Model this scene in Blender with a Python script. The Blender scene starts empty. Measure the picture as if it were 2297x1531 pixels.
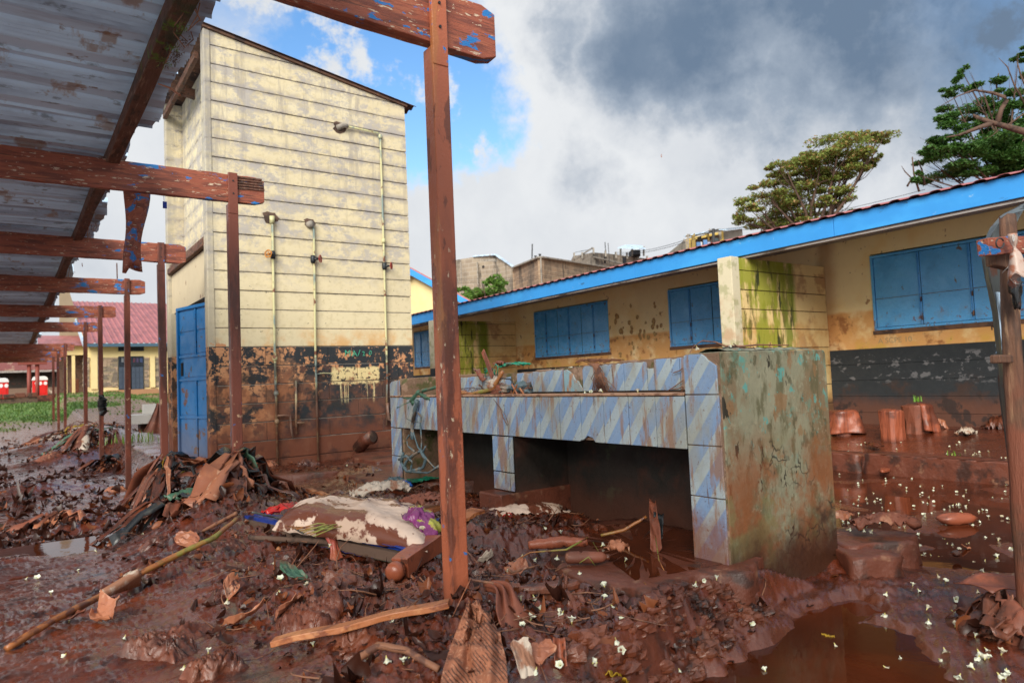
import bpy, bmesh, math, random
import numpy as np
from mathutils import Vector, Matrix
random.seed(7); RNG = np.random.default_rng(11)
S = bpy.context.scene
COL = S.collection
R = math.radians

# ------------------------------------------------------------------ camera
CX, CY, FPX, EYE = 1148.5, 765.5, 1550.0, 0.96
pitch, roll, yaw = R(3.05), R(2.4), R(35.6)
FW = np.array([math.sin(yaw)*math.cos(pitch), math.cos(yaw)*math.cos(pitch), math.sin(pitch)])
_r0 = np.array([math.cos(yaw), -math.sin(yaw), 0.0]); _u0 = np.cross(_r0, FW)
RT = _r0*math.cos(roll) - _u0*math.sin(roll); UP = np.cross(RT, FW)
EYEP = np.array([0, 0, EYE])
cam = bpy.data.cameras.new('camera'); camo = bpy.data.objects.new('camera', cam); COL.objects.link(camo)
cam.sensor_width = 36; cam.lens = 36*FPX/2297.0; cam.clip_end = 3000; cam.clip_start = 0.05
camo.matrix_world = Matrix(((RT[0], UP[0], -FW[0], 0), (RT[1], UP[1], -FW[1], 0), (RT[2], UP[2], -FW[2], EYE), (0, 0, 0, 1)))
cam.dof.use_dof = True; cam.dof.focus_distance = 3.9; cam.dof.aperture_fstop = 3.5
S.camera = camo

# ------------------------------------------------------------------ world, sun, exposure
S.view_settings.view_transform = 'Standard'; S.view_settings.look = 'None'
S.view_settings.exposure = 0.45; S.view_settings.gamma = 1.0; S.view_settings.use_curve_mapping = False
SUN_EL, SUN_AZ = R(31), math.atan2(-0.95, -0.8)
W = bpy.data.worlds.new('World'); S.world = W; W.use_nodes = True
wt = W.node_tree; wt.nodes.clear()
def wn(t, **k):
    n = wt.nodes.new(t)
    for a, b in k.items(): setattr(n, a, b)
    return n
wo = wn('ShaderNodeOutputWorld')
sky = wn('ShaderNodeTexSky', sky_type='NISHITA', sun_disc=False, sun_elevation=SUN_EL, sun_rotation=SUN_AZ % (2*math.pi))
sky.air_density = 1.2; sky.dust_density = 0.3
bgs = wn('ShaderNodeBackground'); bgs.inputs[1].default_value = 0.15
hs = wn('ShaderNodeHueSaturation'); hs.inputs['Saturation'].default_value = 1.3; hs.inputs['Hue'].default_value = .505; hs.inputs['Value'].default_value = 1.12
wt.links.new(sky.outputs[0], hs.inputs['Color']); wt.links.new(hs.outputs[0], bgs.inputs[0])
tc = wn('ShaderNodeTexCoord')
def wmath(op, a, b=None, c=None):
    n = wn('ShaderNodeMath', operation=op)
    for i, v in enumerate((a, b, c)):
        if v is None: continue
        if isinstance(v, (int, float)): n.inputs[i].default_value = v
        else: wt.links.new(v, n.inputs[i])
    return n.outputs[0]
def wvec(op, a, b):
    n = wn('ShaderNodeVectorMath', operation=op)
    for i, v in enumerate((a, b)):
        if isinstance(v, (tuple, list)): n.inputs[i].default_value = v
        else: wt.links.new(v, n.inputs[i])
    return n
def wnoise(vec, scale, detail=7, rough=0.55):
    n = wn('ShaderNodeTexNoise'); n.inputs['Scale'].default_value = scale
    n.inputs['Detail'].default_value = detail; n.inputs['Roughness'].default_value = rough
    wt.links.new(vec, n.inputs['Vector']); return n
def wrange(v, lo, hi, a=0.0, b=1.0):
    n = wn('ShaderNodeMapRange', interpolation_type='SMOOTHSTEP')
    n.inputs[1].default_value = lo; n.inputs[2].default_value = hi; n.inputs[3].default_value = a; n.inputs[4].default_value = b
    wt.links.new(v, n.inputs[0]); return n.outputs[0]
D0 = wvec('NORMALIZE', tc.outputs['Generated'], (0, 0, 0)).outputs[0]
n1 = wnoise(D0, 3.2, 8, .62)
wrp = wvec('SCALE', wvec('SUBTRACT', n1.outputs['Color'], (.5, .5, .5)).outputs[0], (0, 0, 0)); wrp.inputs['Scale'].default_value = 0.42
DW = wvec('ADD', D0, wrp.outputs[0]).outputs[0]
def skydir(px, py):
    d = FW + RT*(px-CX)/FPX - UP*(py-CY)/FPX; return tuple(d/np.linalg.norm(d))
def blob(px, py, r, soft=.6, st=1.0):
    dist = wvec('DISTANCE', DW, skydir(px, py)).outputs['Value']
    return wmath('MULTIPLY', wrange(dist, r, r*(1-soft)), st)
def wmax(*v):
    o = v[0]
    for x in v[1:]: o = wmath('MAXIMUM', o, x)
    return o
blue = wmax(blob(800, 140, .19, .35), blob(930, 225, .14, .35), blob(1000, 275, .05, .6, .8), blob(640, 60, .06, .7, .7), blob(300, -500, .35, .6, .8), blob(3600, -300, .5, .7, .7))
flat = wnoise(D0, 9.0, 8, .65)
blue = wmath('MULTIPLY', blue, wrange(flat.outputs['Fac'], .66, .54))
dark = wmax(blob(1600, 30, .22, .8, .95), blob(1900, -80, .30, .8, 1.0), blob(2200, 60, .26, .9, .85), blob(1290, 10, .12, .8, .7), blob(1310, 380, .09, .8, .42), blob(1600, 350, .10, .8, .22), blob(60, 600, .3, .8, .2), blob(2300, -500, .5, .8, .8))
gen = wnoise(D0, 2.4, 9, .6)
wave = wrange(gen.outputs['Fac'], .38, .66)
dk = wmath('MINIMUM', wmath('ADD', wmath('MULTIPLY', dark, wrange(flat.outputs['Fac'], .25, .62, .75, 1.0)), wmath('MULTIPLY', wave, .26)), 1.0)
cr = wn('ShaderNodeValToRGB'); wt.links.new(dk, cr.inputs[0])
e = cr.color_ramp.elements
e[0].position = 0; e[0].color = (.62, .635, .65, 1); e[1].position = 1; e[1].color = (.115, .165, .24, 1)
for p, c in ((.3, (.50, .525, .56, 1)), (.65, (.26, .31, .38, 1))):
    q = cr.color_ramp.elements.new(p); q.color = c
bgc = wn('ShaderNodeBackground'); bgc.inputs[1].default_value = 1.0; wt.links.new(cr.outputs[0], bgc.inputs[0])
mx = wn('ShaderNodeMixShader'); wt.links.new(blue, mx.inputs[0]); wt.links.new(bgc.outputs[0], mx.inputs[1]); wt.links.new(bgs.outputs[0], mx.inputs[2])
wt.links.new(mx.outputs[0], wo.inputs[0])
sl = bpy.data.lights.new('sun', 'SUN'); sl.energy = 3.7; sl.angle = R(36); sl.color = (1, .94, .84)
so = bpy.data.objects.new('sun', sl); COL.objects.link(so)
sd = Vector((math.sin(SUN_AZ)*math.cos(SUN_EL), math.cos(SUN_AZ)*math.cos(SUN_EL), math.sin(SUN_EL)))
so.rotation_euler = sd.to_track_quat('Z', 'Y').to_euler(); so.location = (0, 0, 30)

# ------------------------------------------------------------------ helpers: points
def at(px, py, x=None, y=None, z=None, d=None):
    r = FW + RT*(px-CX)/FPX - UP*(py-CY)/FPX
    if x is not None: t = (x-EYEP[0])/r[0]
    elif y is not None: t = (y-EYEP[1])/r[1]
    elif z is not None: t = (z-EYEP[2])/r[2]
    else: t = d
    return EYEP + r*t
def hsh(ix, iy, s):
    h = (ix.astype(np.int64)*374761393 + iy.astype(np.int64)*668265263 + s*1442695041) & 0x7fffffff
    h = ((h ^ (h >> 13))*1274126177) & 0x7fffffff
    return ((h ^ (h >> 16)) & 0xffff)/65535.0*2*math.pi
def perlin(x, y, s=0):
    x = np.asarray(x, float); y = np.asarray(y, float)
    x0 = np.floor(x); y0 = np.floor(y); fx = x-x0; fy = y-y0
    u = fx*fx*fx*(fx*(fx*6-15)+10); v = fy*fy*fy*(fy*(fy*6-15)+10)
    def g(ix, iy, dx, dy):
        a = hsh(ix, iy, s); return np.cos(a)*dx + np.sin(a)*dy
    a = g(x0, y0, fx, fy); b = g(x0+1, y0, fx-1, fy); c = g(x0, y0+1, fx, fy-1); d = g(x0+1, y0+1, fx-1, fy-1)
    return (a+(b-a)*u + ((c+(d-c)*u)-(a+(b-a)*u))*v)*1.5
def sst(a, b, x):
    t = np.clip((x-a)/(b-a), 0, 1); return t*t*(3-2*t)
PUD = [(2.08, 1.81), (2.35, 1.85), (2.71, 1.89), (3.05, 1.99), (3.35, 1.96), (3.50, 1.90), (3.38, 1.76), (3.15, 1.74), (3.19, 1.60), (3.03, 1.43), (2.88, 1.28), (2.64, 1.15), (2.3, .8), (1.6, .9), (1.7, 1.5)]
def polydist(x, y, P):
    x = np.asarray(x, float); y = np.asarray(y, float)
    best = np.full(x.shape, 1e9); ins = np.zeros(x.shape, bool)
    for i in range(len(P)):
        x1, y1 = P[i]; x2, y2 = P[(i+1) % len(P)]
        dx, dy = x2-x1, y2-y1
        t = np.clip(((x-x1)*dx+(y-y1)*dy)/(dx*dx+dy*dy), 0, 1)
        best = np.minimum(best, np.hypot(x-x1-t*dx, y-y1-t*dy))
        c = ((y1 > y) != (y2 > y)) & (x < (x2-x1)*(y-y1)/((y2-y1) if y2 != y1 else 1e-9)+x1)
        ins ^= c
    return np.where(ins, -best, best)
MOUNDS = [(1.30, 5.35, .55, .16), (1.32, 8.5, .6, .22), (1.15, 17.0, 1.3, .32), (.95, 20.5, 1.6, .3), (.55, 7.6, .5, .10), (1.42, 2.35, .25, .05),
          (3.95, 2.35, .35, .07), (2.0, 4.9, .5, .06), (.3, 12.5, .8, .12), (1.0, 5.0, .45, .08), (2.35, 3.5, .45, .05), (2.9, 6.9, .6, .06), (.75, 4.3, .4, .05)]
def ground(x, y):
    """height of the mud, and two 0..1 fields: rough debris, grass"""
    x = np.asarray(x, float); y = np.asarray(y, float)
    wob = perlin(x*1.1, y*1.1, 5)
    left = sst(1.25+.12*wob, .35+.1*wob, x)*sst(8.5, 5.5, y) + sst(1.72, 1.38, x)*sst(5.5, 8.5, y)
    base = -.10*left*sst(2, 5, y) - .30*left*sst(5.2, 9.0, y)
    # right of the trough and toward the puddle
    ycut = 1.86+.31*sst(1.5, 2.6, x); rt = np.maximum(sst(0, -.12, y-ycut+.03*wob)*sst(1.35, 1.75, x), sst(2.95, 3.45, x+.06*wob)*sst(8.5, 6.5, y))
    rt = np.maximum(rt, sst(4.2, 5.2, x))
    low = -.21 + .015*perlin(x*2.3, y*2.3, 9)
    base = base*(1-rt) + low*rt
    fl = sst(4.0, 4.5, x+.25*wob)*sst(7.7, 7.5, x)
    base = base - .018*fl
    ap = sst(7.48, 7.6, x)
    base = base*(1-ap) + ap*(-.05+.18*sst(7.6, 9.4, x))
    pd = polydist(x+.05*perlin(x*7, y*7, 3)+.02*perlin(x*21, y*21, 4), y+.05*perlin(x*7, y*7, 8), PUD)
    pm = sst(.07, -.10, pd)
    base = base*(1-pm) + pm*-.275
    far = sst(19, 44, y)*sst(25, 10, np.abs(x-0))
    base = base + far*1.12
    base = base + 6.0*sst(24, 60, x)
    for mx_, my_, r_, h_ in MOUNDS:
        q = ((x-mx_)**2 + (y-my_)**2)/(r_*r_)
        base = base + h_*np.exp(-q*1.6)
    deb = sst(.55, 1.15, x+.15*wob)*sst(3.35, 2.75, x)*sst(1.7, 2.2, y)*sst(9.5, 7.5, y)
    for mx_, my_, r_, h_ in MOUNDS:
        deb = np.maximum(deb, .9*np.exp(-((x-mx_)**2+(y-my_)**2)/(r_*r_)*1.2))
    slm = sst(2.0, 2.16, x+.05*wob)*sst(3.5, 3.3, x)*sst(2.05, 2.2, y)*sst(3.35, 3.0, y+.2*wob); deb = deb*(1-.93*slm); base = base-.055*slm
    smooth = np.maximum(fl*.93, np.maximum(pm, ap*.75))
    smooth = np.maximum(smooth, .8*np.exp(-(((x-.62)/.35)**2+((y-2.45)/.35)**2)))
    smooth = np.maximum(smooth, .8*np.exp(-(((x-2.25)/.5)**2+((y-6.6)/.8)**2))); base = base + .05*np.abs(perlin(x*3.1+4, y*3.1, 61))*sst(2.3, 2.1, y)*sst(1.7, 1.2, y)*0
    dist = np.hypot(x, y); fade = 1/(1+(dist/14)**2)
    b1 = perlin(x*1.7, y*1.7, 21); b2 = np.abs(perlin(x*5.2+b1*.7, y*5.2, 22)); b3 = 1-np.abs(perlin(x*11+b1, y*11+b2, 23))*1.7
    b4 = np.abs(perlin(x*26, y*26+b2, 24)); b5 = perlin(x*58, y*58, 25)
    # combed streaks on the left yard
    ca, sa = math.cos(R(28)), math.sin(R(28)); sx = x*ca+y*sa; sy = -x*sa+y*ca
    st = 1-np.abs(perlin(sx*3.2, sy*13, 31))*1.6; st2 = 1-np.abs(perlin(sx*9, sy*30, 32))*1.5
    patch = sst(-.25, .3, perlin(x*.9, y*.9, 41))
    b6 = np.abs(perlin(x*15+b2*2, y*15+b1, 27)); rgh = (.035*b1 + .075*b2 + .022*b3 + .030*b6 + .024*b4 + .006*b5 + .007*np.abs(perlin(x*40+b4, y*40, 28)))
    mid = (.020*b1 + .030*b2*patch + .009*st + .005*st2 + .012*b4*patch + .003*b5)
    wet = .010*b1 + .004*b2 + .003*b4
    d = rgh*deb + mid*(1-deb)
    d = d*(1-smooth*.92) + wet*smooth*.5
    gr = sst(27, 30, y+2.0*perlin(x*.35, y*.35, 51))*sst(14, 9, x)*(.15+.85*sst(-.05, .3, perlin(x*.28+3, y*.28, 52)))
    gr = np.maximum(gr, sst(30, 32, y+1.2*perlin(x*.6, y*.3, 55))*sst(2.2, .8, x)*.95)*sst(46.2, 44.5, y)
    return base + d*np.maximum(fade, .25), np.clip(deb*(1-smooth), 0, 1), gr
_GR = []
for (gx0, gx1, gy0, gy1, st_) in ((-.6, 5.2, .6, 9.4, .016), (-5, 13, 0, 32, .09)):
    _xs = np.arange(gx0, gx1, st_); _ys = np.arange(gy0, gy1, st_); _X, _Y = np.meshgrid(_xs, _ys); _GR.append((gx0, gy0, st_, len(_xs), len(_ys), ground(_X, _Y)[0]))
def gz(x, y):
    for gx0, gy0, st_, n_, m_, Z_ in _GR:
        u = (x-gx0)/st_; v = (y-gy0)/st_
        if 0 <= u < n_-1 and 0 <= v < m_-1:
            i, j = int(u), int(v); u -= i; v -= j
            return float(Z_[j, i]*(1-u)*(1-v)+Z_[j, i+1]*u*(1-v)+Z_[j+1, i]*(1-u)*v+Z_[j+1, i+1]*u*v)
    return float(ground(np.array([x]), np.array([y]))[0][0])
_GT = [(math.cos(q*2.399963), math.sin(q*2.399963)) for q in range(256)]
def pn(x, y, s=0):
    x0 = math.floor(x); y0 = math.floor(y); fx = x-x0; fy = y-y0; u = fx*fx*fx*(fx*(fx*6-15)+10); v = fy*fy*fy*(fy*(fy*6-15)+10)
    def g(ix, iy, dx, dy):
        h = (ix*374761393+iy*668265263+s*144269) & 0x7fffffff; h = ((h ^ (h >> 13))*1274126177) & 0x7fffffff; c = _GT[(h ^ (h >> 16)) & 255]; return c[0]*dx+c[1]*dy
    a = g(x0, y0, fx, fy); b = g(x0+1, y0, fx-1, fy); c = g(x0, y0+1, fx, fy-1); d = g(x0+1, y0+1, fx-1, fy-1)
    p = a+(b-a)*u; return (p+(c+(d-c)*u-p)*v)*1.5
def G(px, py, dz=0.0):
    z = -.05
    for i in range(14):
        p = at(px, py, z=min(z+dz, .9)); z = .5*z + .5*gz(p[0], p[1])
    return Vector((p[0], p[1], gz(p[0], p[1])+dz))

# ------------------------------------------------------------------ helpers: materials
MATS = {}
class NT:
    def __init__(s, name):
        s.m = bpy.data.materials.new(name); s.m.use_nodes = True; s.t = s.m.node_tree; s.t.nodes.clear()
        s.out = s.n('ShaderNodeOutputMaterial'); s.b = s.n('ShaderNodeBsdfPrincipled')
        s.t.links.new(s.b.outputs[0], s.out.inputs[0]); s.tc = s.n('ShaderNodeTexCoord'); s.vec = s.tc.outputs['Object']
        MATS[name] = s.m
    def n(s, t, **k):
        o = s.t.nodes.new(t)
        for a, b in k.items(): setattr(o, a, b)
        return o
    def l(s, a, b): s.t.links.new(a, b)
    def put(s, v, inp):
        if isinstance(v, (int, float)): inp.default_value = v
        elif isinstance(v, (tuple, list)): inp.default_value = tuple(v)+((1,) if len(v) == 3 and len(inp.default_value) == 4 else ())
        else: s.l(v, inp)
    def math(s, op, a, b=0.0):
        o = s.n('ShaderNodeMath', operation=op); s.put(a, o.inputs[0]); s.put(b, o.inputs[1]); return o.outputs[0]
    def rng(s, v, lo, hi, a=0.0, b=1.0):
        o = s.n('ShaderNodeMapRange', interpolation_type='SMOOTHSTEP')
        s.l(v, o.inputs[0])
        if lo > hi: lo, hi, a, b = hi, lo, b, a
        for i, q in zip((1, 2, 3, 4), (lo, hi, a, b)): o.inputs[i].default_value = q
        return o.outputs[0]
    def mapping(s, sc=(1, 1, 1), rot=(0, 0, 0), vec=None, loc=(0, 0, 0)):
        o = s.n('ShaderNodeMapping'); o.inputs['Scale'].default_value = sc; o.inputs['Rotation'].default_value = rot; o.inputs['Location'].default_value = loc
        s.l(vec or s.vec, o.inputs[0]); return o.outputs[0]
    def noise(s, sc, d=6, r=.6, st=None, dist=0, loc=(0, 0, 0)):
        o = s.n('ShaderNodeTexNoise'); o.inputs['Scale'].default_value = sc; o.inputs['Detail'].default_value = d
        o.inputs['Roughness'].default_value = r; o.inputs['Distortion'].default_value = dist
        s.l(s.mapping(st or (1, 1, 1), loc=loc), o.inputs['Vector']); return o.outputs['Fac']
    def mix(s, f, a, b):
        o = s.n('ShaderNodeMix', data_type='RGBA'); s.put(f, o.inputs['Factor']); s.put(a, o.inputs[6]); s.put(b, o.inputs[7]); return o.outputs[2]
    def mixf(s, f, a, b):
        o = s.n('ShaderNodeMix', data_type='FLOAT'); s.put(f, o.inputs[0]); s.put(a, o.inputs[2]); s.put(b, o.inputs[3]); return o.outputs[0]
    def xyz(s):
        o = s.n('ShaderNodeSeparateXYZ'); s.l(s.vec, o.inputs[0]); return o.outputs
def paint(name, base, layers=(), rough=.6, var=.12, vs=3.0, bump=.15, bs=30, bst=None, metal=0, spec=.5, rnd=0.0, world=False, extra=None, bd=.004, alpha=None, trans=0, sss=0):
    if name in MATS: return MATS[name]
    s = NT(name)
    if world:
        ge = s.n('ShaderNodeNewGeometry'); s.vec = ge.outputs['Position']
    if rnd or extra == 'local':
        oi = s.n('ShaderNodeObjectInfo'); ad = s.n('ShaderNodeVectorMath', operation='ADD'); s.l(s.vec, ad.inputs[0])
        sc = s.n('ShaderNodeVectorMath', operation='SCALE'); cb = s.n('ShaderNodeCombineXYZ')
        s.l(oi.outputs['Random'], cb.inputs[0]); s.l(oi.outputs['Random'], cb.inputs[1]); s.l(oi.outputs['Random'], cb.inputs[2])
        s.l(cb.outputs[0], sc.inputs[0]); sc.inputs['Scale'].default_value = 37.0; s.l(sc.outputs[0], ad.inputs[1])
        vec0 = s.vec; s.vec = ad.outputs[0]
    else: vec0 = s.vec
    X = None
    c = s.mix(s.noise(vs, 5, .6), tuple(v*(1-var) for v in base), tuple(min(1, v*(1+var)) for v in base))
    if rnd:
        f = s.rng(oi.outputs['Random'], 0, 1, 1-rnd, 1+rnd)
        hv = s.n('ShaderNodeHueSaturation'); s.l(f, hv.inputs['Value']); s.l(c, hv.inputs['Color']); c = hv.outputs[0]
    r = rough
    sep = None
    for i, (lc, o) in enumerate(layers):
        if o.get('vor'):
            v = s.n('ShaderNodeTexVoronoi', feature='DISTANCE_TO_EDGE'); v.inputs['Scale'].default_value = o['vor']
            nz = s.n('ShaderNodeTexNoise'); nz.inputs['Scale'].default_value = o['vor']*1.5; s.l(s.vec, nz.inputs[0])
            av = s.n('ShaderNodeVectorMath', operation='MULTIPLY_ADD'); s.l(nz.outputs['Color'], av.inputs[0]); av.inputs[1].default_value = (.14, .14, .14); s.l(s.mapping(o.get('st', (1, 1, 1))), av.inputs[2])
            s.l(av.outputs[0], v.inputs['Vector']); m = s.rng(v.outputs['Distance'], o.get('w', .03), 0)
            if o.get('brk'): m = s.math('MULTIPLY', m, s.rng(s.noise(o['brk'], 4, .6), .47, .58))
        elif o.get('flat'): m = 1.0
        else:
            m = s.noise(o.get('s', 5), o.get('d', 7), o.get('r0', .62), o.get('st'), o.get('dist', 0), loc=(i*3.1, i*1.7, i*.9))
            m = s.rng(m, o.get('lo', .5), o.get('hi', .58))
        for ax in 'xyz':
            if ax in o:
                if X is None:
                    sp = s.n('ShaderNodeSeparateXYZ'); s.l(vec0, sp.inputs[0]); X = sp.outputs
                for (a, b) in (o[ax] if isinstance(o[ax], list) else [o[ax]]):
                    cn = X['xyz'.index(ax)]
                    if o.get('wob'):
                        nn = s.noise(o.get('ws', 3), 5, .7, loc=(9, i, 2)); cn = s.math('ADD', cn, s.math('MULTIPLY', s.math('SUBTRACT', nn, .5), o['wob']))
                    m = s.math('MULTIPLY', m, s.rng(cn, a, b))
        if o.get('per'):   # band near every joint in z: (period, offset, width)
            if X is None:
                sp = s.n('ShaderNodeSeparateXYZ'); s.l(vec0, sp.inputs[0]); X = sp.outputs
            P_, O_, W_ = o['per']
            fr = s.math('FRACT', s.math('DIVIDE', s.math('SUBTRACT', X[2], O_), P_)); fr = s.math('ABSOLUTE', s.math('SUBTRACT', fr, .5))
            m = s.math('MULTIPLY', m, s.rng(fr, .5-W_, .5))
        if o.get('amt'): m = s.math('MULTIPLY', m, o['amt'])
        c = s.mix(m, c, lc)
        if 'r' in o: r = s.mixf(m, r, o['r'])
    s.put(c, s.b.inputs['Base Color'])
    if isinstance(r, (int, float)):
        r = s.rng(s.noise(vs*2.3, 5, .6), .3, .7, max(.02, r-.12), min(1, r+.12))
    s.put(r, s.b.inputs['Roughness'])
    s.b.inputs['Metallic'].default_value = metal; s.b.inputs['Specular IOR Level'].default_value = spec
    if trans: s.b.inputs['Transmission Weight'].default_value = trans
    if sss: s.b.inputs['Subsurface Weight'].default_value = sss; s.b.inputs['Subsurface Radius'].default_value = (.01, .01, .01)
    if bump:
        b = s.n('ShaderNodeBump'); b.inputs['Strength'].default_value = min(1, bump*2); b.inputs['Distance'].default_value = bd
        s.l(s.noise(bs, 8, .65, bst), b.inputs['Height']); s.l(b.outputs[0], s.b.inputs['Normal'])
    return s.m

# ------------------------------------------------------------------ helpers: meshes and objects
class MB:
    def __init__(s): s.v = []; s.f = []
    def add(s, vs, fs):
        o = len(s.v); s.v += [tuple(map(float, q)) for q in vs]; s.f += [tuple(i+o for i in q) for q in fs]; return s
    def box(s, x0, x1, y0, y1, z0, z1):
        return s.add([(x0, y0, z0), (x1, y0, z0), (x1, y1, z0), (x0, y1, z0), (x0, y0, z1), (x1, y0, z1), (x1, y1, z1), (x0, y1, z1)],
                     [(0, 3, 2, 1), (4, 5, 6, 7), (0, 1, 5, 4), (1, 2, 6, 5), (2, 3, 7, 6), (3, 0, 4, 7)])
    def hexa(s, p): return s.add(p, [(0, 3, 2, 1), (4, 5, 6, 7), (0, 1, 5, 4), (1, 2, 6, 5), (2, 3, 7, 6), (3, 0, 4, 7)])
    def beam(s, a, b, w, h, upv=(0, 0, 1)):
        a = Vector(a); b = Vector(b); d = (b-a).normalized(); sd_ = d.cross(Vector(upv)).normalized(); u = sd_.cross(d)
        q = []
        for p in (a, b):
            for i, j in ((-1, -1), (1, -1), (1, 1), (-1, 1)): q.append(p+sd_*i*w/2+u*j*h/2)
        return s.add(q, [(0, 3, 2, 1), (4, 5, 6, 7), (0, 1, 5, 4), (1, 2, 6, 5), (2, 3, 7, 6), (3, 0, 4, 7)])
    def tube(s, pts, rad, n=8, jit=0.0, cap=True):
        pts = [Vector(p) for p in pts]
        if not hasattr(rad, '__len__'): rad = [rad]*len(pts)
        vs = []; ref = Vector((0.13, .31, 1)).normalized()
        for i, p in enumerate(pts):
            t = (pts[min(i+1, len(pts)-1)]-pts[max(i-1, 0)])
            if t.length < 1e-9: t = Vector((0, 0, 1))
            t.normalize(); a = t.cross(ref)
            if a.length < 1e-3: a = t.cross(Vector((1, 0, 0)))
            a.normalize(); b = t.cross(a)
            for k in range(n):
                an = 2*math.pi*k/n; rr = rad[i]*(1+random.uniform(-jit, jit)); vs.append(p+a*math.cos(an)*rr+b*math.sin(an)*rr)
        fs = [(i*n+k, i*n+(k+1) % n, (i+1)*n+(k+1) % n, (i+1)*n+k) for i in range(len(pts)-1) for k in range(n)]
        if cap: fs += [tuple(range(n-1, -1, -1)), tuple((len(pts)-1)*n+k for k in range(n))]
        return s.add(vs, fs)
    def grid(s, nu, nv, fn, closed=False):
        vs = [fn(i/(nu-1), j/(nv-1)) for j in range(nv) for i in range(nu)]
        fs = [(j*nu+i, j*nu+i+1, (j+1)*nu+i+1, (j+1)*nu+i) for j in range(nv-1) for i in range(nu-1)]
        return s.add(vs, fs)
    def prism(s, poly, axis, a, b):
        """poly in the other two axes, extruded a..b along axis"""
        n = len(poly); q = []
        for c in (a, b):
            for p in poly:
                t = list(p); t.insert(axis, c); q.append(t)
        return s.add(q, [tuple(range(n-1, -1, -1)), tuple(range(n, 2*n))]+[(i, (i+1) % n, n+(i+1) % n, n+i) for i in range(n)])
    def lathe(s, prof, n=20, c=(0, 0, 0)):
        vs = [(c[0]+r*math.cos(2*math.pi*k/n), c[1]+r*math.sin(2*math.pi*k/n), c[2]+z) for r, z in prof for k in range(n)]
        fs = [(i*n+k, i*n+(k+1) % n, (i+1)*n+(k+1) % n, (i+1)*n+k) for i in range(len(prof)-1) for k in range(n)]
        return s.add(vs, fs)
    def mesh(s, name, m, smooth=False, fix=True):
        me = bpy.data.meshes.new(name); me.from_pydata(s.v, [], s.f)
        if fix:
            bm = bmesh.new(); bm.from_mesh(me); bmesh.ops.recalc_face_normals(bm, faces=bm.faces); bm.to_mesh(me); bm.free()
        me.materials.append(m)
        if smooth: me.polygons.foreach_set('use_smooth', [True]*len(me.polygons))
        me.update(); return me
    def build(s, name, m, parent=None, smooth=False, bevel=0, solid=0, fix=True, label=None):
        o = bpy.data.objects.new(name, s.mesh(name, m, smooth, fix)); COL.objects.link(o)
        if parent: o.parent = parent
        if solid:
            q = o.modifiers.new('solid', 'SOLIDIFY'); q.thickness = solid; q.offset = 0
        if bevel:
            q = o.modifiers.new('bevel', 'BEVEL'); q.width = bevel; q.segments = 2; q.limit_method = 'ANGLE'
        if label: o['label'] = label
        return o
def tag(o, label=None, cat=None, group=None, kind=None):
    if label: o['label'] = label
    if cat: o['category'] = cat
    if group: o['group'] = group
    if kind: o['kind'] = kind
    return o
def thing(name, label, cat, group=None):
    return tag(_emp(name), label, cat, group)
def _emp(name):
    o = bpy.data.objects.new(name, None); o.empty_display_size = .1; COL.objects.link(o); return o
def set_origin(root, p):
    """put an Empty at its thing's base and keep the parts where they are"""
    root.location = p
    for c in root.children: c.matrix_parent_inverse = Matrix.Translation(-Vector(p))
def npmesh(name, V, F, m, smooth=False):
    me = bpy.data.meshes.new(name); nv, nf, k = len(V), len(F), F.shape[1]
    me.vertices.add(nv); me.vertices.foreach_set('co', np.ascontiguousarray(V, dtype=np.float32).ravel())
    me.loops.add(nf*k); me.loops.foreach_set('vertex_index', np.ascontiguousarray(F, dtype=np.int32).ravel())
    me.polygons.add(nf); me.polygons.foreach_set('loop_start', np.arange(0, nf*k, k, dtype=np.int32))
    if smooth: me.polygons.foreach_set('use_smooth', np.ones(nf, bool))
    me.materials.append(m); me.update(calc_edges=True)
    o = bpy.data.objects.new(name, me); COL.objects.link(o); return o
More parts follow.
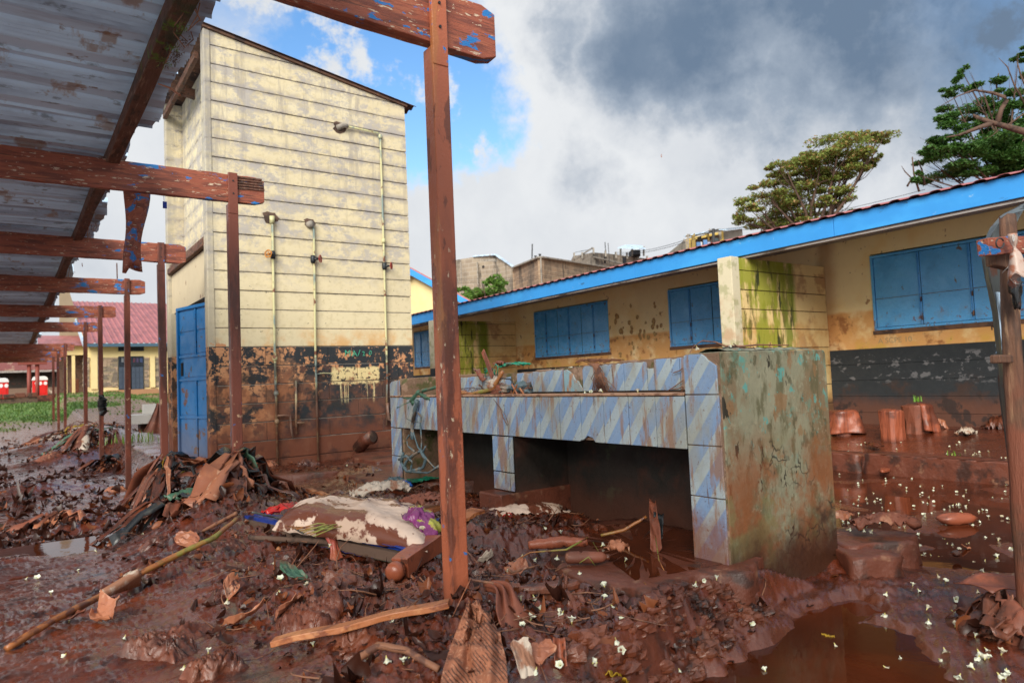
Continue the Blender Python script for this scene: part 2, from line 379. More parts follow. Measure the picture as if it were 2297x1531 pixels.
# ------------------------------------------------------------------ materials
MUDC = (.105, .030, .015)
def mud_mat(name, base=(.068, .0125, .0048), dk=(.016, .0048, .0032), lt=(.125, .024, .008), r=(.20, .5), fine=90, terrain=False, bstr=.55):
    s = NT(name); ge = s.n('ShaderNodeNewGeometry'); s.vec = ge.outputs['Position']
    n = s.noise(2.2, 8, .65); c = s.mix(s.rng(n, .35, .65), base, lt)
    c = s.mix(s.rng(s.noise(7, 7, .7, loc=(3, 3, 0)), .46, .66), c, dk)
    c = s.mix(s.math('MULTIPLY', s.rng(s.noise(31, 5, .7, loc=(1, 7, 0)), .56, .66), .5), c, (.20, .048, .017))
    c = s.mix(s.math('MULTIPLY', s.rng(s.noise(.9, 8, .7, loc=(2, 8, 3)), .52, .62), .42), c, (.20, .048, .017))
    s.b.inputs['Coat Weight'].default_value = .34; s.b.inputs['Coat IOR'].default_value = 1.4; s.put(s.rng(s.noise(4, 6, .7, loc=(6, 1, 4)), .38, .62, .04, .26), s.b.inputs['Coat Roughness'])
    cb2 = s.n('ShaderNodeBump'); cb2.inputs['Strength'].default_value = .35; cb2.inputs['Distance'].default_value = .004; s.l(s.noise(55, 5, .6, loc=(2, 0, 5)), cb2.inputs['Height']); s.l(cb2.outputs[0], s.b.inputs['Coat Normal'])
    rr = s.rng(s.noise(6, 7, .7, loc=(8, 2, 1)), .36, .64, r[0]*.7, r[1]*.8)
    if terrain:
        at_ = s.n('ShaderNodeAttribute', attribute_name='deb'); ag = s.n('ShaderNodeAttribute', attribute_name='grass')
        red = s.mix(s.rng(s.noise(3, 6, .6, loc=(4, 4, 4)), .35, .65), (.150, .038, .015), (.105, .028, .013))
        sp_ = s.n('ShaderNodeSeparateXYZ'); s.l(s.vec, sp_.inputs[0]); aw = s.n('ShaderNodeAttribute', attribute_name='smooth')
        c = s.mix(s.math('MULTIPLY', aw.outputs['Fac'], .75), c, red)
        gcol = s.mix(s.noise(1.3, 6, .7), (.12, .24, .03), (.05, .14, .018))
        dirt = s.mix(s.rng(s.noise(.8, 6, .7, loc=(5, 0, 0)), .58, .66), gcol, (.20, .085, .045))
        dry = s.rng(sp_.outputs[1], 20, 26); c = s.mix(dry, c, (.20, .09, .05)); c = s.mix(ag.outputs['Fac'], c, dirt)
        rr = s.mixf(at_.outputs['Fac'], rr, s.rng(s.noise(9, 6, .7, loc=(2, 2, 9)), .4, .62, .24, .62))
        rr = s.mixf(ag.outputs['Fac'], rr, .9); s.put(s.math('MULTIPLY', s.math('SUBTRACT', 1.0, dry), .75), s.b.inputs['Coat Weight'])
    s.put(c, s.b.inputs['Base Color']); s.put(rr, s.b.inputs['Roughness']); s.b.inputs['Specular IOR Level'].default_value = .55
    b = s.n('ShaderNodeBump'); b.inputs['Strength'].default_value = bstr; b.inputs['Distance'].default_value = .006
    h = s.math('ADD', s.noise(fine, 7, .7), s.math('MULTIPLY', s.noise(fine*.35, 5, .6, loc=(4, 1, 0)), 1.3))
    s.l(h, b.inputs['Height']); s.l(b.outputs[0], s.b.inputs['Normal'])
    return s.m
M = {}
M['mud'] = mud_mat('wet_red_mud', terrain=True)
M['mudclod'] = mud_mat('mud_caked', r=(.35, .7), lt=(.16, .05, .024)); M['mudclod'].node_tree.nodes['Principled BSDF'].inputs['Coat Weight'].default_value = .25
MUD = dict(r=.35)
# muddy water
s = NT('muddy_water'); ge = s.n('ShaderNodeNewGeometry'); s.vec = ge.outputs['Position']
s.put(s.mix(s.rng(s.noise(1.6, 6, .6), .35, .65), (.095, .020, .0065), (.055, .013, .005)), s.b.inputs['Base Color'])
s.put(s.rng(s.noise(2.5, 5, .6, loc=(3, 0, 0)), .4, .7, .02, .10), s.b.inputs['Roughness']); s.b.inputs['IOR'].default_value = 1.33
b = s.n('ShaderNodeBump'); b.inputs['Strength'].default_value = .10; b.inputs['Distance'].default_value = .01; s.l(s.noise(5, 3, .5), b.inputs['Height']); s.l(b.outputs[0], s.b.inputs['Normal'])
M['water'] = s.m
YEL, PEACH, BLK = (.66, .575, .375), (.55, .27, .13), (.022, .027, .032)
P = .23
M['tower'] = paint('tower_cream_paint', YEL, [
    ((.70, .63, .44), dict(s=1.3, lo=.5, hi=.62, amt=.6, z=(2.5, 3.6))),
    ((.34, .31, .29), dict(s=4.2, lo=.45, hi=.54, r0=.8, d=10, st=(1, 1, 1.5), per=(P, 1.475, .45), z=(1.8, 3.4), amt=.85)),
    ((.38, .36, .35), dict(s=2.4, lo=.49, hi=.57, r0=.8, d=10, st=(1, 1, 1.4), z=(2.0, 2.9), amt=.8)),
    ((.13, .11, .09), dict(s=7, lo=.47, hi=.60, r0=.8, d=10, st=(1, 1, 2), per=(P, 1.475, .13), z=(1.6, 2.6), amt=.9)), ((.30, .27, .24), dict(s=3, lo=.5, hi=.62, r0=.7, st=(2.5, 1, .25), z=(2.6, 4.2), amt=.6)), ((.52, .44, .26), dict(s=14, lo=.5, hi=.62, r0=.7, amt=.5)),
    ((.10, .085, .07), dict(s=22, lo=.66, hi=.69, st=(1, 1, 1.3), z=[(1.5, 1.7), (2.5, 2.2)])),
    ((.62, .30, .07), dict(s=2.4, lo=.42, hi=.58, z=[(1.78, 1.5)], wob=.25, amt=.7)),
    ((.25, .24, .22), dict(flat=1, x=(1.98, 1.85), wob=.18, ws=9, amt=.5)),
    (BLK, dict(flat=1, z=(1.483, 1.478))),
    (PEACH, dict(s=7, lo=.50, hi=.525, d=12, r0=.72, z=(1.483, 1.475), x=(3.0, 2.3), wob=.9)),
    (PEACH, dict(s=9, lo=.54, hi=.56, d=12, r0=.72, z=[(1.483, 1.475), (.75, .95)], wob=.1)),
    ((.42, .17, .075), dict(s=3.2, lo=.48, hi=.56, z=[(1.30, .9)], x=(3.4, 2.6), wob=.5, amt=.8)),
    ((.030, .026, .024), dict(s=3.8, lo=.49, hi=.56, z=(1.2, 1.1), amt=.75)),
    ((.74, .60, .30), dict(s=18, lo=.60, hi=.52, d=4, x=[(3.30, 3.33), (4.0, 3.97)], z=[(.96, .985), (1.21, 1.18)], wob=.07, ws=8)),
    ((.76, .63, .33), dict(s=30, lo=.54, hi=.58, st=(1, 1, .02), x=[(3.38, 3.44), (3.97, 3.92)], z=[(.70, .82), (1.01, .98)], wob=.12, ws=14)),
    ((.23, .085, .045), dict(s=4, lo=.4, hi=.6, z=(1.2, .5), wob=.5, amt=.7)), ((.17, .052, .025), dict(flat=1, z=(.62, .25), wob=.7, ws=4, amt=.92)),
    ((.06, .022, .015), dict(s=4, lo=.5, hi=.62, z=(.30, .12), wob=.2, amt=.8)),
    ((.20, .075, .04), dict(s=5, lo=.55, hi=.62, z=(1.5, 1.0), amt=.6)),
], rough=.85, bump=.35, bs=26, vs=1.6, world=True)
M['concrete'] = paint('bare_concrete', (.30, .27, .23), [((.12, .11, .10), dict(s=3, lo=.5, hi=.65)), (MUDC, dict(flat=1, z=(.35, .1), wob=.4, amt=.9))], rough=.9, bump=.4, world=True)
M['mudcon'] = paint('mud_washed_concrete', (.135, .040, .022), [((.05, .022, .016), dict(s=4, lo=.48, hi=.62)), ((.24, .12, .07), dict(s=9, lo=.58, hi=.66, amt=.7))], rough=.42, bump=.5, bs=14, world=True, bd=.012)
M['cavity'] = paint('cavity_shade_concrete', (.020, .013, .009), [((.055, .018, .009), dict(s=2.6, lo=.5, hi=.62)), ((.012, .010, .007), dict(s=3.5, lo=.42, hi=.6)), ((.05, .06, .03), dict(s=5, lo=.60, hi=.68, amt=.6)), ((.09, .028, .013), dict(flat=1, z=(.28, .0), wob=.3, amt=.8))], rough=.75, bump=.5, bs=12, world=True)  # concrete taken near black so its colour carries the cavity's shade
RED = (.30, .078, .040); BLU = (.012, .16, .45)
def redwood(name, base=RED, blue=.0, z=None, white=.62, rust=0, muddy=None, st=(1.2, 8, 9)):
    ly = [((.16, .042, .025), dict(s=2.5, lo=.45, hi=.62, st=st)),
          ((.38, .115, .055), dict(s=5, lo=.52, hi=.62, st=st, amt=.7)),
          ((.10, .035, .022), dict(s=14, lo=.58, hi=.62, st=(st[0]*.35, st[1], st[2]), amt=.9))]
    if blue: ly += [(BLU, dict(s=5.0, lo=blue, hi=blue+.012, st=(1, 2.2, 2.6), d=8, x=[(.55, .75)]))]
    ly += [((.55, .42, .30), dict(s=11, lo=white, hi=white+.012, st=(st[0], st[1]*.6, st[2]*.6), d=8))]
    if rust: ly += [((.10, .028, .014), dict(s=9, lo=.5, hi=.6, st=(1, 1, .35))), ((.48, .19, .05), dict(s=4, lo=.6, hi=.66, st=(2, 2, .5), amt=.6))]
    if muddy: ly += [(MUDC, dict(s=5, lo=.38, hi=.55, z=muddy, amt=.8, r=.3))]
    return paint(name, base, ly, rough=.52, bump=.45, bs=22, bst=st, world=True)
M['beam'] = redwood('weathered_red_beam', blue=.585)
M['post0'] = paint('red_post_scuffed_lit_top', (.40, .110, .050), [  # bright orange base stands for the lit upper part of the post
    ((.12, .035, .020), dict(s=3.4, lo=.44, hi=.6, st=(3, 3, .45), z=(1.7, 1.2), wob=.5, amt=.85)),  # shade of the lower half put into the colour, broken by noise
    ((.42, .17, .05), dict(s=2.6, lo=.55, hi=.65, st=(3, 3, .5), amt=.6, z=(.9, 1.2))),  # warmer orange on the upper part only, light painted in
    ((.10, .030, .018), dict(s=12, lo=.54, hi=.58, st=(1, 1, .3), amt=.7)),
    ((.70, .58, .40), dict(s=26, lo=.622, hi=.640, st=(1.2, 1.2, .6), d=8, r0=.7, z=[(.35, .6), (1.65, 1.4)], amt=.8)),
    ((.66, .45, .12), dict(s=9, lo=.66, hi=.68, st=(1, 1, .5), z=(1.2, 1.5))),
    (BLU, dict(s=13, lo=.645, hi=.655, z=(.75, .6))),
    (BLU, dict(s=16, lo=.63, hi=.64, z=(2.2, 2.3))),
    ((.12, .035, .018), dict(flat=1, z=(.22, .02), wob=.2, amt=.9))], rough=.36, bump=.35, bs=60, world=True)
M['post'] = paint('red_post_plain', (.19, .052, .030), [
    ((.09, .028, .018), dict(s=3.4, lo=.46, hi=.6, st=(3, 3, .45))),
    ((.55, .36, .22), dict(s=24, lo=.63, hi=.645, st=(1, 1, .6), z=(1.8, 1.2))),
    (BLU, dict(s=10, lo=.655, hi=.665)),
    ((.10, .03, .018), dict(flat=1, z=(.2, -.15), wob=.2, amt=.9))], rough=.42, bump=.3, bs=50, world=True)
M['purlin'] = paint('mossy_timber', (.13, .055, .032), [
    ((.06, .032, .02), dict(s=6, lo=.48, hi=.6, st=(4, .8, 4))), ((.24, .14, .09), dict(s=9, lo=.56, hi=.64, st=(6, .6, 6), amt=.8)),
    ((.030, .045, .020), dict(s=2.2, lo=.46, hi=.58, y=(4.3, 3.7), amt=.85)), ((.09, .17, .012), dict(s=7, lo=.57, hi=.64, y=(4.3, 3.9)))], rough=.75, bump=.8, bs=18, bst=(4, .7, 4), world=True, bd=.01)
M['zinc'] = paint('galvanised_sheet', (.55, .73, .93), [
    ((.33, .43, .56), dict(s=1.6, lo=.44, hi=.62, st=(.5, 2, 1))), ((.17, .085, .045), dict(s=5, lo=.62, hi=.68, st=(1, 1, 1), amt=.8)),
    ((.30, .17, .08), dict(s=1.8, lo=.60, hi=.66, st=(2, 1, 1), amt=.7)), ((.09, .095, .10), dict(s=9, lo=.58, hi=.66, st=(.6, 1.5, 1), amt=.6))], rough=.5, metal=0, bump=.1, world=True)
M['rustsheet'] = paint('brown_rusty_sheet', (.15, .075, .045), [((.06, .035, .028), dict(s=4, lo=.48, hi=.6)), ((.30, .15, .08), dict(s=9, lo=.58, hi=.66))], rough=.7, bump=.2, world=True)
def bluepaint(name, base=(.040, .24, .62), lo=.62, rustz=None):
    ly = [((.13, .47, .88), dict(s=1.2, lo=.45, hi=.62, amt=.6)), ((.06, .30, .66), dict(s=2.5, lo=.52, hi=.66, amt=.6)),
          ((.13, .10, .10), dict(s=10, lo=lo+.02, hi=lo+.035, st=(1, 1, .7)))]
    if rustz: ly += [((.22, .16, .13), dict(s=6, lo=.50, hi=.62, z=rustz, amt=.25)), ((.20, .065, .03), dict(s=12, lo=.58, hi=.63, z=rustz, amt=.8))]
    return paint(name, base, ly, rough=.26, bump=.28, bs=5, world=True, spec=.5, bd=.012)
M['fascia'] = paint('fascia_blue', (.030, .27, .68), [((.05, .36, .78), dict(s=1.5, lo=.46, hi=.6, st=(1, .4, 1), amt=.6)), ((.03, .12, .25), dict(s=9, lo=.66, hi=.69, st=(1, .5, 1.4), amt=.8)), ((.25, .45, .66), dict(s=12, lo=.67, hi=.70, amt=.6))], rough=.6, bump=.12, world=True)
M['shutter'] = bluepaint('shutter_blue', (.10, .43, .86), rustz=(1.75, 1.5))
M['doorblue'] = paint('door_blue', (.006, .17, .46), [((.02, .17, .44), dict(s=2, lo=.5, hi=.6, amt=.7)), ((.14, .055, .04), dict(s=4, lo=.60, hi=.64)), ((.05, .06, .07), dict(s=11, lo=.62, hi=.66)), ((.15, .10, .06), dict(flat=1, z=(.75, .25), wob=.5, amt=.55)), (MUDC, dict(flat=1, z=(.22, .08), wob=.1, amt=.9))], rough=.4, bump=.12, world=True)
M['facade'] = paint('facade_yellow', (.90, .74, .42), [
    ((.84, .58, .22), dict(s=1.2, lo=.45, hi=.62, amt=.6)),
    ((.66, .27, .05), dict(s=2.3, lo=.30, hi=.52, z=(1.72, 1.66), wob=.06, amt=.75)),
    ((.30, .11, .035), dict(s=3.4, lo=.52, hi=.62, z=(1.70, 1.60), wob=.1, amt=.85)),
    ((.26, .10, .04), dict(s=7, lo=.64, hi=.68, amt=.8)), ((.20, .12, .07), dict(s=18, lo=.68, hi=.71)),
    ((.62, .42, .06), dict(s=2.4, lo=.5, hi=.6, z=(1.35, 1.15), amt=.6)),
    ((.34, .13, .04), dict(flat=1, y=[(5.60, 5.44), (5.2, 5.40)], wob=.15, amt=.55)),
    (BLK, dict(flat=1, z=(1.165, 1.158))),
    ((.16, .16, .17), dict(s=8, lo=.56, hi=.60, st=(1, 1, 1.6), z=[(1.1, 1.05), (.62, .75)], amt=.8)),
    ((.055, .028, .020), dict(s=2.5, lo=.44, hi=.56, z=[(.85, .6)], amt=.8)),
    ((.12, .045, .026), dict(flat=1, z=(.58, .35), wob=.35, amt=.85)),
    ((.030, .018, .016), dict(s=3.6, lo=.55, hi=.60, z=(.62, .5), st=(1, 1, .8), amt=.9)),
], rough=.8, bump=.25, bs=24, world=True)
M['fin'] = paint('fin_wall_moss', (.74, .55, .25), [
    ((.40, .20, .09), dict(s=3, lo=.50, hi=.62, x=(8.2, 9.0), amt=.75)), ((.55, .27, .07), dict(s=2.6, lo=.42, hi=.6, z=(1.75, 1.5), amt=.6)),
    ((.16, .13, .03), dict(s=7, lo=.48, hi=.58, st=(1, 1, .3), x=[(7.45, 7.55), (8.75, 8.45)], amt=.95)),
    ((.27, .29, .02), dict(s=3.5, lo=.44, hi=.54, st=(1, 1, .4), x=[(7.42, 7.5), (8.78, 8.62)], amt=.9)),
    ((.035, .040, .010), dict(s=8, lo=.54, hi=.64, st=(1.2, 1, .2), x=[(7.6, 7.8), (8.72, 8.6)])),
    ((.17, .22, .012), dict(s=6, lo=.38, hi=.55, st=(1, 1, .3), x=[(8.38, 8.50), (8.76, 8.64)], wob=.16, ws=7, amt=.85)),
    (BLK, dict(flat=1, x=(7.56, 7.54), z=(1.24, 1.23), wob=.05)),
    ((.10, .04, .022), dict(flat=1, z=(.6, .4), wob=.3, amt=.9))], rough=.8, bump=.3, bs=20, world=True)
M['pillar'] = paint('pillar_weathered_plaster', (.25, .245, .165), [
    ((.30, .29, .20), dict(s=2.6, lo=.46, hi=.6, st=(1, 1, .6), z=(.5, .7), amt=.8)), ((.19, .115, .055), dict(s=3.2, lo=.50, hi=.60, st=(1, 1, .55), amt=.7)),
    ((.10, .095, .045), dict(s=5, lo=.5, hi=.6, st=(1.3, 1, .45), amt=.8)),
    ((.10, .34, .31), dict(s=17, lo=.585, hi=.625, st=(1, 1, .8), z=(.35, .7), amt=.85)), ((.34, .32, .22), dict(s=24, lo=.58, hi=.64, amt=.5)), ((.07, .07, .035), dict(s=15, lo=.56, hi=.62, st=(1, 1, .5), amt=.7)), ((.26, .14, .06), dict(s=11, lo=.57, hi=.63, st=(1, 1, .6), amt=.7)), ((.12, .26, .20), dict(s=6, lo=.57, hi=.63, z=(.2, .5), amt=.55)),
    ((.030, .026, .016), dict(s=8, lo=.64, hi=.66, st=(1.2, 1, .55))),
    ((.24, .075, .022), dict(s=2.8, lo=.40, hi=.56, z=(.75, .35), wob=.2, amt=.8)),
    ((.18, .17, .07), dict(s=4, lo=.50, hi=.60, z=(.7, .4), amt=.6)),
    ((.016, .012, .009), dict(vor=7.5, w=.05, z=(.72, .55), wob=.2, brk=2.6, amt=.9)),
    ((.030, .018, .012), dict(s=2.6, lo=.52, hi=.62, z=(.35, .15), x=(2.95, 3.2), amt=.85)),
    ((.050, .019, .011), dict(flat=1, z=(.22, -.08), wob=.45, ws=4, amt=.95, r=.3))], rough=.66, bump=.4, bs=20, world=True, bd=.006)
M['grout'] = paint('grout_and_bed_mortar', (.22, .135, .085), [((.10, .09, .03), dict(s=5, lo=.52, hi=.6)), ((.34, .22, .15), dict(s=11, lo=.55, hi=.62))], rough=.9, bump=.6, bs=30, world=True, bd=.008)
# tile: diagonal two-tone blue stripes printed on every tile, in the tile's own coordinates
s = NT('blue_striped_tile'); sp = s.n('ShaderNodeSeparateXYZ'); s.l(s.vec, sp.inputs[0])
tco = s.vec
k = s.math('ADD', s.math('MULTIPLY', sp.outputs[1], 5.6), s.math('MULTIPLY', sp.outputs[2], 4.2))
fr = s.math('FRACT', s.math('ADD', k, 100.22))
stripe = s.math('MULTIPLY', s.rng(fr, .10, .16), s.rng(fr, .60, .54))
fr2 = s.math('FRACT', s.math('ADD', s.math('MULTIPLY', k, 2.0), 100.45)); st2 = s.rng(fr2, .5, .9)
ge = s.n('ShaderNodeNewGeometry'); s.vec = ge.outputs['Position']
c = s.mix(stripe, (.21, .32, .50), (.38, .45, .47)); c = s.mix(s.math('MULTIPLY', st2, .28), c, (.28, .37, .50))
c = s.mix(s.math('MULTIPLY', s.rng(s.noise(3.5, 6, .6, (1, 1, .5)), .46, .62), .62), c, (.30, .29, .22))
c = s.mix(s.math('MULTIPLY', s.rng(s.noise(5.5, 8, .7, (2.0, 2.0, .35), loc=(4, 4, 1)), .52, .62), .8), c, (.28, .15, .08)); c = s.mix(s.math('MULTIPLY', s.rng(s.noise(9, 8, .75, (2.2, 2.2, .22), loc=(9, 4, 1)), .60, .66), .8), c, (.14, .07, .035))
c = s.mix(s.math('MULTIPLY', s.rng(s.noise(44, 5, .7, loc=(1, 2, 3)), .63, .67), .85), c, (.16, .08, .04))
c = s.mix(s.math('MULTIPLY', s.rng(s.noise(70, 3, .7, loc=(7, 2, 3)), .66, .70), .8), c, (.08, .05, .03))
sp2 = s.n('ShaderNodeSeparateXYZ'); s.l(s.vec, sp2.inputs[0])
lowm = s.rng(s.math('ADD', sp2.outputs[2], s.math('MULTIPLY', s.noise(9, 6, .7), -.5)), .08, -.18)
c = s.mix(s.math('MULTIPLY', lowm, .8), c, (.20, .07, .03))
s.put(c, s.b.inputs['Base Color']); s.put(s.rng(s.noise(6, 6, .7), .4, .65, .12, .5), s.b.inputs['Roughness'])
b = s.n('ShaderNodeBump'); b.inputs['Strength'].default_value = .12; b.inputs['Distance'].default_value = .004; s.l(s.noise(20, 6, .6), b.inputs['Height']); s.l(b.outputs[0], s.b.inputs['Normal'])
M['tile'] = s.m
M['tile_aqua'] = paint('plain_aqua_tile', (.26, .42, .48), [((.40, .20, .10), dict(s=6, lo=.52, hi=.6, st=(2, 2, .4))), ((.30, .36, .36), dict(s=4, lo=.5, hi=.6)), ((.10, .06, .03), dict(s=44, lo=.66, hi=.69))], rough=.3, world=True, bump=.05)
M['pinkroof'] = paint('pink_roof_sheet', (.36, .12, .12), [((.27, .09, .09), dict(s=2, lo=.45, hi=.6, st=(1, .3, 1)))], rough=.5, bump=.05, world=True)
M['soffit'] = paint('grey_soffit_board', (.36, .33, .31), [((.09, .07, .06), dict(s=6, lo=.5, hi=.62, st=(3, .3, 1)))], rough=.8, bump=.3, world=True)
M['dark'] = paint('dark_interior', (.012, .011, .012), rough=.8, bump=0)
M['rustpipe'] = paint('pipe_old_paint', (.52, .50, .27), [((.20, .26, .24), dict(s=6, lo=.5, hi=.58, st=(1, 1, .3))), ((.045, .05, .055), dict(s=4, lo=.5, hi=.56, z=(1.55, 1.35), amt=.8)), ((.16, .06, .03), dict(s=7, lo=.56, hi=.62)), ((.20, .085, .05), dict(flat=1, z=(1.1, .7), wob=.5, amt=.8))], rough=.5, bump=.2, world=True)
M['valve'] = paint('dark_brass_valve', (.03, .035, .04), rough=.4, metal=.5); M['valvered'] = paint('red_valve_wheel', (.28, .03, .02), rough=.5); M['valveorange'] = paint('orange_valve_wheel', (.45, .17, .02), rough=.5)
M['wood_raw'] = paint('raw_orange_wood', (.36, .125, .045), [((.20, .06, .025), dict(s=7, lo=.48, hi=.6, st=(.6, 3, 3))), ((.50, .22, .09), dict(s=9, lo=.55, hi=.63, amt=.7))], rough=.5, bump=.4, bs=30, world=True)
M['wood_red'] = paint('mud_stained_plank', (.28, .075, .035), [((.15, .042, .022), dict(s=5, lo=.48, hi=.6)), ((.09, .03, .018), dict(s=14, lo=.6, hi=.65))], rough=.38, bump=.3, bs=30, world=True)
M['log'] = paint('grey_brown_log', (.14, .065, .036), [((.08, .04, .025), dict(s=6, lo=.48, hi=.6, st=(5, 5, .5))), ((.34, .20, .11), dict(s=4, lo=.56, hi=.64, st=(4, 4, .4), amt=.8)), ((.20, .06, .03), dict(s=3, lo=.45, hi=.6, z=(1.0, .6)))], rough=.7, bump=.8, bs=22, bst=(5, 5, .5), world=True, bd=.008)
M['barkr'] = paint('bark_brown', (.11, .065, .045), [((.05, .03, .022), dict(s=6, lo=.5, hi=.6))], rough=.9, bump=.5, bs=20, world=True)
M['bamboo'] = paint('cane_orange_green', (.32, .12, .035), [((.22, .24, .05), dict(s=2.1, lo=.5, hi=.62)), ((.12, .04, .02), dict(s=9, lo=.55, hi=.63)), ((.45, .30, .12), dict(s=14, lo=.6, hi=.66, amt=.6))], rough=.4, bump=.2, world=True)
M['cane'] = paint('cane_brown_then_green', (.30, .105, .030), [((.12, .04, .02), dict(s=9, lo=.53, hi=.6)), ((.17, .20, .035), dict(s=3.5, lo=.42, hi=.55, x=(.50, .56))), ((.12, .04, .02), dict(s=14, lo=.56, hi=.62, amt=.8))], rough=.4, bump=.2, world=True)
M['twig'] = paint('twig', (.22, .095, .05), [((.10, .04, .025), dict(s=14, lo=.5, hi=.6))], rough=.6, bump=.2, world=True)
M['sack'] = paint('white_sack_cloth', (.66, .50, .40), [((.48, .33, .24), dict(s=3, lo=.45, hi=.62, amt=.8)), ((.155, .050, .028), dict(s=3.0, lo=.515, hi=.55, st=(1.8, .8, 1), d=9, r=.25)), ((.14, .045, .025), dict(s=26, lo=.62, hi=.66))], rough=.75, bump=.35, bs=40, world=True)
M['bluetarp'] = paint('blue_tarpaulin', (.012, .035, .22), [((.008, .010, .035), dict(s=5, lo=.5, hi=.6)), (MUDC, dict(s=3, lo=.56, hi=.62, r=.25))], rough=.3, bump=.3, bs=14, world=True)
M['cloth_pat'] = paint('brown_towel', (.36, .145, .075), [((.20, .075, .04), dict(s=4, lo=.46, hi=.62, amt=.8)), ((.48, .25, .15), dict(s=60, lo=.56, hi=.62, amt=.6))], rough=.8, bump=.7, bs=130, world=True)
s = NT('brown_towel_hatched'); ge = s.n('ShaderNodeNewGeometry'); s.vec = ge.outputs['Position']
c = s.mix(s.rng(s.noise(6, 6, .6), .4, .65), (.34, .125, .062), (.20, .070, .036)); c = s.mix(s.math('MULTIPLY', s.rng(s.noise(90, 4, .7), .54, .62), .6), c, (.50, .26, .16))
wv = s.n('ShaderNodeTexWave'); wv.inputs['Scale'].default_value = 30; wv.inputs['Distortion'].default_value = 2.5; wv.inputs['Detail'].default_value = 2; s.l(s.mapping(rot=(.3, .6, .4)), wv.inputs[0])
c = s.mix(s.math('MULTIPLY', s.math('MULTIPLY', s.rng(wv.outputs['Fac'], .72, .85), s.rng(s.noise(11, 2, .5, loc=(3, 1, 1)), .44, .52)), .85), c, (.045, .020, .014))
s.put(c, s.b.inputs['Base Color']); s.b.inputs['Roughness'].default_value = .7; b = s.n('ShaderNodeBump'); b.inputs['Strength'].default_value = .8; b.inputs['Distance'].default_value = .003; s.l(s.noise(160, 4, .6), b.inputs['Height']); s.l(b.outputs[0], s.b.inputs['Normal']); M['cloth_pat'] = s.m
M['cloth_brown'] = paint('muddy_brown_cloth', (.20, .060, .032), [((.14, .045, .026), dict(s=5, lo=.48, hi=.6)), ((.42, .20, .12), dict(s=6, lo=.58, hi=.66, amt=.7))], rough=.6, bump=.4, bs=30, world=True)
M['purple'] = paint('purple_wrapper', (.22, .035, .16), [((.42, .40, .06), dict(s=5, lo=.56, hi=.58)), ((.45, .14, .34), dict(s=9, lo=.56, hi=.62)), ((.12, .05, .05), dict(s=5, lo=.5, hi=.62, amt=.4))], rough=.25, bump=.3, world=True)
M['redwrap'] = paint('red_wrapper', (.48, .018, .014), [((.55, .5, .48), dict(s=8, lo=.60, hi=.62)), ((.15, .03, .02), dict(s=5, lo=.55, hi=.65))], rough=.25, bump=.3, world=True)
M['pinkbag'] = paint('pink_plastic_bag', (.48, .10, .09), [((.36, .10, .05), dict(s=4, lo=.48, hi=.6)), ((.55, .33, .28), dict(s=9, lo=.58, hi=.64))], rough=.3, bump=.4, bs=20, world=True)
M['blackbag'] = paint('black_plastic', (.020, .022, .024), [((.06, .065, .06), dict(s=6, lo=.55, hi=.65)), (MUDC, dict(s=4, lo=.56, hi=.62))], rough=.28, bump=.4, bs=16, world=True)
M['greynet'] = paint('grey_blue_rag', (.10, .15, .17), [((.26, .20, .15), dict(s=8, lo=.52, hi=.6)), ((.06, .04, .03), dict(s=6, lo=.55, hi=.65))], rough=.45, bump=.4, world=True)
M['greenplastic'] = paint('green_plastic_net', (.012, .26, .15), [((.05, .10, .06), dict(s=9, lo=.52, hi=.6))], rough=.4, bump=.3, world=True)
M['greenrag'] = paint('dull_green_rag', (.05, .13, .08), [((.14, .10, .06), dict(s=7, lo=.5, hi=.6))], rough=.5, bump=.3, world=True)
M['paper'] = paint('wet_brown_paper', (.36, .135, .068), [((.28, .10, .055), dict(s=5, lo=.48, hi=.6)), ((.58, .36, .24), dict(s=10, lo=.58, hi=.64, amt=.6))], rough=.45, bump=.3, world=True)
M['paleplastic'] = paint('pale_plastic_bag', (.50, .42, .34), [((.30, .14, .08), dict(s=7, lo=.5, hi=.6)), ((.30, .42, .38), dict(s=5, lo=.6, hi=.66, amt=.6))], rough=.3, bump=.4, world=True)
M['yellowleaf'] = paint('yellow_leaf', (.42, .26, .02), [((.10, .07, .02), dict(s=18, lo=.58, hi=.64))], rough=.4, bump=.2, world=True)
M['greenleaf'] = paint('bright_green_leaf', (.10, .22, .02), [((.22, .26, .05), dict(s=9, lo=.5, hi=.6))], rough=.5, bump=.2, world=True)
M['bluebit'] = paint('bright_blue_plastic', (.02, .12, .45), rough=.3)
M['wire'] = paint('dark_wire', (.03, .03, .032), rough=.5, bump=0); M['wirew'] = paint('bright_wire', (.6, .58, .55), rough=.35, bump=0, metal=.5)
s = NT('blossom_white'); oi = s.n('ShaderNodeObjectInfo'); s.put(s.mix(s.math('MULTIPLY', s.rng(oi.outputs['Random'], .55, 1.0), .55), s.mix(s.rng(s.noise(60, 3, .6), .4, .7), (.70, .73, .60), (.48, .50, .36)), (.34, .22, .12)), s.b.inputs['Base Color']); s.b.inputs['Roughness'].default_value = .5
s.b.inputs['Subsurface Weight'].default_value = .25; s.b.inputs['Subsurface Radius'].default_value = (.01, .01, .006); M['petal'] = s.m
M['calyx'] = paint('blossom_calyx', (.55, .50, .18), rough=.6, bump=0)
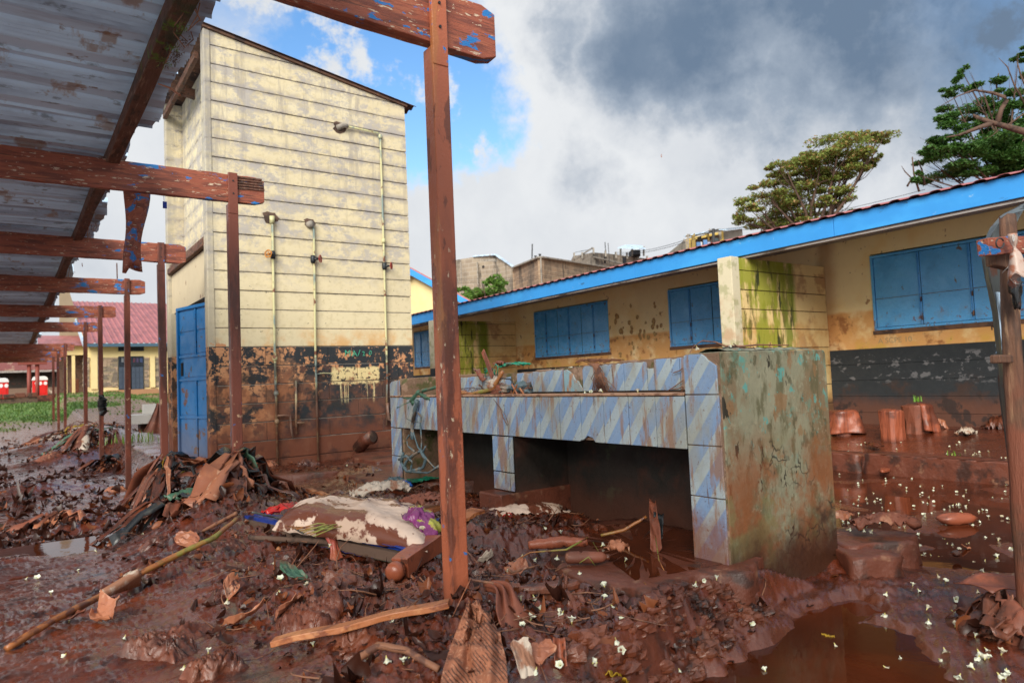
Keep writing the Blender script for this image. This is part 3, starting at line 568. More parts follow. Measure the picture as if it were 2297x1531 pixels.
def leafmat(name, a, b, c3=None):
    s = NT(name); at_ = s.n('ShaderNodeAttribute', attribute_name='tint')
    c = s.mix(at_.outputs['Fac'], a, b)
    if c3: c = s.mix(s.rng(at_.outputs['Fac'], .72, .78), c, c3)
    s.put(c, s.b.inputs['Base Color']); s.b.inputs['Roughness'].default_value = .55
    s.b.inputs['Specular IOR Level'].default_value = .5
    tr = s.n('ShaderNodeBsdfTranslucent'); s.put(c, tr.inputs[0]); mxs = s.n('ShaderNodeMixShader'); mxs.inputs[0].default_value = .28
    s.l(s.b.outputs[0], mxs.inputs[1]); s.l(tr.outputs[0], mxs.inputs[2]); s.l(mxs.outputs[0], s.out.inputs[0]); return s.m
M['leaf1'] = leafmat('acacia_leaves', (.17, .23, .045), (.34, .40, .09), (.34, .19, .07))
M['leaf2'] = leafmat('dark_green_leaves', (.034, .105, .017), (.085, .20, .032))
M['leaf3'] = leafmat('bush_leaves', (.09, .20, .03), (.20, .34, .06))
M['grassm'] = leafmat('grass_blades', (.05, .12, .018), (.15, .22, .05))
M['litter'] = leafmat('leaf_litter', (.036, .0105, .006), (.085, .025, .013), (.26, .080, .030))

# ------------------------------------------------------------------ the ground: one sheet to the horizon, dense where one stands near
na, nr = 960, 780
ang = np.concatenate([np.linspace(R(-50), R(-8), 60, endpoint=False), np.linspace(R(-8), R(84), na, endpoint=False), np.linspace(R(84), R(140), 60)])
rad = np.concatenate([np.linspace(.3, 1.25, 14, endpoint=False), 1.25*np.exp(np.linspace(0, math.log(64/1.25), nr)), [90, 140, 220, 400, 900, 2200]])
AA, RR = np.meshgrid(ang, rad); GXx = RR*np.sin(AA); GYy = RR*np.cos(AA)
ZZ, DEB, GRS = ground(GXx, GYy)
ZZ = np.where(RR > 64, np.maximum(ZZ, .3), ZZ)
V = np.stack([GXx.ravel(), GYy.ravel(), ZZ.ravel()], 1)
A_, B_ = len(ang), len(rad)
i = np.arange(A_-1)[None, :]; j = np.arange(B_-1)[:, None]
F = np.stack([(j*A_+i), (j*A_+i+1), ((j+1)*A_+i+1), ((j+1)*A_+i)], -1).reshape(-1, 4)
gr = npmesh('ground', V, F[:, ::-1], M['mud'], smooth=True); tag(gr, 'wet red mud covering the whole school yard', kind='structure')
for nm_, arr in (('deb', DEB), ('grass', GRS)):
    a = gr.data.attributes.new(nm_, 'FLOAT', 'POINT'); a.data.foreach_set('value', arr.ravel().astype(np.float32))
pd_ = polydist(GXx, GYy, PUD)
SM = np.clip(sst(4.0, 4.5, GXx)*sst(9.5, 8, GXx)*sst(8, 6, GYy) + sst(.25, -.05, pd_) + .9*np.exp(-(((GXx-2.3)/.6)**2+((GYy-6.4)/1.3)**2)), 0, 1)*(1-GRS)
a = gr.data.attributes.new('smooth', 'FLOAT', 'POINT'); a.data.foreach_set('value', SM.ravel().astype(np.float32))
# standing water: sheets at their own levels, the mud rises through them
def water(name, poly, z, label):
    m = MB(); m.add([(x, y, z) for x, y in poly], [tuple(range(len(poly)))]); o = m.build(name, M['water']); tag(o, label, kind='structure'); return o
water('puddle_water', [(1.4, .2), (3.9, .2), (3.9, 2.12), (1.4, 2.12)], -.228, 'dark red puddle at the foot of the tiled trough')
water('flood_water', [(3.95, .5), (7.52, .5), (7.52, 7.0), (3.95, 7.0)], -.222, 'shallow red flood water in front of the classroom kerb')
water('yard_water', [(-4, 2.2), (.85, 2.2), (.85, 6.2), (-4, 6.2)], -.100, 'thin water between the mud ridges of the yard')
water('yard_water', [(-8, 6.8), (1.55, 6.8), (1.75, 12), (1.75, 20), (6, 24), (-9, 24)], -.398, 'grey shining water in the yard beyond the posts')
water('slab_water', [(2.30, 2.32), (2.79, 2.22), (3.25, 2.45), (3.25, 3.2), (2.75, 3.3)], .0135, 'red water standing on the slab under the trough')
# ------------------------------------------------------------------ open shed on the left: posts, beams, purlin, roof sheets
VX = -.013
def rowx(y): return 1.41 + VX*(y-2.42)
shed = thing('open_shed', 'long open shed of red posts and beams under a rusting corrugated sheet roof', 'shed')
YS = [2.42, 5.62, 8.62, 11.5, 14.9, 18.0, 24.5, 27.6, 30.6]
for k_, Y in enumerate(YS):
    X = rowx(Y); zb = gz(X, Y)-.12; bz = 2.345 if k_ == 0 else 2.435 - .008*max(0, Y-12); bh = .235 if k_ == 0 else .215
    lean = (-.004, .004, -.012, .01, -.006, .004, .01, -.01, .0)[k_]
    w = .038 if k_ else .0385
    m = MB(); m.hexa([(X-w+lean*0, Y-w, zb), (X+w, Y-w, zb), (X+w, Y+w, zb), (X-w, Y+w, zb),
                      (X-w+lean, Y-w, bz-.02), (X+w+lean, Y-w, bz-.02), (X+w+lean, Y+w, bz-.02), (X-w+lean, Y+w, bz-.02)])
    po = m.build('post', M['post0'] if k_ == 0 else M['post'], shed, bevel=.006)
    if k_ == 0: po['label'] = 'scuffed nearest post, flaking and rust streaked, with shade painted on its lower half'
    m = MB().box(X-w+.003+lean, X+w-.003+lean, Y-w-.004, Y-w+.02, bz-.10, bz+bh+.01 if k_ else bz+bh+.06)
    m.build('post_strap', M['post0'] if k_ == 0 else M['post'], shed, bevel=.003)
    m = MB(); m.tube([(X+lean, Y-w-.010, bz+.06), (X+lean, Y-w, bz+.06)], .006, 8); m.tube([(X+lean, Y-w-.010, bz+.16), (X+lean, Y-w, bz+.16)], .006, 8)
    m.build('strap_bolts', M['valve'], shed)
    # beam: subdivided and worn along its edges
    x0, x1 = -1.35, X+(.29 if k_ == 0 else .25); sag = random.uniform(-.01, .01); n = 46
    m = MB(); prev = None; y0, y1 = Y-w+.021, Y-w+.021+(.066 if k_ == 0 else .055)
    ring = []
    for i in range(n):
        t = i/(n-1); x = x0+(x1-x0)*t; zt = bz+bh-(.012 if k_ == 0 else 0)*0; dz = sag*math.sin(t*3) - (.035*(x-X) if k_ == 0 else 0)
        nb = .006*float(perlin(np.array([x*6.]), np.array([Y*3.+1.]))[0]); nt_ = .006*float(perlin(np.array([x*7.+9]), np.array([Y*3.]))[0])
        ch = .022 if (i == n-1) else 0
        ring += [(x, y0, bz+dz+nb+ch), (x, y1, bz+dz-nb+ch), (x, y1, zt+dz+nt_-ch), (x, y0, zt+dz-nt_-ch)]
    o0 = len(m.v); fs = [(3, 2, 1, 0)]
    for i in range(n-1):
        for q in range(4): fs.append((i*4+q, i*4+(q+1) % 4, i*4+4+(q+1) % 4, i*4+4+q))
    e_ = (n-1)*4; fs.append((e_, e_+1, e_+2, e_+3)); m.add(ring, fs)
    bo = m.build('beam', M['beam'], shed, bevel=.004)
    if k_ == 1:
        bo['label'] = 'beam with a split rotten end and moss on top'
        m = MB()
        for q in range(5):
            zz = bz+.115+q*.021; m.beam((X+.03, y0-.006, zz), (x1-.005*q, y0-.004-.004*(q % 2), zz+.004), .012, .012)
        m.build('beam_splinters', M['purlin'], shed)
    # back legs of the frame, out on the far side of the shed
m = MB(); m.hexa([(rowx(21)-.035, 21.0, -.5), (rowx(21)+.035, 21.0, -.5), (rowx(21)+.035, 21.07, -.5), (rowx(21)-.035, 21.07, -.5), (rowx(21)-.04, 21, .02), (rowx(21)+.02, 21, .10), (rowx(21)+.02, 21.07, .10), (rowx(21)-.04, 21.07, .02)])
m.build('post', M['post'], shed, label='post cut off short')
for Y in YS[1:]:
    m = MB().box(-1.24, -1.16, Y-.04, Y+.04, gz(-1.2, Y)-.1, 2.43); m.build('post', M['post'], shed, bevel=.005)
def purx(y): return .625-.0125*y
def roofz(y): return 2.735 + .012*math.sin(y*2.1) - .006*max(0, y-12)
for dx_, nm in ((0, 1), (-1.75, 0)):
    m = MB(); ys = list(np.arange(-1.5, 31.2, .35)); ring = []
    for q, y in enumerate(ys):
        x = purx(y)+dx_; j1 = random.uniform(-.006, .006); zt = roofz(y)-.012; hb = .095
        ring += [(x-.040, y, zt-hb+j1), (x+.045+j1, y, zt-hb-j1), (x+.045-j1, y, zt), (x-.040, y, zt)]
    fs = [(3, 2, 1, 0), tuple((len(ys)-1)*4+q for q in range(4))]
    for i in range(len(ys)-1):
        for q in range(4): fs.append((i*4+q, i*4+(q+1) % 4, i*4+4+(q+1) % 4, i*4+4+q))
    m.add(ring, fs); m.build('purlin', M['purlin'], shed, bevel=.006)
# roof sheets, ribs running across the shed
def corr_prof(u):  # u in metres across the sheet: wide pans with three low ripples and a seam rib
    t = (u % .34)/.34
    z = 0.0
    if t < .14: z = .050*math.sin(math.pi*t/.14)
    else:
        z = -.013*(1-math.cos(2*math.pi*((t-.46)/.54)*4)) if t > .46 else 0
    return z
y = -1.4; sh = 0
while y < 31:
    wd = .80; nu = 76; zoff = .006*(sh % 2)+random.uniform(0, .006); xe = purx(y)+.045+random.uniform(.045, .13)+(.03 if y < 4 else 0); tl = random.uniform(-.008, .008); jag = random.uniform(0, 9)
    xs = [-1.5, -1.0, -.6, -.3, 0, .2, .4, None]  # unseen left edge kept close in to let light under the roof
    def fn(a, b_, y=y, zoff=zoff, xe=xe, tl=tl, jag=jag):
        yy = y + a*(wd+.05); q = b_*(len(xs)-1); q0 = int(round(q)); x = xs[q0] if xs[q0] is not None else xe + .010*math.sin(yy*9+jag)+.008*pn(yy*5, jag)
        return (x, yy, roofz(yy)+zoff+corr_prof(a*(wd+.05))+.02+tl*a+.006*math.sin(x*3+jag)+(.0 if x < .45 else .012*math.sin(yy*7+jag)))
    MB().grid(nu, len(xs), fn).build('roof_sheet', M['zinc'], shed, smooth=False, solid=.0012)
    y += wd; sh += 1
# torn strip of sheet hanging from the purlin between the second and third beam, and hanging scraps
m = MB()
c0 = np.array([.78, 5.95]);
def hang(a, b_):
    z = 2.72-.78*b_; wv = .13*(1-.25*b_)+.02*math.sin(b_*7); x = .74+(a-.5)*wv*1.3+.02*math.sin(b_*5); yv = 6.0+.035*math.sin(a*5+b_*4)+.02*b_
    return (x, yv, z-(.03*a if b_ > .95 else 0)-.05*(a < .3)*(b_ > .9))
MB().grid(7, 14, hang).build('torn_sheet', M['beam'], shed, smooth=True, solid=.002, label='torn strip of blue and rust sheet hanging down')
m = MB().box(.935, .965, 5.98, 5.984, 2.42, 2.475); tb = m.build('hanging_tag', M['bluetarp'], shed); MB().tube([(.94, 5.982, 2.62), (.945, 5.982, 2.47)], .002, 5).build('tag_string', M['twig'], tb)
m = MB()
for q in range(26):
    k_ = random.choice([0, 1, 2, 2, 3]); y_ = [3.4, 7.9, 8.6, 11][k_]+random.uniform(-.25, .3); x_ = purx(y_)+random.uniform(0, .12); l_ = random.uniform(.03, .14)
    p0 = Vector((x_, y_, 2.67)); m.tube([p0, p0+Vector((random.uniform(-.02, .02), 0, -l_*.5)), p0+Vector((random.uniform(-.05, .05), .01, -l_))], .003, 4)
m.build('straw_bits', M['twig'], shed)['kind'] = 'stuff'
m = MB(); m.tube([at(355, 188, y=3.9), at(380, 197, y=3.85), at(404, 214, y=3.8)], [.003, .005, .006], 6); m.tube([at(250+12, 590, y=8.3), at(263, 625, y=8.3)], .006, 6); m.tube([at(184, 590, y=8.3), at(185, 598, y=8.3)], .004, 5)
m.build('snagged_twig', M['paper'], shed)
m = MB()
for q in range(340):   # moss and dirt caught on the purlin
    y_ = random.gauss(3.62, .10); x_ = purx(y_)+random.uniform(.0, .085); p0 = Vector((x_, y_, 2.615+random.uniform(-.012, .03))); d_ = Vector((random.uniform(-1, 1), random.uniform(-1, 1), random.uniform(-1.2, .4)))*.014
    m.add([p0, p0+d_, p0+Vector((d_.y, d_.x, -d_.z))*.6], [(0, 1, 2)])
m.build('moss_clump', M['barkr'], shed)['kind'] = 'stuff'
m = MB()
for q in range(90):
    y_ = random.choice([3.30, 3.52, 3.72])+random.gauss(0, .02); x_ = purx(y_)+random.uniform(.0, .05); p0 = Vector((x_, y_, 2.61)); d_ = Vector((random.uniform(-1, 1), random.uniform(-1, 1), random.uniform(-.8, .3)))*.030
    m.add([p0, p0+d_, p0+d_*.6+Vector((.004, .004, 0))], [(0, 1, 2)])
m.build('fern_tuft', M['greenleaf'], shed)
set_origin(shed, (1.41, 2.42, 0))

# ------------------------------------------------------------------ yellow washroom tower
tw = thing('washroom_tower', 'tall narrow cream tower with dark flaking base and sloping tin roof', 'building')
TX0, TX1, TY0, TY1 = 1.83, 4.51, 8.70, 11.45
def topz(x): return 5.35-(x-TX0)*.168
z0 = 1.475-P*8; rng = random.Random(3)
k_ = 0; zz = z0
while zz < 5.35:
    a, b_ = zz+.006, zz+P-.006
    # where the course meets the sloping top it is cut to the slope
    segs = [TX0, TX1]
    if zz < 1.45:
        if zz > .2: segs = [TX0]+sorted(TX0+.1+q for q in ([.55, 1.35, 2.1] if k_ % 2 else [.9, 1.75, 2.35]))+[TX1]
    for q in range(len(segs)-1):
        xa, xb = segs[q]+(.0025 if q else 0), segs[q+1]-(.0025 if q < len(segs)-2 else 0); pr_ = rng.uniform(-.004, .005)
        ya, yb = TY0-pr_, TY0+.14
        poly = [(xa, a), (xb, a)]
        if b_ <= topz(xb): poly += [(xb, b_), (xa, b_)]
        elif a >= topz(xb):
            xc = TX0+(5.35-a)/.168
            if xc <= xa+.05: continue
            poly = [(xa, a), (xc, a)]
            if b_ > topz(xa): poly += [(xa, topz(xa))]
            else: xd = TX0+(5.35-b_)/.168; poly += [(xd, b_), (xa, b_)]
        else:
            xd = TX0+(5.35-b_)/.168; poly += [(xb, topz(xb))]
            poly += [(xd, b_), (xa, b_)] if xd > xa+.02 else [(xa, topz(xa))]
        MB().prism(poly, 1, ya, yb).build('wall_course', M['tower'], tw, bevel=.004)
    zz += P; k_ += 1
MB().prism([(TX0+.02, z0-.2), (TX1-.012, z0-.2), (TX1-.012, topz(TX1)-.01), (TX0+.02, topz(TX0)-.02)], 1, TY0+.012, TY0+.13).build('wall_core', M['concrete'], tw)
MB().prism([(TX0-.005, z0-.2), (TX0+.075, z0-.2), (TX0+.075, 5.33), (TX0-.005, 5.35)], 1, TY0-.008, TY0+.165).build('corner_edge', M['tower'], tw, bevel=.012)
MB().box(TX1-.14, TX1-.004, TY0+.145, TY1, z0, topz(TX1)-.01).build('side_wall', M['tower'], tw)
MB().box(TX0-.01, TX0+.36, TY1-.16, TY1, z0, 5.33).build('rear_fin', M['tower'], tw, bevel=.01)
MB().box(TX0+.37, TX1-.15, TY1-.14, TY1-.01, z0, 4.88).build('rear_wall', M['tower'], tw)
MB().box(TX0+.22, TX0+.32, TY0+.15, TY1-.17, 2.86, 5.335).build('recess_wall', M['tower'], tw)
MB().box(TX0+.04, TX0+.20, TY0+.17, TY1-.165, 2.12, 2.70).build('panel_over_door', paint('pale_board', (.55, .47, .32), [((.25, .15, .1), dict(s=5, lo=.6, hi=.66))], rough=.8, world=True), tw)
MB().box(TX0-.02, TX0+.34, TY0+.168, TY1-.162, 2.71, 2.80).build('ledge', M['purlin'], tw, bevel=.01)
MB().box(TX0+.02, TX0+.09, TY0+.168, TY1-.17, 2.80, 2.855).build('ledge_bar', M['log'], tw)
MB().box(TX0+.3, TX0+.42, TY0+.15, TY1-.17, z0, 2.70).build('door_recess', M['dark'], tw)
MB().box(TX0+.0, TX0+.14, TY1-.32, TY1-.163, z0, 2.12).build('door_jamb', M['tower'], tw)
# door leaf, slightly open
dr = _emp('door'); dr.parent = tw
hx, hy = 1.955, 8.98; ex, ey = 1.715, 9.93; DL = math.hypot(ex-hx, ey-hy); dux, duy = (ex-hx)/DL, (ey-hy)/DL; nx, ny = -duy, dux
if nx > 0: nx, ny = -nx, -ny
def door_box(m, a0, a1, t0, t1, z0_, z1_):
    q = []
    for z_ in (z0_, z1_):
        for a_, t_ in ((a0, t0), (a1, t0), (a1, t1), (a0, t1)): q.append((hx+dux*a_+nx*t_, hy+duy*a_+ny*t_, z_))
    m.hexa(q); return m
door_box(MB(), 0, DL, -.02, 0, .07, 2.06).build('door_sheet', M['doorblue'], tw)
fr_ = MB()
for a0, a1, b0, b1 in ((0, DL, .07, .11), (0, DL, 2.02, 2.06), (0, .035, .112, 2.018), (DL-.035, DL, .112, 2.018)): door_box(fr_, a0, a1, .001, .03, b0, b1)
for zb in (.62, 1.10, 1.40): door_box(fr_, .036, DL-.036, .002, .018, zb, zb+.03)
for zb, zt in ((.112, .618), (.652, 1.098), (1.432, 2.018)): door_box(fr_, DL*.47, DL*.47+.03, .002, .018, zb, zt)
fr_.build('door_frame', M['doorblue'], tw, bevel=.003)
for (zb, zt, a0, a1) in ((.13, .60, .055, DL*.45), (.13, .60, DL*.47+.05, DL-.055), (.67, 1.08, .055, DL*.45), (.67, 1.08, DL*.47+.05, DL-.055), (1.15, 1.38, .055, DL-.16), (1.45, 1.70, .055, DL*.45), (1.45, 1.70, DL*.47+.05, DL-.055), (1.74, 2.0, .055, DL*.45), (1.74, 2.0, DL*.47+.05, DL-.055)):
    door_box(MB(), a0, a1, .002, .009, zb, zt).build('door_panel', M['doorblue'], tw, bevel=.006)
door_box(MB(), DL-.13, DL-.08, .003, .012, 1.17, 1.34).build('door_latch_slot', M['dark'], tw)
bpy.data.objects.remove(dr)
# roof: one rusty sheet sloping to the right, eave overhanging the left side, with a rafter below
def rf(a, b_):
    x = TX0-.42+a*(TX1+.16-TX0+.42); y = TY0-.06+b_*(TY1+.45-TY0+.06)
    return (x, y, topz(x)+.055+.016*math.sin(y*2*math.pi/.155))
MB().grid(6, 120, rf).build('roof_sheet', M['rustsheet'], tw, solid=.004)
MB().prism([(TX0-.02, topz(TX0-.02)+.003), (TX1+.03, topz(TX1+.03)+.003), (TX1+.03, topz(TX1+.03)+.035), (TX0-.02, topz(TX0-.02)+.035)], 1, TY0-.03, TY0+.02).build('verge_board', M['rustsheet'], tw)
MB().beam((TX0-.40, 10.35, 5.27), (TX0+.25, 10.35, 5.16), .07, .13).build('rafter', M['purlin'], tw)
MB().beam((TX0-.02, 9.0, 5.13), (TX0-.02, 11.3, 5.13), .05, .09).build('wall_plate', M['purlin'], tw)
# soil pipe and three water pipes with valves
def pipe(pts, rad, name='pipe', mt='rustpipe'): return MB().tube(pts, rad, 10).build(name, M[mt], tw, smooth=True)
YP = TY0-.035
def hole(x, z, r=.07):
    vs = [(0, 0, 0)]+[(r*(1+.25*math.sin(k*2.3+x))*math.cos(k*.52), 0, r*.8*(1+.2*math.sin(k*1.7))*math.sin(k*.52)) for k in range(12)]
    m = MB(); m.add([(x+q[0], TY0-.0085-(.004 if i_ == 0 else 0), z+q[2]) for i_, q in enumerate(vs)], [(0, 1+k, 1+(k+1) % 12) for k in range(12)]); m.build('broken_hole', M['barkr'], tw)
    MB().lathe([(.0, .0), (r*.55, .0), (r*.5, .012)], 12).build('x', M['dark'])
    bpy.data.objects.remove(bpy.data.objects['x'])
hole(2.58, 3.10, .095); hole(3.08, 3.08, .075); hole(3.53, 4.42, .10)
pipe([(2.58, TY0+.02, 3.09), (2.59, YP, 3.09), (2.59, YP, 3.0), (2.585, YP, 1.4), (2.59, YP, 0.0)], .0155)
pipe([(3.08, TY0+.02, 3.05), (3.10, YP, 3.06), (3.12, YP, 2.98), (3.10, YP, 1.4), (3.10, YP, .02)], .0145)
pipe([(3.53, TY0+.02, 4.43), (3.56, YP-.01, 4.44), (4.08, YP, 4.43), (4.10, YP, 4.36), (4.10, YP, 2.9), (4.09, YP, 1.1), (4.06, YP, .4)], .0145)
MB().tube([(3.50, YP+.04, 4.41), (3.56, YP-.02, 4.44), (3.62, YP-.012, 4.44)], [.045, .035, .027], 12).build('pipe_elbow', M['concrete'], tw, smooth=True)
MB().tube([(3.07, YP+.03, 3.05), (3.085, YP-.03, 3.06)], [.05, .042], 12).build('pipe_elbow', M['concrete'], tw, smooth=True)
MB().tube([(2.59, YP, 3.11), (2.59, YP, 3.02)], .032, 10).build('pipe_elbow', M['rustpipe'], tw, smooth=True)
for x, z in ((2.585, 1.33), (4.10, 2.92), (2.59, .9), (2.59, .55), (4.10, 4.38)): MB().tube([(x, YP, z-.03), (x, YP, z-.01), (x, YP, z+.01), (x, YP, z+.03)], [.023, .029, .029, .023], 10).build('pipe_joint', M['rustpipe'], tw, smooth=True)
def valve(x, z, side, wheel):
    b_ = MB().tube([(x, YP, z-.05), (x, YP, z-.02), (x, YP, z+.02), (x, YP, z+.05)], [.027, .033, .033, .027], 10); b_.tube([(x, YP-.02, z), (x+side*.05, YP-.05, z)], .016, 8)
    v = b_.build('valve', M['valve'], tw, smooth=True)
    c = Vector((x+side*.075, YP-.062, z)); ax = Vector((side*.75, -.66, 0)).normalized(); u = Vector((0, 0, 1)); w_ = ax.cross(u)
    m = MB(); ring = [c+(u*math.cos(t)+w_*math.sin(t))*.045*(1+.08*math.cos(5*t)) for t in np.linspace(0, 2*math.pi, 21)]
    m.tube(ring, .007, 6)
    for q in range(5): t = q*2*math.pi/5; m.tube([c, c+(u*math.cos(t)+w_*math.sin(t))*.045], .005, 5)
    m.tube([c-ax*.04, c+ax*.004], .008, 6); m.build('valve_wheel', M[wheel], v)
valve(2.59, 2.62, -1, 'valveorange'); valve(3.10, 2.60, 1, 'valvered'); valve(4.10, 2.57, 1, 'valvered')
pipe([(2.59, YP, .62), (2.68, YP-.01, .62), (2.75, YP-.01, .61), (2.76, YP-.01, .45), (2.78, YP-.01, .34)], .014)
pipe([(2.84, YP, 1.05), (2.83, YP, .62), (2.83, YP, .38)], .014); pipe([(2.83, YP, .52), (2.93, YP-.01, .51)], .012)
pipe([(4.06, YP-.03, .70), (4.07, YP-.04, .48), (4.16, YP-.04, .44), (4.17, YP-.05, .24)], .02)
MB().tube([(3.10, YP, 1.12), (3.2, YP-.01, 1.13), (3.32, YP-.01, 1.12)], .006, 6).build('pipe', M['rustpipe'], tw)
MB().tube([(3.62, 8.62, .12), (3.68, 8.5, .25), (3.72, 8.38, .28)], [.085, .085, .09], 16).build('drain_pipe', M['mudcon'], tw, smooth=True)
MB().tube([(3.722, 8.374, .2805), (3.726, 8.366, .281)], .066, 14).build('drain_pipe_mouth', M['barkr'], tw)
# graffiti on the dark band
def text_part(body, size, p, rot, mt, parent, name='lettering', off=.002):
    cu = bpy.data.curves.new(name, 'FONT'); cu.body = body; cu.size = size; cu.extrude = 0; cu.offset = off
    o = bpy.data.objects.new(name, cu); COL.objects.link(o)
    dg = bpy.context.evaluated_depsgraph_get(); me = bpy.data.meshes.new_from_object(o.evaluated_get(dg)); bpy.data.objects.remove(o)
    o = bpy.data.objects.new(name, me); COL.objects.link(o); me.materials.clear(); me.materials.append(mt)
    o.matrix_world = Matrix.Translation(p) @ Matrix(rot).to_4x4(); o.parent = parent; return o
chg = paint('green_chalk', (.05, .38, .24), rough=.8, bump=0)
rotF = ((1, 0, 0), (0, 0, -1), (0, 1, 0))      # upright, facing -Y
for ch_, x_, z_, r_ in (('M', 3.50, 1.345, 0), ('A', 3.605, 1.335, .1), ('/', 3.685, 1.35, -.1), ('2', 3.75, 1.345, .1), ('0', 3.84, 1.36, -.2)):
    rm = Matrix.Rotation(r_, 3, 'Z'); mm = Matrix(rotF) @ rm
    text_part(ch_, .115 if ch_ not in '20' else .085, (x_, TY0-.007, z_), mm, chg, tw, 'chalk_letter', .0)
set_origin(tw, (2.2, 8.7, 0))

# ------------------------------------------------------------------ classroom block with blue shutters
cb = thing('classroom_block', 'long low yellow classroom block with blue fascia and blue metal shutters', 'building')
FX = 9.5; Y0B, Y1B = -1.6, 19.6
wins = [(1.75, 4.77), (6.05, 8.40), (9.97, 12.37), (16.2, 18.22)]
ZS, ZT = 1.40, 2.42
def zsh(y): return 0   # the block stands level
# courses below the sills
zc = -.15
for q in range(6):
    zt = zc+.22 if q < 5 else 1.165
    MB().box(FX-rng.uniform(0, .006), FX+.2, Y0B, Y1B, zc+.0015, zt-.0015).build('wall_course', M['facade'], cb, bevel=.003); zc = zt
MB().box(FX+.006, FX+.19, Y0B, Y1B, 1.165, 1.42).build('wall_course', M['facade'], cb)
piers = [Y0B]+[v for w_ in wins for v in w_]+[Y1B]
for q in range(0, len(piers), 2):
    MB().box(FX+.006, FX+.19, piers[q], piers[q+1], 1.421, 2.44).build('wall_pier', M['facade'], cb)
MB().box(FX+.006, FX+.19, Y0B, Y1B, 2.441, 3.0).build('wall_head', M['facade'], cb)
MB().box(FX+.2, FX+5.5, Y0B, Y0B+.2, -.2, 2.9).build('end_wall', M['facade'], cb); MB().box(FX+.2, FX+5.5, Y1B-.2, Y1B, -.2, 2.9).build('end_wall', M['facade'], cb); MB().box(FX+5.3, FX+5.5, Y0B+.21, Y1B-.21, -.2, 2.9).build('rear_wall', M['facade'], cb)
def window(ya, yb, panels, dbl):
    w_ = MB().box(FX+.08, FX+.10, ya, yb, ZS, ZT).build('window', M['dark'], cb)
    m = MB()
    m.box(FX-.012, FX+.07, ya, yb, ZS, ZS+.035); m.box(FX-.012, FX+.07, ya, yb, ZT-.035, ZT); m.box(FX-.012, FX+.07, ya, ya+.035, ZS+.036, ZT-.036); m.box(FX-.012, FX+.07, yb-.035, yb, ZS+.036, ZT-.036)
    m.build('window_frame', M['shutter'], w_, bevel=.004)
    pw = (yb-ya-.07)/panels
    for q in range(panels):
        a, b_ = yb-.035-pw*q, yb-.035-pw*(q+1)
        MB().box(FX-.002+rng.uniform(0, .006), FX+.012, b_+.007, a-.007, ZS+.04, ZT-.04).build('shutter_panel', M['shutter'], w_, bevel=.003)
        if q in dbl:
            m = MB().box(FX-.012, FX-.001, b_-.004, b_+.004, ZS+.04, ZT-.04); m.box(FX-.014, FX-.001, b_+.022, b_+.028, ZS+.04, ZT-.04)
            m.build('shutter_stile', M['shutter'], w_)
            m = MB()
            for z_ in (ZS+.12, ZS+.36): m.tube([(FX-.016, b_, z_-.03), (FX-.016, b_, z_+.03)], .009, 6)
            m.build('shutter_hinge', M['rustsheet'], w_)
    MB().box(FX-.006, FX-.0025, ya+.04, yb-.04, ZS+.42, ZS+.426).build('weld_seam', M['rustsheet'], w_)
    MB().box(FX-.008, FX+.008, ya-.04, yb+.02, ZS-.055, ZS-.004).build('broken_sill', M['purlin'] if False else M['rustsheet'], w_)
window(1.75, 4.77, 5, (0, 1, 2, 3)); window(6.05, 8.40, 5, (0, 2, 4)); window(9.97, 12.37, 6, (0, 2, 4)); window(16.2, 18.22, 5, (0, 2))
# fin walls with moss
for (yf, x0, zt) in ((5.43, 7.34, 2.385), (13.1, 7.30, 2.285), (-1.3, 7.34, 2.40)):
    zc = -.15; hts = [.30, .27, .27, .265, .26, .255, .25, .25, .25, .25]
    q = 0
    while zc < zt-.01:
        z1 = min(zt, zc+hts[q]); 
        if zt-z1 < .06: z1 = zt
        MB().box(x0+.16+.004, FX-.002, yf+rng.uniform(-.002, .004), yf+.2, zc+.005, z1-.005).build('fin_course', M['fin'], cb, bevel=.005)
        zc = z1; q += 1
    MB().box(x0+.17, FX-.01, yf+.016, yf+.18, -.15, zt-.012).build('fin_core', M['barkr'], cb)
    MB().box(x0, x0+.16, yf-.006, yf+.206, -.15, zt+.004).build('fin_edge', paint('fin_edge_paint', (.60, .54, .38), [((.40, .20, .09), dict(s=3, lo=.42, hi=.6, z=(1.95, 1.7), amt=.6)), ((.30, .30, .14), dict(s=6, lo=.5, hi=.6, amt=.6)), (BLK, dict(flat=1, z=(1.25, 1.24)))], rough=.8, world=True, bump=.3), cb, bevel=.008)
# soffit, fascia, roof
def zf(y): return -.0095*(y-2.5)
FXF = 7.62
ysg = np.linspace(Y0B-.5, Y1B+.4, 8)
for i in range(7):
    a, b_ = ysg[i]+.003, ysg[i+1]-.003
    MB().hexa([(FXF, a, 2.445+zf(a)), (FXF+.028, a, 2.445+zf(a)), (FXF+.028, b_, 2.445+zf(b_)), (FXF, b_, 2.445+zf(b_)), (FXF, a, 2.665+zf(a)), (FXF+.028, a, 2.665+zf(a)), (FXF+.028, b_, 2.665+zf(b_)), (FXF, b_, 2.665+zf(b_))]).build('fascia_board', M['fascia'], cb, bevel=.004)
    for q in range(7):
        xa = FXF+.032+q*.262; dz = .010*(q % 2)+rng.uniform(-.004, .004)
        MB().hexa([(xa, a, 2.45+zf(a)+dz+q*.038), (xa+.25, a, 2.45+zf(a)+dz+q*.038+.036), (xa+.25, b_, 2.45+zf(b_)+dz+q*.038+.036), (xa, b_, 2.45+zf(b_)+dz+q*.038), (xa, a, 2.468+zf(a)+dz+q*.038), (xa+.25, a, 2.468+zf(a)+dz+q*.038+.036), (xa+.25, b_, 2.468+zf(b_)+dz+q*.038+.036), (xa, b_, 2.468+zf(b_)+dz+q*.038)]).build('soffit_board', M['soffit'], cb)
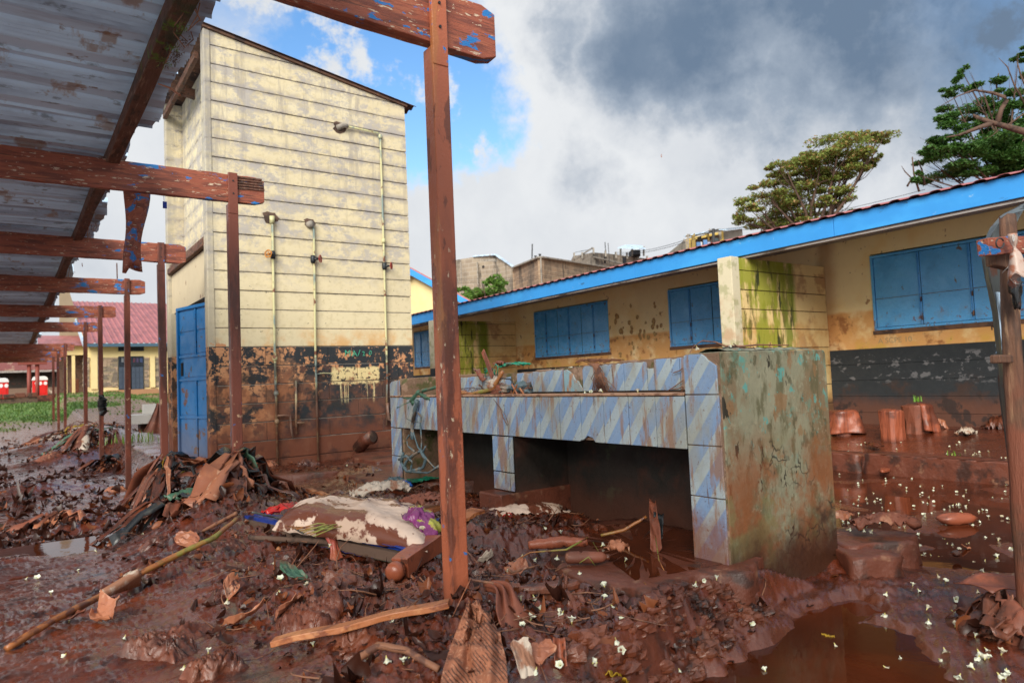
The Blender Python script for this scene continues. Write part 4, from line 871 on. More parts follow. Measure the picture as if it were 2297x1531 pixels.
MB().hexa([(FXF+.03, Y0B-.4, 2.425+zf(0)), (FXF+.075, Y0B-.4, 2.425+zf(0)), (FXF+.075, Y1B, 2.425+zf(Y1B)), (FXF+.03, Y1B, 2.425+zf(Y1B)), (FXF+.03, Y0B-.4, 2.447+zf(0)), (FXF+.075, Y0B-.4, 2.447+zf(0)), (FXF+.075, Y1B, 2.447+zf(Y1B)), (FXF+.03, Y1B, 2.447+zf(Y1B))]).build('soffit_batten', M['soffit'], cb)
yy = Y0B-.6
while yy < Y1B+.4:
    def cf(a, b_, yy=yy):
        y = yy+a*1.04; x = FXF-.055+b_*4.6; ph = (y % .20)/.20
        rib = .017*max(0, min(1, 3.2-abs(ph-.5)*12))
        return (x, y, 2.682+zf(y)+(x-FXF)*.21+rib)
    def cf2(a, b_, yy=yy):
        y = yy+a*1.04; x = FXF-.055+4.6+b_*4.4; ph = (y % .20)/.20; rib = .017*max(0, min(1, 3.2-abs(ph-.5)*12))
        return (x, y, 2.682+zf(y)+4.6*.21-b_*4.4*.21+rib)
    MB().grid(53, 3, cf).build('roof_sheet', M['pinkroof'], cb, solid=.004); MB().grid(53, 2, cf2).build('roof_sheet', M['pinkroof'], cb, solid=.004)
    yy += 1.0
# ball prints in mud on the wall between the windows
MPR = paint('mud_print', (.34, .19, .075), [((.50, .34, .13), dict(s=22, lo=.46, hi=.58))], rough=.9, world=True, bump=0)
for q in range(44):
    y_ = rng.uniform(8.6, 9.85); z_ = rng.gauss(1.75, .28)
    if not 1.3 < z_ < 2.3: continue
    r_ = rng.uniform(.022, .05); e1 = rng.uniform(.8, 1.6)
    vs = [(FX+.0045-.0001*q % .001, y_, z_)]+[(FX+.0045-.0001*(q % 9), y_+r_*(1+rng.uniform(-.2, .2))*math.cos(t), z_+e1*r_*(1+rng.uniform(-.2, .2))*math.sin(t)) for t in np.linspace(0, 2*math.pi, 11)[:-1]]
    vs[0] = (vs[1][0], y_, z_)
    MB().add(vs, [(0, 1+k, 1+(k+1) % 10) for k in range(10)]).build('mud_ball_print', MPR, cb)
# paint('mud_print', (.34, .19, .075), [((.50, .34, .13), dict(s=22, lo=.46, hi=.58))], rough=.9, world=True, bump=0), cb)
rotX = ((0, 0, -1), (-1, 0, 0), (0, 1, 0))
rotX = Matrix(((0, 0, -1), (-1, 0, 0), (0, 1, 0)))
inkd = paint('dark_marker', (.03, .02, .02), rough=.8, bump=0); inkb = paint('faded_chalk', (.42, .30, .16), rough=.8, bump=0)
pk = at(2222, 740, x=FX+.004); text_part('K', .12, tuple(pk), rotX, inkd, cb, 'marker_letter', .002)
pk = at(1970, 770, x=FX+.004); text_part('A SCPE 10', .10, (FX+.004, pk[1], pk[2]), rotX, inkb, cb, 'faded_writing', 0)
set_origin(cb, (FX, 8, .1))

# ------------------------------------------------------------------ tiled wash trough
wt_ = thing('wash_trough', 'long concrete wash trough faced with blue striped tiles, broken at the top', 'wash trough')
TRX = 2.81; YN, YF = 2.185, 5.90
# near end slab
m = MB(); n = 14
prof = [(2.826, -.36), (3.775, -.36), (3.775, 1.01)]
for t in np.linspace(0, math.pi/2, 5): prof.append((3.745+.03*math.cos(t), 1.02+.03*math.sin(t)))
for t in np.linspace(math.pi/2, math.pi, 5): prof.append((2.856+.03*math.cos(t), 1.02+.03*math.sin(t)))
m.prism(prof, 1, YN, YN+.215)
m.build('end_slab', M['pillar'], wt_, bevel=.006, label='broad plastered end slab, mossy and cracked, tallest piece')
MB().box(TRX+.004, TRX+.0155, YN+.004, YN+.213, -.05, 1.045).build('tile_bed', M['grout'], wt_)
m = MB(); rr_ = random.Random(5)
vs = []; nx_ = 30
for i in range(nx_):
    x = 2.9+i*(3.70-2.9)/(nx_-1)
    for y_, zz_ in ((YN+.012, 1.051+rr_.uniform(0, .004)), (YN+.07, 1.056+rr_.uniform(0, .016)), (YN+.14, 1.056+rr_.uniform(0, .016)), (YN+.20, 1.050)): vs.append((x, y_, zz_))
m.add(vs, [(i*4+q, i*4+q+1, i*4+q+5, i*4+q+4) for i in range(nx_-1) for q in range(3)]); m.build('moss_cap', M['pillar'], wt_, smooth=True)
# trough body
MB().box(TRX+.018, TRX+.10, YN+.22, YF-.22, .565, .832).build('front_lip', M['grout'], wt_, bevel=.004)
MB().box(TRX+.102, 3.748, YN+.218, YF-.218, .56, .64).build('trough_floor', M['mudcon'], wt_)
MB().box(3.65, 3.748, YN+.22, YF-.22, .642, .83).build('rear_lip', M['grout'], wt_)
# spine wall with a ragged top
m = MB(); top = []; ny_ = 90
for i in range(ny_):
    y = YN+.22+(YF-.22-YN-.22)*i/(ny_-1); h = max(1.062-.03*(y-2.4), 1.0-.006*(y-4))+.010*float(perlin(np.array([y*9]), np.array([3.]))[0])+.012*float(perlin(np.array([y*27]), np.array([7.]))[0])
    h -= .05*sst(5.0, 5.3, np.array(y))*sst(5.9, 5.5, np.array(y))
    top.append((y, float(h)))
SX0, SX1 = 3.235, 3.37
vs = []
for y, h in top: vs += [(SX0, y, .5605), (SX0, y, h), (SX1, y, h+.004), (SX1, y, .5605)]
fs = [(0, 1, 2, 3), tuple((ny_-1)*4+q for q in (3, 2, 1, 0))]
for i in range(ny_-1):
    for q in range(4): fs.append((i*4+q, i*4+4+q, i*4+4+(q+1) % 4, i*4+(q+1) % 4))
m.add(vs, fs); m.build('spine_wall', M['grout'], wt_)
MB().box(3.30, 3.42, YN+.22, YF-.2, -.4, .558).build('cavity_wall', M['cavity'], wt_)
# far end slab with clipped corners
fsx = [(2.826, -.2), (3.775, -.2), (3.775, .95), (3.72, 1.02), (2.90, 1.0), (2.826, .93)]
MB().prism(fsx, 1, YF-.215, YF).build('end_slab', M['grout'], wt_, bevel=.008)
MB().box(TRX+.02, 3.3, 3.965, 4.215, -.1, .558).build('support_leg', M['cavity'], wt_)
MB().box(2.68, 3.9, 3.95, 4.23, -.2, .165).build('footing', M['mudcon'], wt_, bevel=.01)
# tiles: every one a part; broken ones get their own outline
tilec = {}
def tile(y0, y1, z0_, z1_, x=TRX, mt='tile', cut=None, tlt=0):
    """y0<y1; cut = list of (y,z) polygon in unit coordinates replacing the rectangle"""
    w_, h_ = y1-y0-.0055, z1_-z0_-.006; cy_, cz_ = (y0+y1)/2, (z0_+z1_)/2
    key = (round(w_, 3), round(h_, 3), mt)
    if cut is None and key in tilec: me = tilec[key]
    else:
        poly = cut or [(0, 0), (1, 0), (1, 1), (0, 1)]
        P2 = [((u-.5)*w_, (v-.5)*h_) for u, v in poly]
        mb = MB().prism(P2, 0, -.006, .006); me = mb.mesh('tile', M[mt])
        if cut is None: tilec[key] = me
    o = bpy.data.objects.new('tile', me); COL.objects.link(o); o.parent = wt_
    o.matrix_world = Matrix.Translation((x+rr_.uniform(-.0012, .0012), cy_, cz_)) @ Matrix.Rotation(rr_.uniform(-.006, .006)+tlt, 4, 'X'); 
    b_ = o.modifiers.new('bevel', 'BEVEL'); b_.width = .0018; b_.segments = 1; b_.limit_method = 'ANGLE'
    return o
def ragged(seed, lv, amp=.10, n=9, lo=None):
    r_ = random.Random(seed); pts = [(0, 0), (1, 0)]
    for i in range(n):
        u = 1-i/(n-1); v = lv[0]+(lv[1]-lv[0])*u+r_.uniform(-amp, amp); pts.append((u, max(.1, min(1.0, v))))
    return pts
# near column on the end slab's edge (y low = nearest; screen right)
ZR = [-.0, .325, .582, .838, 1.045]
tile(YN+.004, YN+.217, ZR[0], ZR[1]); tile(YN+.004, YN+.217, ZR[1], ZR[2]); tile(YN+.004, YN+.217, ZR[2], ZR[3])
tile(YN+.004, YN+.217, ZR[3], ZR[4], cut=[(0.02, 0), (1, 0), (1, .97), (.93, 1.0), (.45, 1.0), (.34, .93), (.28, .86), (.16, .78), (.03, .70)])
for z0_, z1_ in ((ZR[0], ZR[1]), ): pass
# front lip row
ws = [.205, .205, .205, .205, .205, .205, .205, .205, .10, .165, .205, .05, .205, .205, .09, .07, .205, .205, .205, .205, .205]
y = YN+.222; i = 0
while y < YF-.02:
    w_ = ws[i % len(ws)]; ye = min(YF-.002, y+w_)
    if YF-.002-ye < .03: ye = YF-.002
    cut = None
    if i in (3,): cut = [(0, .0), (.40, 0), (.5, .09), (.75, .13), (.9, .05), (1, .02), (1, 1), (0, 1)]
    if i == 4: cut = [(0, .03), (.08, 0), (1, 0), (1, 1), (0, 1)]
    tile(y, ye, .555, .832, cut=cut); y = ye; i += 1
MB().box(TRX-.010, TRX+.106, YN+.222, YF-.002, .8335, .8475).build('lip_edge', paint('edge_mortar', (.42, .24, .15), [((.20, .10, .06), dict(s=14, lo=.5, hi=.6))], rough=.9, world=True, bump=.5), wt_, bevel=.003)
# legs
for z0_, z1_ in ((.30, .552), (.17, .298)): tile(3.965, 4.012, z0_, z1_); tile(4.014, 4.215, z0_, z1_)
for z0_, z1_ in ((.30, .552), (.05, .298)): tile(YF-.20, YF-.002, z0_, z1_)
tile(YF-.20, YF-.002, .835, .985, x=TRX+.0, cut=[(0, 0), (1, 0), (1, .8), (.8, .95), (.4, 1), (0, 1)])
# upper row on the spine wall
ws = [.175, .205, .205, .06, .205, .205, .205, .205, .17, .205, .205, .09, .205, .205, .205]
y = YN+.222; i = 0
while y < YF-.24:
    w_ = ws[i % len(ws)]; ye = min(YF-.22, y+w_); zt = max(1.058-.03*(y-2.4), .998-.006*(y-4))
    mt = 'tile'; cut = ragged(i+3, (.97, .97), .025)
    if i == 0: cut = [(0, 0), (1, 0), (1, .93), (.95, .97), (.86, 1), (.72, .84), (.6, .80), (.54, .62), (.46, .56), (.36, .66), (.25, .78), (.1, .80), (0, .72)]
    if i == 3: cut = [(0, 0), (1, 0), (1, .75), (.9, .72), (0, .73)]
    if i == 7: mt = 'tile_aqua'; cut = [(0, 0), (1, 0), (1, .9), (.85, .94), (.7, .86), (.5, .72), (.4, .50), (.22, .42), (.08, .2), (0, .1)]
    if i == 6: cut = [(0, 0), (1, 0), (1, .86), (.92, .97), (.85, 1), (0, .98)]
    if i in (11,): y = ye; i += 1; continue
    if i == 12: cut = [(0, 0), (1, 0), (1, .30), (.8, .5), (.6, .72), (.3, .84), (0, .88)]
    tile(y, ye, .845, zt, x=SX0-.010, mt=mt, cut=cut); y = ye; i += 1
set_origin(wt_, (TRX, 2.2, 0))

# ------------------------------------------------------------------ slabs, kerbs, steps in the mud
def slab(name, poly, zt, zb, label, cat='slab', mt='mudcon', seed=0, group=None, rag=.02):
    """broken concrete slab: ragged outline, uneven top, rough sides"""
    pts = []
    for i in range(len(poly)):
        a = Vector(poly[i]); b_ = Vector(poly[(i+1) % len(poly)]); L = (b_-a).length; n_ = max(2, int(L/.05))
        for q in range(n_):
            p = a.lerp(b_, q/n_); nn = perlin(np.array([p.x*9+seed]), np.array([p.y*9]))[0]; d_ = (b_-a).normalized(); pts.append((p.x+d_.y*nn*rag*1.5, p.y-d_.x*nn*rag*1.5))
    c = (sum(p[0] for p in pts)/len(pts), sum(p[1] for p in pts)/len(pts)); n_ = len(pts)
    lv = [(0, zb), (.02, zb+(zt-zb)*.35), (-.012, zb+(zt-zb)*.72), (0, zt-.012), (-.014, zt)]
    vs = []; r_ = random.Random(seed)
    for o_, z in lv:
        for p in pts:
            dx, dy = p[0]-c[0], p[1]-c[1]; L = math.hypot(dx, dy); k = 1+(o_+r_.uniform(-.5, .5)*rag*(1 if z < zt-.02 else .25))/L; vs.append((c[0]+dx*k, c[1]+dy*k, z+r_.uniform(-.003, .003)))
    for f_ in (.75, .45):
        for p in pts: vs.append((c[0]+(p[0]-c[0])*f_, c[1]+(p[1]-c[1])*f_, zt+r_.uniform(-.004, .004)))
    vs.append((c[0], c[1], zt)); L_ = len(lv)+2
    fs = [(k*n_+q, k*n_+(q+1) % n_, (k+1)*n_+(q+1) % n_, (k+1)*n_+q) for k in range(L_-1) for q in range(n_)]
    fs += [((L_-1)*n_+q, (L_-1)*n_+(q+1) % n_, L_*n_) for q in range(n_)]
    o = MB().add(vs, fs).build(name, M[mt], smooth=True); tag(o, label, cat, group); return o
slab('concrete_slab', [(2.12, 2.62), (2.22, 2.18), (2.55, 2.19), (2.79, 2.06), (3.3, 2.30), (3.3, 3.3), (2.75, 3.6)], .012, -.32, 'broken mud-covered slab sticking out under the near tiled leg', seed=2, rag=.035)
slab('concrete_slab', [(1.50, 1.83), (1.78, 1.75), (2.05, 1.98), (1.95, 2.16), (1.62, 2.02)], -.125, -.34, 'sunken slab edge by the puddle, below the trough slab', seed=5)
slab('concrete_slab', [(2.62, 7.0), (2.66, 5.55), (3.4, 5.25), (3.55, 5.4), (3.6, 7.6), (2.9, 7.5)], .075, -.2, 'smooth brown slab between the tower and the tiled trough', seed=7, rag=.008)
slab('concrete_slab', [(3.18, 7.75), (3.2, 7.1), (4.4, 7.1), (4.4, 8.3), (3.4, 8.25)], .11, -.2, 'raised brown slab at the foot of the tower pipes', seed=9, rag=.01)
slab('drain_kerb', [(1.62, 7.15), (2.62, 6.75), (2.66, 6.88), (1.70, 7.28)], .10, -.2, 'low curving drain kerb in the mud before the tower', 'kerb', seed=11, rag=.01)
slab('drain_kerb', [(1.45, 6.75), (1.62, 7.2), (1.70, 8.4), (1.58, 8.4), (1.5, 7.3), (1.34, 6.85)], .06, -.35, 'short drain kerb turning toward the blue tower door', 'kerb', seed=12, rag=.01)
slab('concrete_slab', [(3.80, 2.30), (3.62, 2.02), (3.86, 1.88), (4.02, 2.2)], -.075, -.33, 'small step-like block against the back of the trough end', seed=15, rag=.035)
slab('concrete_slab', [(3.98, 2.42), (3.80, 2.14), (4.14, 1.93), (4.35, 2.02), (4.30, 2.40)], -.06, -.33, 'larger broken block beyond the trough end, topped with blossoms', seed=16, rag=.04)
slab('kerb_stone', [(7.46, 4.02), (7.70, 4.02), (7.70, 8.5), (7.46, 8.5)], -.03, -.3, 'far length of mossy kerb, partly hidden by the trough slab', 'kerb', seed=18, rag=.012, group='kerb along the classroom block')
slab('kerb_stone', [(7.44, .2), (7.72, .2), (7.72, 3.94), (7.44, 3.94)], -.01, -.3, 'near length of mossy kerb with grass growing at its foot', 'kerb', seed=19, rag=.015, group='kerb along the classroom block')
# ------------------------------------------------------------------ background buildings and far yard
def brickmat(name, ang, c1, c2, mortar, bw, bh, stain=(.06, .055, .05), st=.55):
    s = NT(name); ge = s.n('ShaderNodeNewGeometry'); s.vec = ge.outputs['Position']
    sp = s.n('ShaderNodeSeparateXYZ'); s.l(s.mapping(rot=(0, 0, -ang)), sp.inputs[0])
    cb_ = s.n('ShaderNodeCombineXYZ'); s.l(sp.outputs[0], cb_.inputs[0]); s.l(sp.outputs[2], cb_.inputs[1])
    bk = s.n('ShaderNodeTexBrick'); s.l(cb_.outputs[0], bk.inputs['Vector']); bk.inputs['Color1'].default_value = c1+(1,); bk.inputs['Color2'].default_value = c2+(1,); bk.inputs['Mortar'].default_value = mortar+(1,)
    bk.inputs['Scale'].default_value = 1; bk.inputs['Brick Width'].default_value = bw; bk.inputs['Row Height'].default_value = bh; bk.inputs['Mortar Size'].default_value = bh*.08
    c = s.mix(s.rng(s.noise(.35, 7, .7, (1, 1, .35)), .48, .62, 0, .75), bk.outputs['Color'], stain)
    c = s.mix(s.rng(s.noise(.9, 6, .7, (1, 1, .15), loc=(5, 0, 0)), .58, .64, 0, .8), c, (.03, .03, .028))
    s.put(c, s.b.inputs['Base Color']); s.b.inputs['Roughness'].default_value = .95; return s.m
def block(root, cols, depth_back, mt, name='wall'):
    """cols: front outline as [(px, pytop, depth)]; walls run down to the ground, extruded away from the camera"""
    P = [Vector(at(px, py, d=d)) for px, py, d in cols]; fwd = Vector((FW[0], FW[1], 0)).normalized()*depth_back
    for i in range(len(P)-1):
        a, b_ = P[i], P[i+1]; zb = -1
        m = MB(); n_ = (b_-a).cross(Vector((0, 0, 1))); n_.normalize(); n_ *= -.25 if n_.dot(fwd) < 0 else .25
        m.hexa([(a.x, a.y, zb), (b_.x, b_.y, zb), (b_.x+n_.x, b_.y+n_.y, zb), (a.x+n_.x, a.y+n_.y, zb), (a.x, a.y, a.z), (b_.x, b_.y, b_.z), (b_.x+n_.x, b_.y+n_.y, b_.z), (a.x+n_.x, a.y+n_.y, a.z)])
        m.build(name, mt[i] if isinstance(mt, list) else mt, root)
    a, b_ = P[0], P[-1]; m = MB()
    m.add([tuple(p-Vector((0, 0, .3))) for p in P]+[tuple(b_+fwd-Vector((0, 0, .3))), tuple(a+fwd-Vector((0, 0, .3)))], [tuple(range(len(P)+2))]); m.build('flat_roof', M['concrete'], root)
    for q0, q1 in ((a, a+fwd), (b_, b_+fwd), (a+fwd, b_+fwd)):
        m = MB(); t = (q1-q0).normalized(); n_ = Vector((-t.y, t.x, 0))*.1
        m.hexa([(q0.x, q0.y, -1), (q1.x, q1.y, -1), (q1.x+n_.x, q1.y+n_.y, -1), (q0.x+n_.x, q0.y+n_.y, -1), (q0.x, q0.y, q0.z-.05), (q1.x, q1.y, q1.z-.05), (q1.x+n_.x, q1.y+n_.y, q1.z-.05), (q0.x+n_.x, q0.y+n_.y, q0.z-.05)])
        m.build('rear_wall', mt[-1] if isinstance(mt, list) else mt, root)
    return P
def angof(a, b_): return math.atan2(b_[1]-a[1], b_[0]-a[0])
def frontbox(root, name, mt, px0, px1, py0, py1, d0, d1, th=.15, off=.05):
    a = Vector(at(px0, py0, d=d0)); b_ = Vector(at(px1, py0, d=d1)); c = Vector(at(px0, py1, d=d0)); fw2 = Vector((FW[0], FW[1], 0)).normalized()
    m = MB(); q = []
    for z in (c.z, a.z):
        for p, k in ((a, -off), (b_, -off), (b_, -off+th), (a, -off+th)): q.append((p.x+fw2.x*k, p.y+fw2.y*k, z))
    m.hexa(q); return m.build(name, mt, root)
SA = brickmat('stone_wall_grey', angof(at(1010, 600, d=70), at(1152, 600, d=66)), (.33, .27, .20), (.26, .21, .16), (.38, .33, .27), .9, .42)
bA = thing('stone_building', 'old grey stone building with a low tin gable, above the green bush', 'building')
block(bA, [(1000, 590, 71), (1022, 583, 70), (1060, 577, 69), (1110, 573, 68), (1118, 580, 67.8), (1152, 604, 66)], 12, SA)
MB().beam(at(1062, 575, d=68.9), at(1112, 571, d=67.7), .3, .12).build('roof_edge', M['zinc'], bA); MB().beam(at(1112, 571, d=67.7), at(1158, 602, d=65.8), .3, .10).build('roof_edge', M['zinc'], bA)
for px in (1033, 1070, 1098, 1137): frontbox(bA, 'pilaster', M['concrete'], px, px+2.2, 590, 680, 69, 69, .3, .6)
frontbox(bA, 'window', M['dark'], 1082, 1087, 598, 603, 68, 68, .3, .7)
set_origin(bA, tuple(at(1080, 800, d=69)*np.array([1, 1, 0])))
bB = thing('stone_building', 'brown stone building with one corner turned this way and a flat roof', 'building')
SB1 = brickmat('stone_wall_brown_side', angof(at(1152, 600, d=61), at(1212, 578, d=54)), (.33, .22, .14), (.24, .17, .12), (.40, .29, .20), .8, .36)
SB2 = brickmat('stone_wall_brown', angof(at(1212, 578, d=54), at(1412, 608, d=68)), (.36, .25, .16), (.26, .19, .13), (.42, .32, .22), .8, .36, stain=(.10, .08, .06))
block(bB, [(1152, 602, 61), (1212, 578, 54), (1412, 609, 68)], 10, [SB1, SB2])
frontbox(bB, 'window', M['dark'], 1334, 1358, 607, 616, 63, 64.5, .3, .4)
MB().beam(at(1150, 601, d=60.8), at(1212, 576.5, d=53.8), .4, .12).build('parapet_cap', M['concrete'], bB); MB().beam(at(1212, 576.5, d=53.8), at(1414, 607.5, d=68), .4, .12).build('parapet_cap', M['concrete'], bB)
frontbox(bB, 'pilaster', M['concrete'], 1211, 1214, 580, 690, 53.9, 53.9, .3, .25)
MB().tube([at(1193, 590, d=56), at(1194, 547, d=56)], .05, 5).build('antenna', M['wire'], bB)
m = MB(); m.tube([at(1202, 584, d=55), at(1201, 573, d=55)], .05, 5); m.tube([at(1198, 575, d=55), at(1204, 574, d=55)], .05, 5); m.build('antenna', M['wire'], bB)
m = MB(); m.tube([at(1211, 580, d=55), at(1211, 569, d=55)], .06, 5); m.tube([at(1208, 571, d=55), at(1214, 571, d=55)], .06, 5); m.build('antenna', M['wire'], bB)
set_origin(bB, tuple(at(1230, 800, d=58)*np.array([1, 1, 0])))
bC = thing('stone_building', 'distant half-built stone block with wavy parapet and a shelter on its roof', 'building')
SC1 = brickmat('stone_wall_far_side', angof(at(1287, 570, d=92), at(1332, 570, d=84)), (.32, .27, .21), (.25, .21, .17), (.40, .35, .29), 1., .5)
SC2 = brickmat('stone_wall_far', angof(at(1332, 570, d=84), at(1478, 580, d=100)), (.30, .24, .18), (.24, .19, .15), (.40, .34, .27), 1., .5)
block(bC, [(1287, 574, 92), (1330, 566, 84), (1368, 569, 88), (1405, 574, 92), (1478, 583, 100)], 12, [SC1, SC2, SC2, SC2])
for px, py, dd in ((1287, 568, 92), (1305, 567, 88), (1330, 557, 84), (1357, 563, 86), (1380, 566, 89), (1405, 568, 92), (1428, 571, 94), (1450, 575, 97), (1473, 577, 99)): frontbox(bC, 'parapet_post', M['concrete'], px-1.5, px+2.0, py, py+14, dd, dd, .4, .5)
frontbox(bC, 'floor_band', M['concrete'], 1288, 1330, 581, 584, 92, 84, .3, .3); frontbox(bC, 'floor_band', M['concrete'], 1330, 1478, 576, 579, 84, 100, .3, .6)
for px in (1353, 1395): frontbox(bC, 'window', M['dark'], px, px+8, 577, 592, 87, 88, .3, .6)
for px in (1392, 1418, 1444): MB().beam(at(px, 574, d=92), at(px, 553, d=92), .18, .18).build('shelter_post', M['concrete'], bC)
MB().add([tuple(at(1385, 556, d=90)), tuple(at(1448, 558, d=90)), tuple(at(1440, 551, d=97)), tuple(at(1404, 549.5, d=97))], [(0, 1, 2, 3)]).build('shelter_roof', M['zinc'], bC, solid=.12)
frontbox(bC, 'water_tank', M['dark'], 1415, 1436, 561, 575, 93, 93, 2, .1)
m = MB(); m.tube([at(1360, 580, d=86), at(1357, 543, d=86)], .05, 5); m.build('antenna', M['wire'], bC); MB().tube([at(1367, 590, d=86), at(1364, 545, d=86)], .04, 5).build('antenna', M['wire'], bC)
m = MB()
for k_ in range(5): m.tube([at(1290+8*k_, 566-1.6*k_, d=90), at(1298+8*k_, 564.4-1.6*k_, d=89)], .03, 4)
m.build('parapet_rail', M['wire'], bC)
set_origin(bC, tuple(at(1380, 800, d=90)*np.array([1, 1, 0])))
bD = thing('apartment_building', 'yellow balcony building with washing hung out beside the big tree', 'building')
yw = paint('far_yellow_wall', (.66, .47, .12), [((.35, .28, .18), dict(s=.8, lo=.5, hi=.65, amt=.5))], rough=.9, world=True, bump=0); gw = paint('far_grey_wall', (.33, .30, .24), [((.2, .18, .15), dict(s=.8, lo=.5, hi=.65))], rough=.9, world=True, bump=0)
block(bD, [(1540, 535, 58), (1618, 519, 55), (1665, 513, 60)], 9, [yw, gw])
MB().beam(at(1538, 530, d=57), at(1622, 515, d=54), .5, .10).build('roof_edge', M['zinc'], bD); MB().beam(at(1622, 515, d=54), at(1668, 510, d=60), .5, .10).build('roof_edge', M['zinc'], bD)
frontbox(bD, 'balcony_recess', M['barkr'], 1549, 1612, 540, 562, 57.2, 55.2, .2, .25)
for px in (1549, 1580, 1612): frontbox(bD, 'balcony_pillar', yw, px-1, px+5, 532 - (px-1549)*.16, 575, 57, 56, .3, .7)
frontbox(bD, 'balcony_rail', yw, 1543, 1616, 560, 566, 57.3, 55, .15, .8)
for px, w_, mc, py in ((1553, 9, (.06, .16, .35), 550), (1568, 8, (.08, .2, .42), 545), (1577, 6, (.3, .33, .45), 548), (1586, 6, (.4, .03, .03), 546), (1592, 9, (.03, .05, .06), 541), (1606, 9, (.55, .35, .02), 545), (1561, 5, (.5, .5, .5), 549)):
    frontbox(bD, 'hung_washing', paint('washing_%d' % px, mc, bump=0), px, px+w_, py, py+12, 56, 56, .1, 1.1+(px % 3)*.1)
for px in (1562, 1602): frontbox(bD, 'window', M['dark'], px, px+8, 534, 546, 56.5, 56, .2, .45)
set_origin(bD, tuple(at(1590, 800, d=57)*np.array([1, 1, 0])))
up = thing('utility_pole', 'dark utility pole with cross arms in front of the yellow balcony building', 'utility pole')
m = MB(); m.tube([at(1602, 640, d=50), at(1600, 513, d=50)], .11, 8); m.build('pole', M['wire'], up)
m = MB(); m.beam(at(1590, 519, d=50), at(1612, 516, d=50), .12, .12); m.beam(at(1588, 541, d=50), at(1614, 541, d=50), .08, .08); m.build('cross_arm', M['wire'], up)
for px in (1592, 1600, 1610): MB().tube([at(px, 519, d=50), at(px, 513, d=50)], .06, 6).build('insulator', M['concrete'], up)
up2 = thing('utility_pole', 'thin forked pole at the left end of the yellow balcony building', 'utility pole')
MB().tube([at(1546, 640, d=52), at(1543, 525, d=52)], .07, 6).build('pole', M['concrete'], up2)
m = MB(); m.tube([at(1543, 548, d=52), at(1533, 536, d=52)], .05, 5); m.tube([at(1538, 529, d=52), at(1549, 526, d=52)], .05, 5); m.build('cross_arm', M['concrete'], up2)
def wirecurve(a, b_, sag, n=14): return [Vector(a).lerp(Vector(b_), t)-Vector((0, 0, sag*4*t*(1-t))) for t in np.linspace(0, 1, n)]
for q, (a, b_) in enumerate([((1600, 514, 50), (1380, 566, 78)), ((1600, 519, 50), (1380, 570, 78))]): tag(MB().tube(wirecurve(at(*a[:2], d=a[2]), at(*b_[:2], d=b_[2]), .5), .022, 4).build('power_line', M['wire']), ['upper thin power line running left from the cross-armed pole', 'lower thin power line running left from the cross-armed pole'][q], 'power line', 'power lines')
for q, (a, b_) in enumerate([((1600, 515, 50), (2075, 425, 30)), ((1606, 520, 50), (2080, 436, 30))]): tag(MB().tube(wirecurve(at(*a[:2], d=a[2]), at(*b_[:2], d=b_[2]), .3), .012, 4).build('power_line', M['wire']), ['upper thin power line running between the two trees', 'lower thin power line running between the two trees'][q], 'power line', 'power lines')
for q, dy_ in enumerate((0, 4, 8)): tag(MB().tube(wirecurve(at(1022, 626+dy_, d=55), at(1370, 588+dy_, d=52), .4), .012, 4).build('power_line', M['wire']), ['uppermost wire crossing before the stone walls', 'middle wire crossing before the stone walls', 'lowest wire crossing before the stone walls'][q], 'power line', 'wires before the stone walls')
bd = MB(); p0 = Vector(at(1484, 350, d=40)); bd.add([p0, p0+Vector((.05, .02, .14)), p0+Vector((.02, .0, -.1)), p0+Vector((-.05, -.02, .14)), p0+Vector((0, .05, -.02))], [(0, 1, 2), (0, 2, 3), (0, 2, 4), (1, 0, 4), (3, 0, 4)]); tag(bd.build('bird', M['paper']), 'tiny pale bird flying under the clouds', 'bird')
# small gabled house behind the classroom block
gh = thing('gabled_house', 'small pale yellow gabled house with blue barge boards beyond the tower', 'building')
cy = paint('pale_yellow_wall', (.74, .60, .30), rough=.85, world=True, bump=.1)
ap, el, er = Vector(at(925, 612, d=26)), Vector(at(775, 700, d=27.5)), Vector(at(1066, 690, d=25))
bk = Vector((FW[0], FW[1], 0)).normalized()*6+Vector((1.2, 2, 0))
m = MB(); m.add([(el.x, el.y, -.3), (er.x, er.y, -.3), tuple(er), tuple(ap), tuple(el)], [(0, 1, 2, 3, 4)]); m.build('gable_wall', cy, gh, solid=.2)
fo = -bk.normalized()*.45
for a, b_, c_ in ((ap, er, 1), (ap, el, 0)):
    e2 = b_+(b_-ap)*.06; up_ = Vector((0, 0, .10))
    m = MB(); m.hexa([tuple(a+fo-up_*1.6), tuple(e2+fo-up_*1.6), tuple(e2+fo*.93-up_*1.6), tuple(a+fo*.93-up_*1.6), tuple(a+fo+up_), tuple(e2+fo+up_), tuple(e2+fo*.93+up_), tuple(a+fo*.93+up_)]); m.build('barge_board', M['fascia'], gh)
    m = MB(); m.add([tuple(a+fo+up_*1.2), tuple(e2+fo+up_*1.2), tuple(e2+bk+up_*1.2), tuple(a+bk+up_*1.2)], [(0, 1, 2, 3)]); m.build('roof_slope', M['pinkroof'] if c_ else M['pinkroof'], gh, solid=.05)
    for t in (.35, .8): MB().beam(a.lerp(b_, t)+fo*.9-Vector((0, 0, .12)), a.lerp(b_, t)-Vector((0, 0, .12)), .08, .12).build('purlin_end', M['soffit'], gh)
set_origin(gh, (ap.x, ap.y, 0))

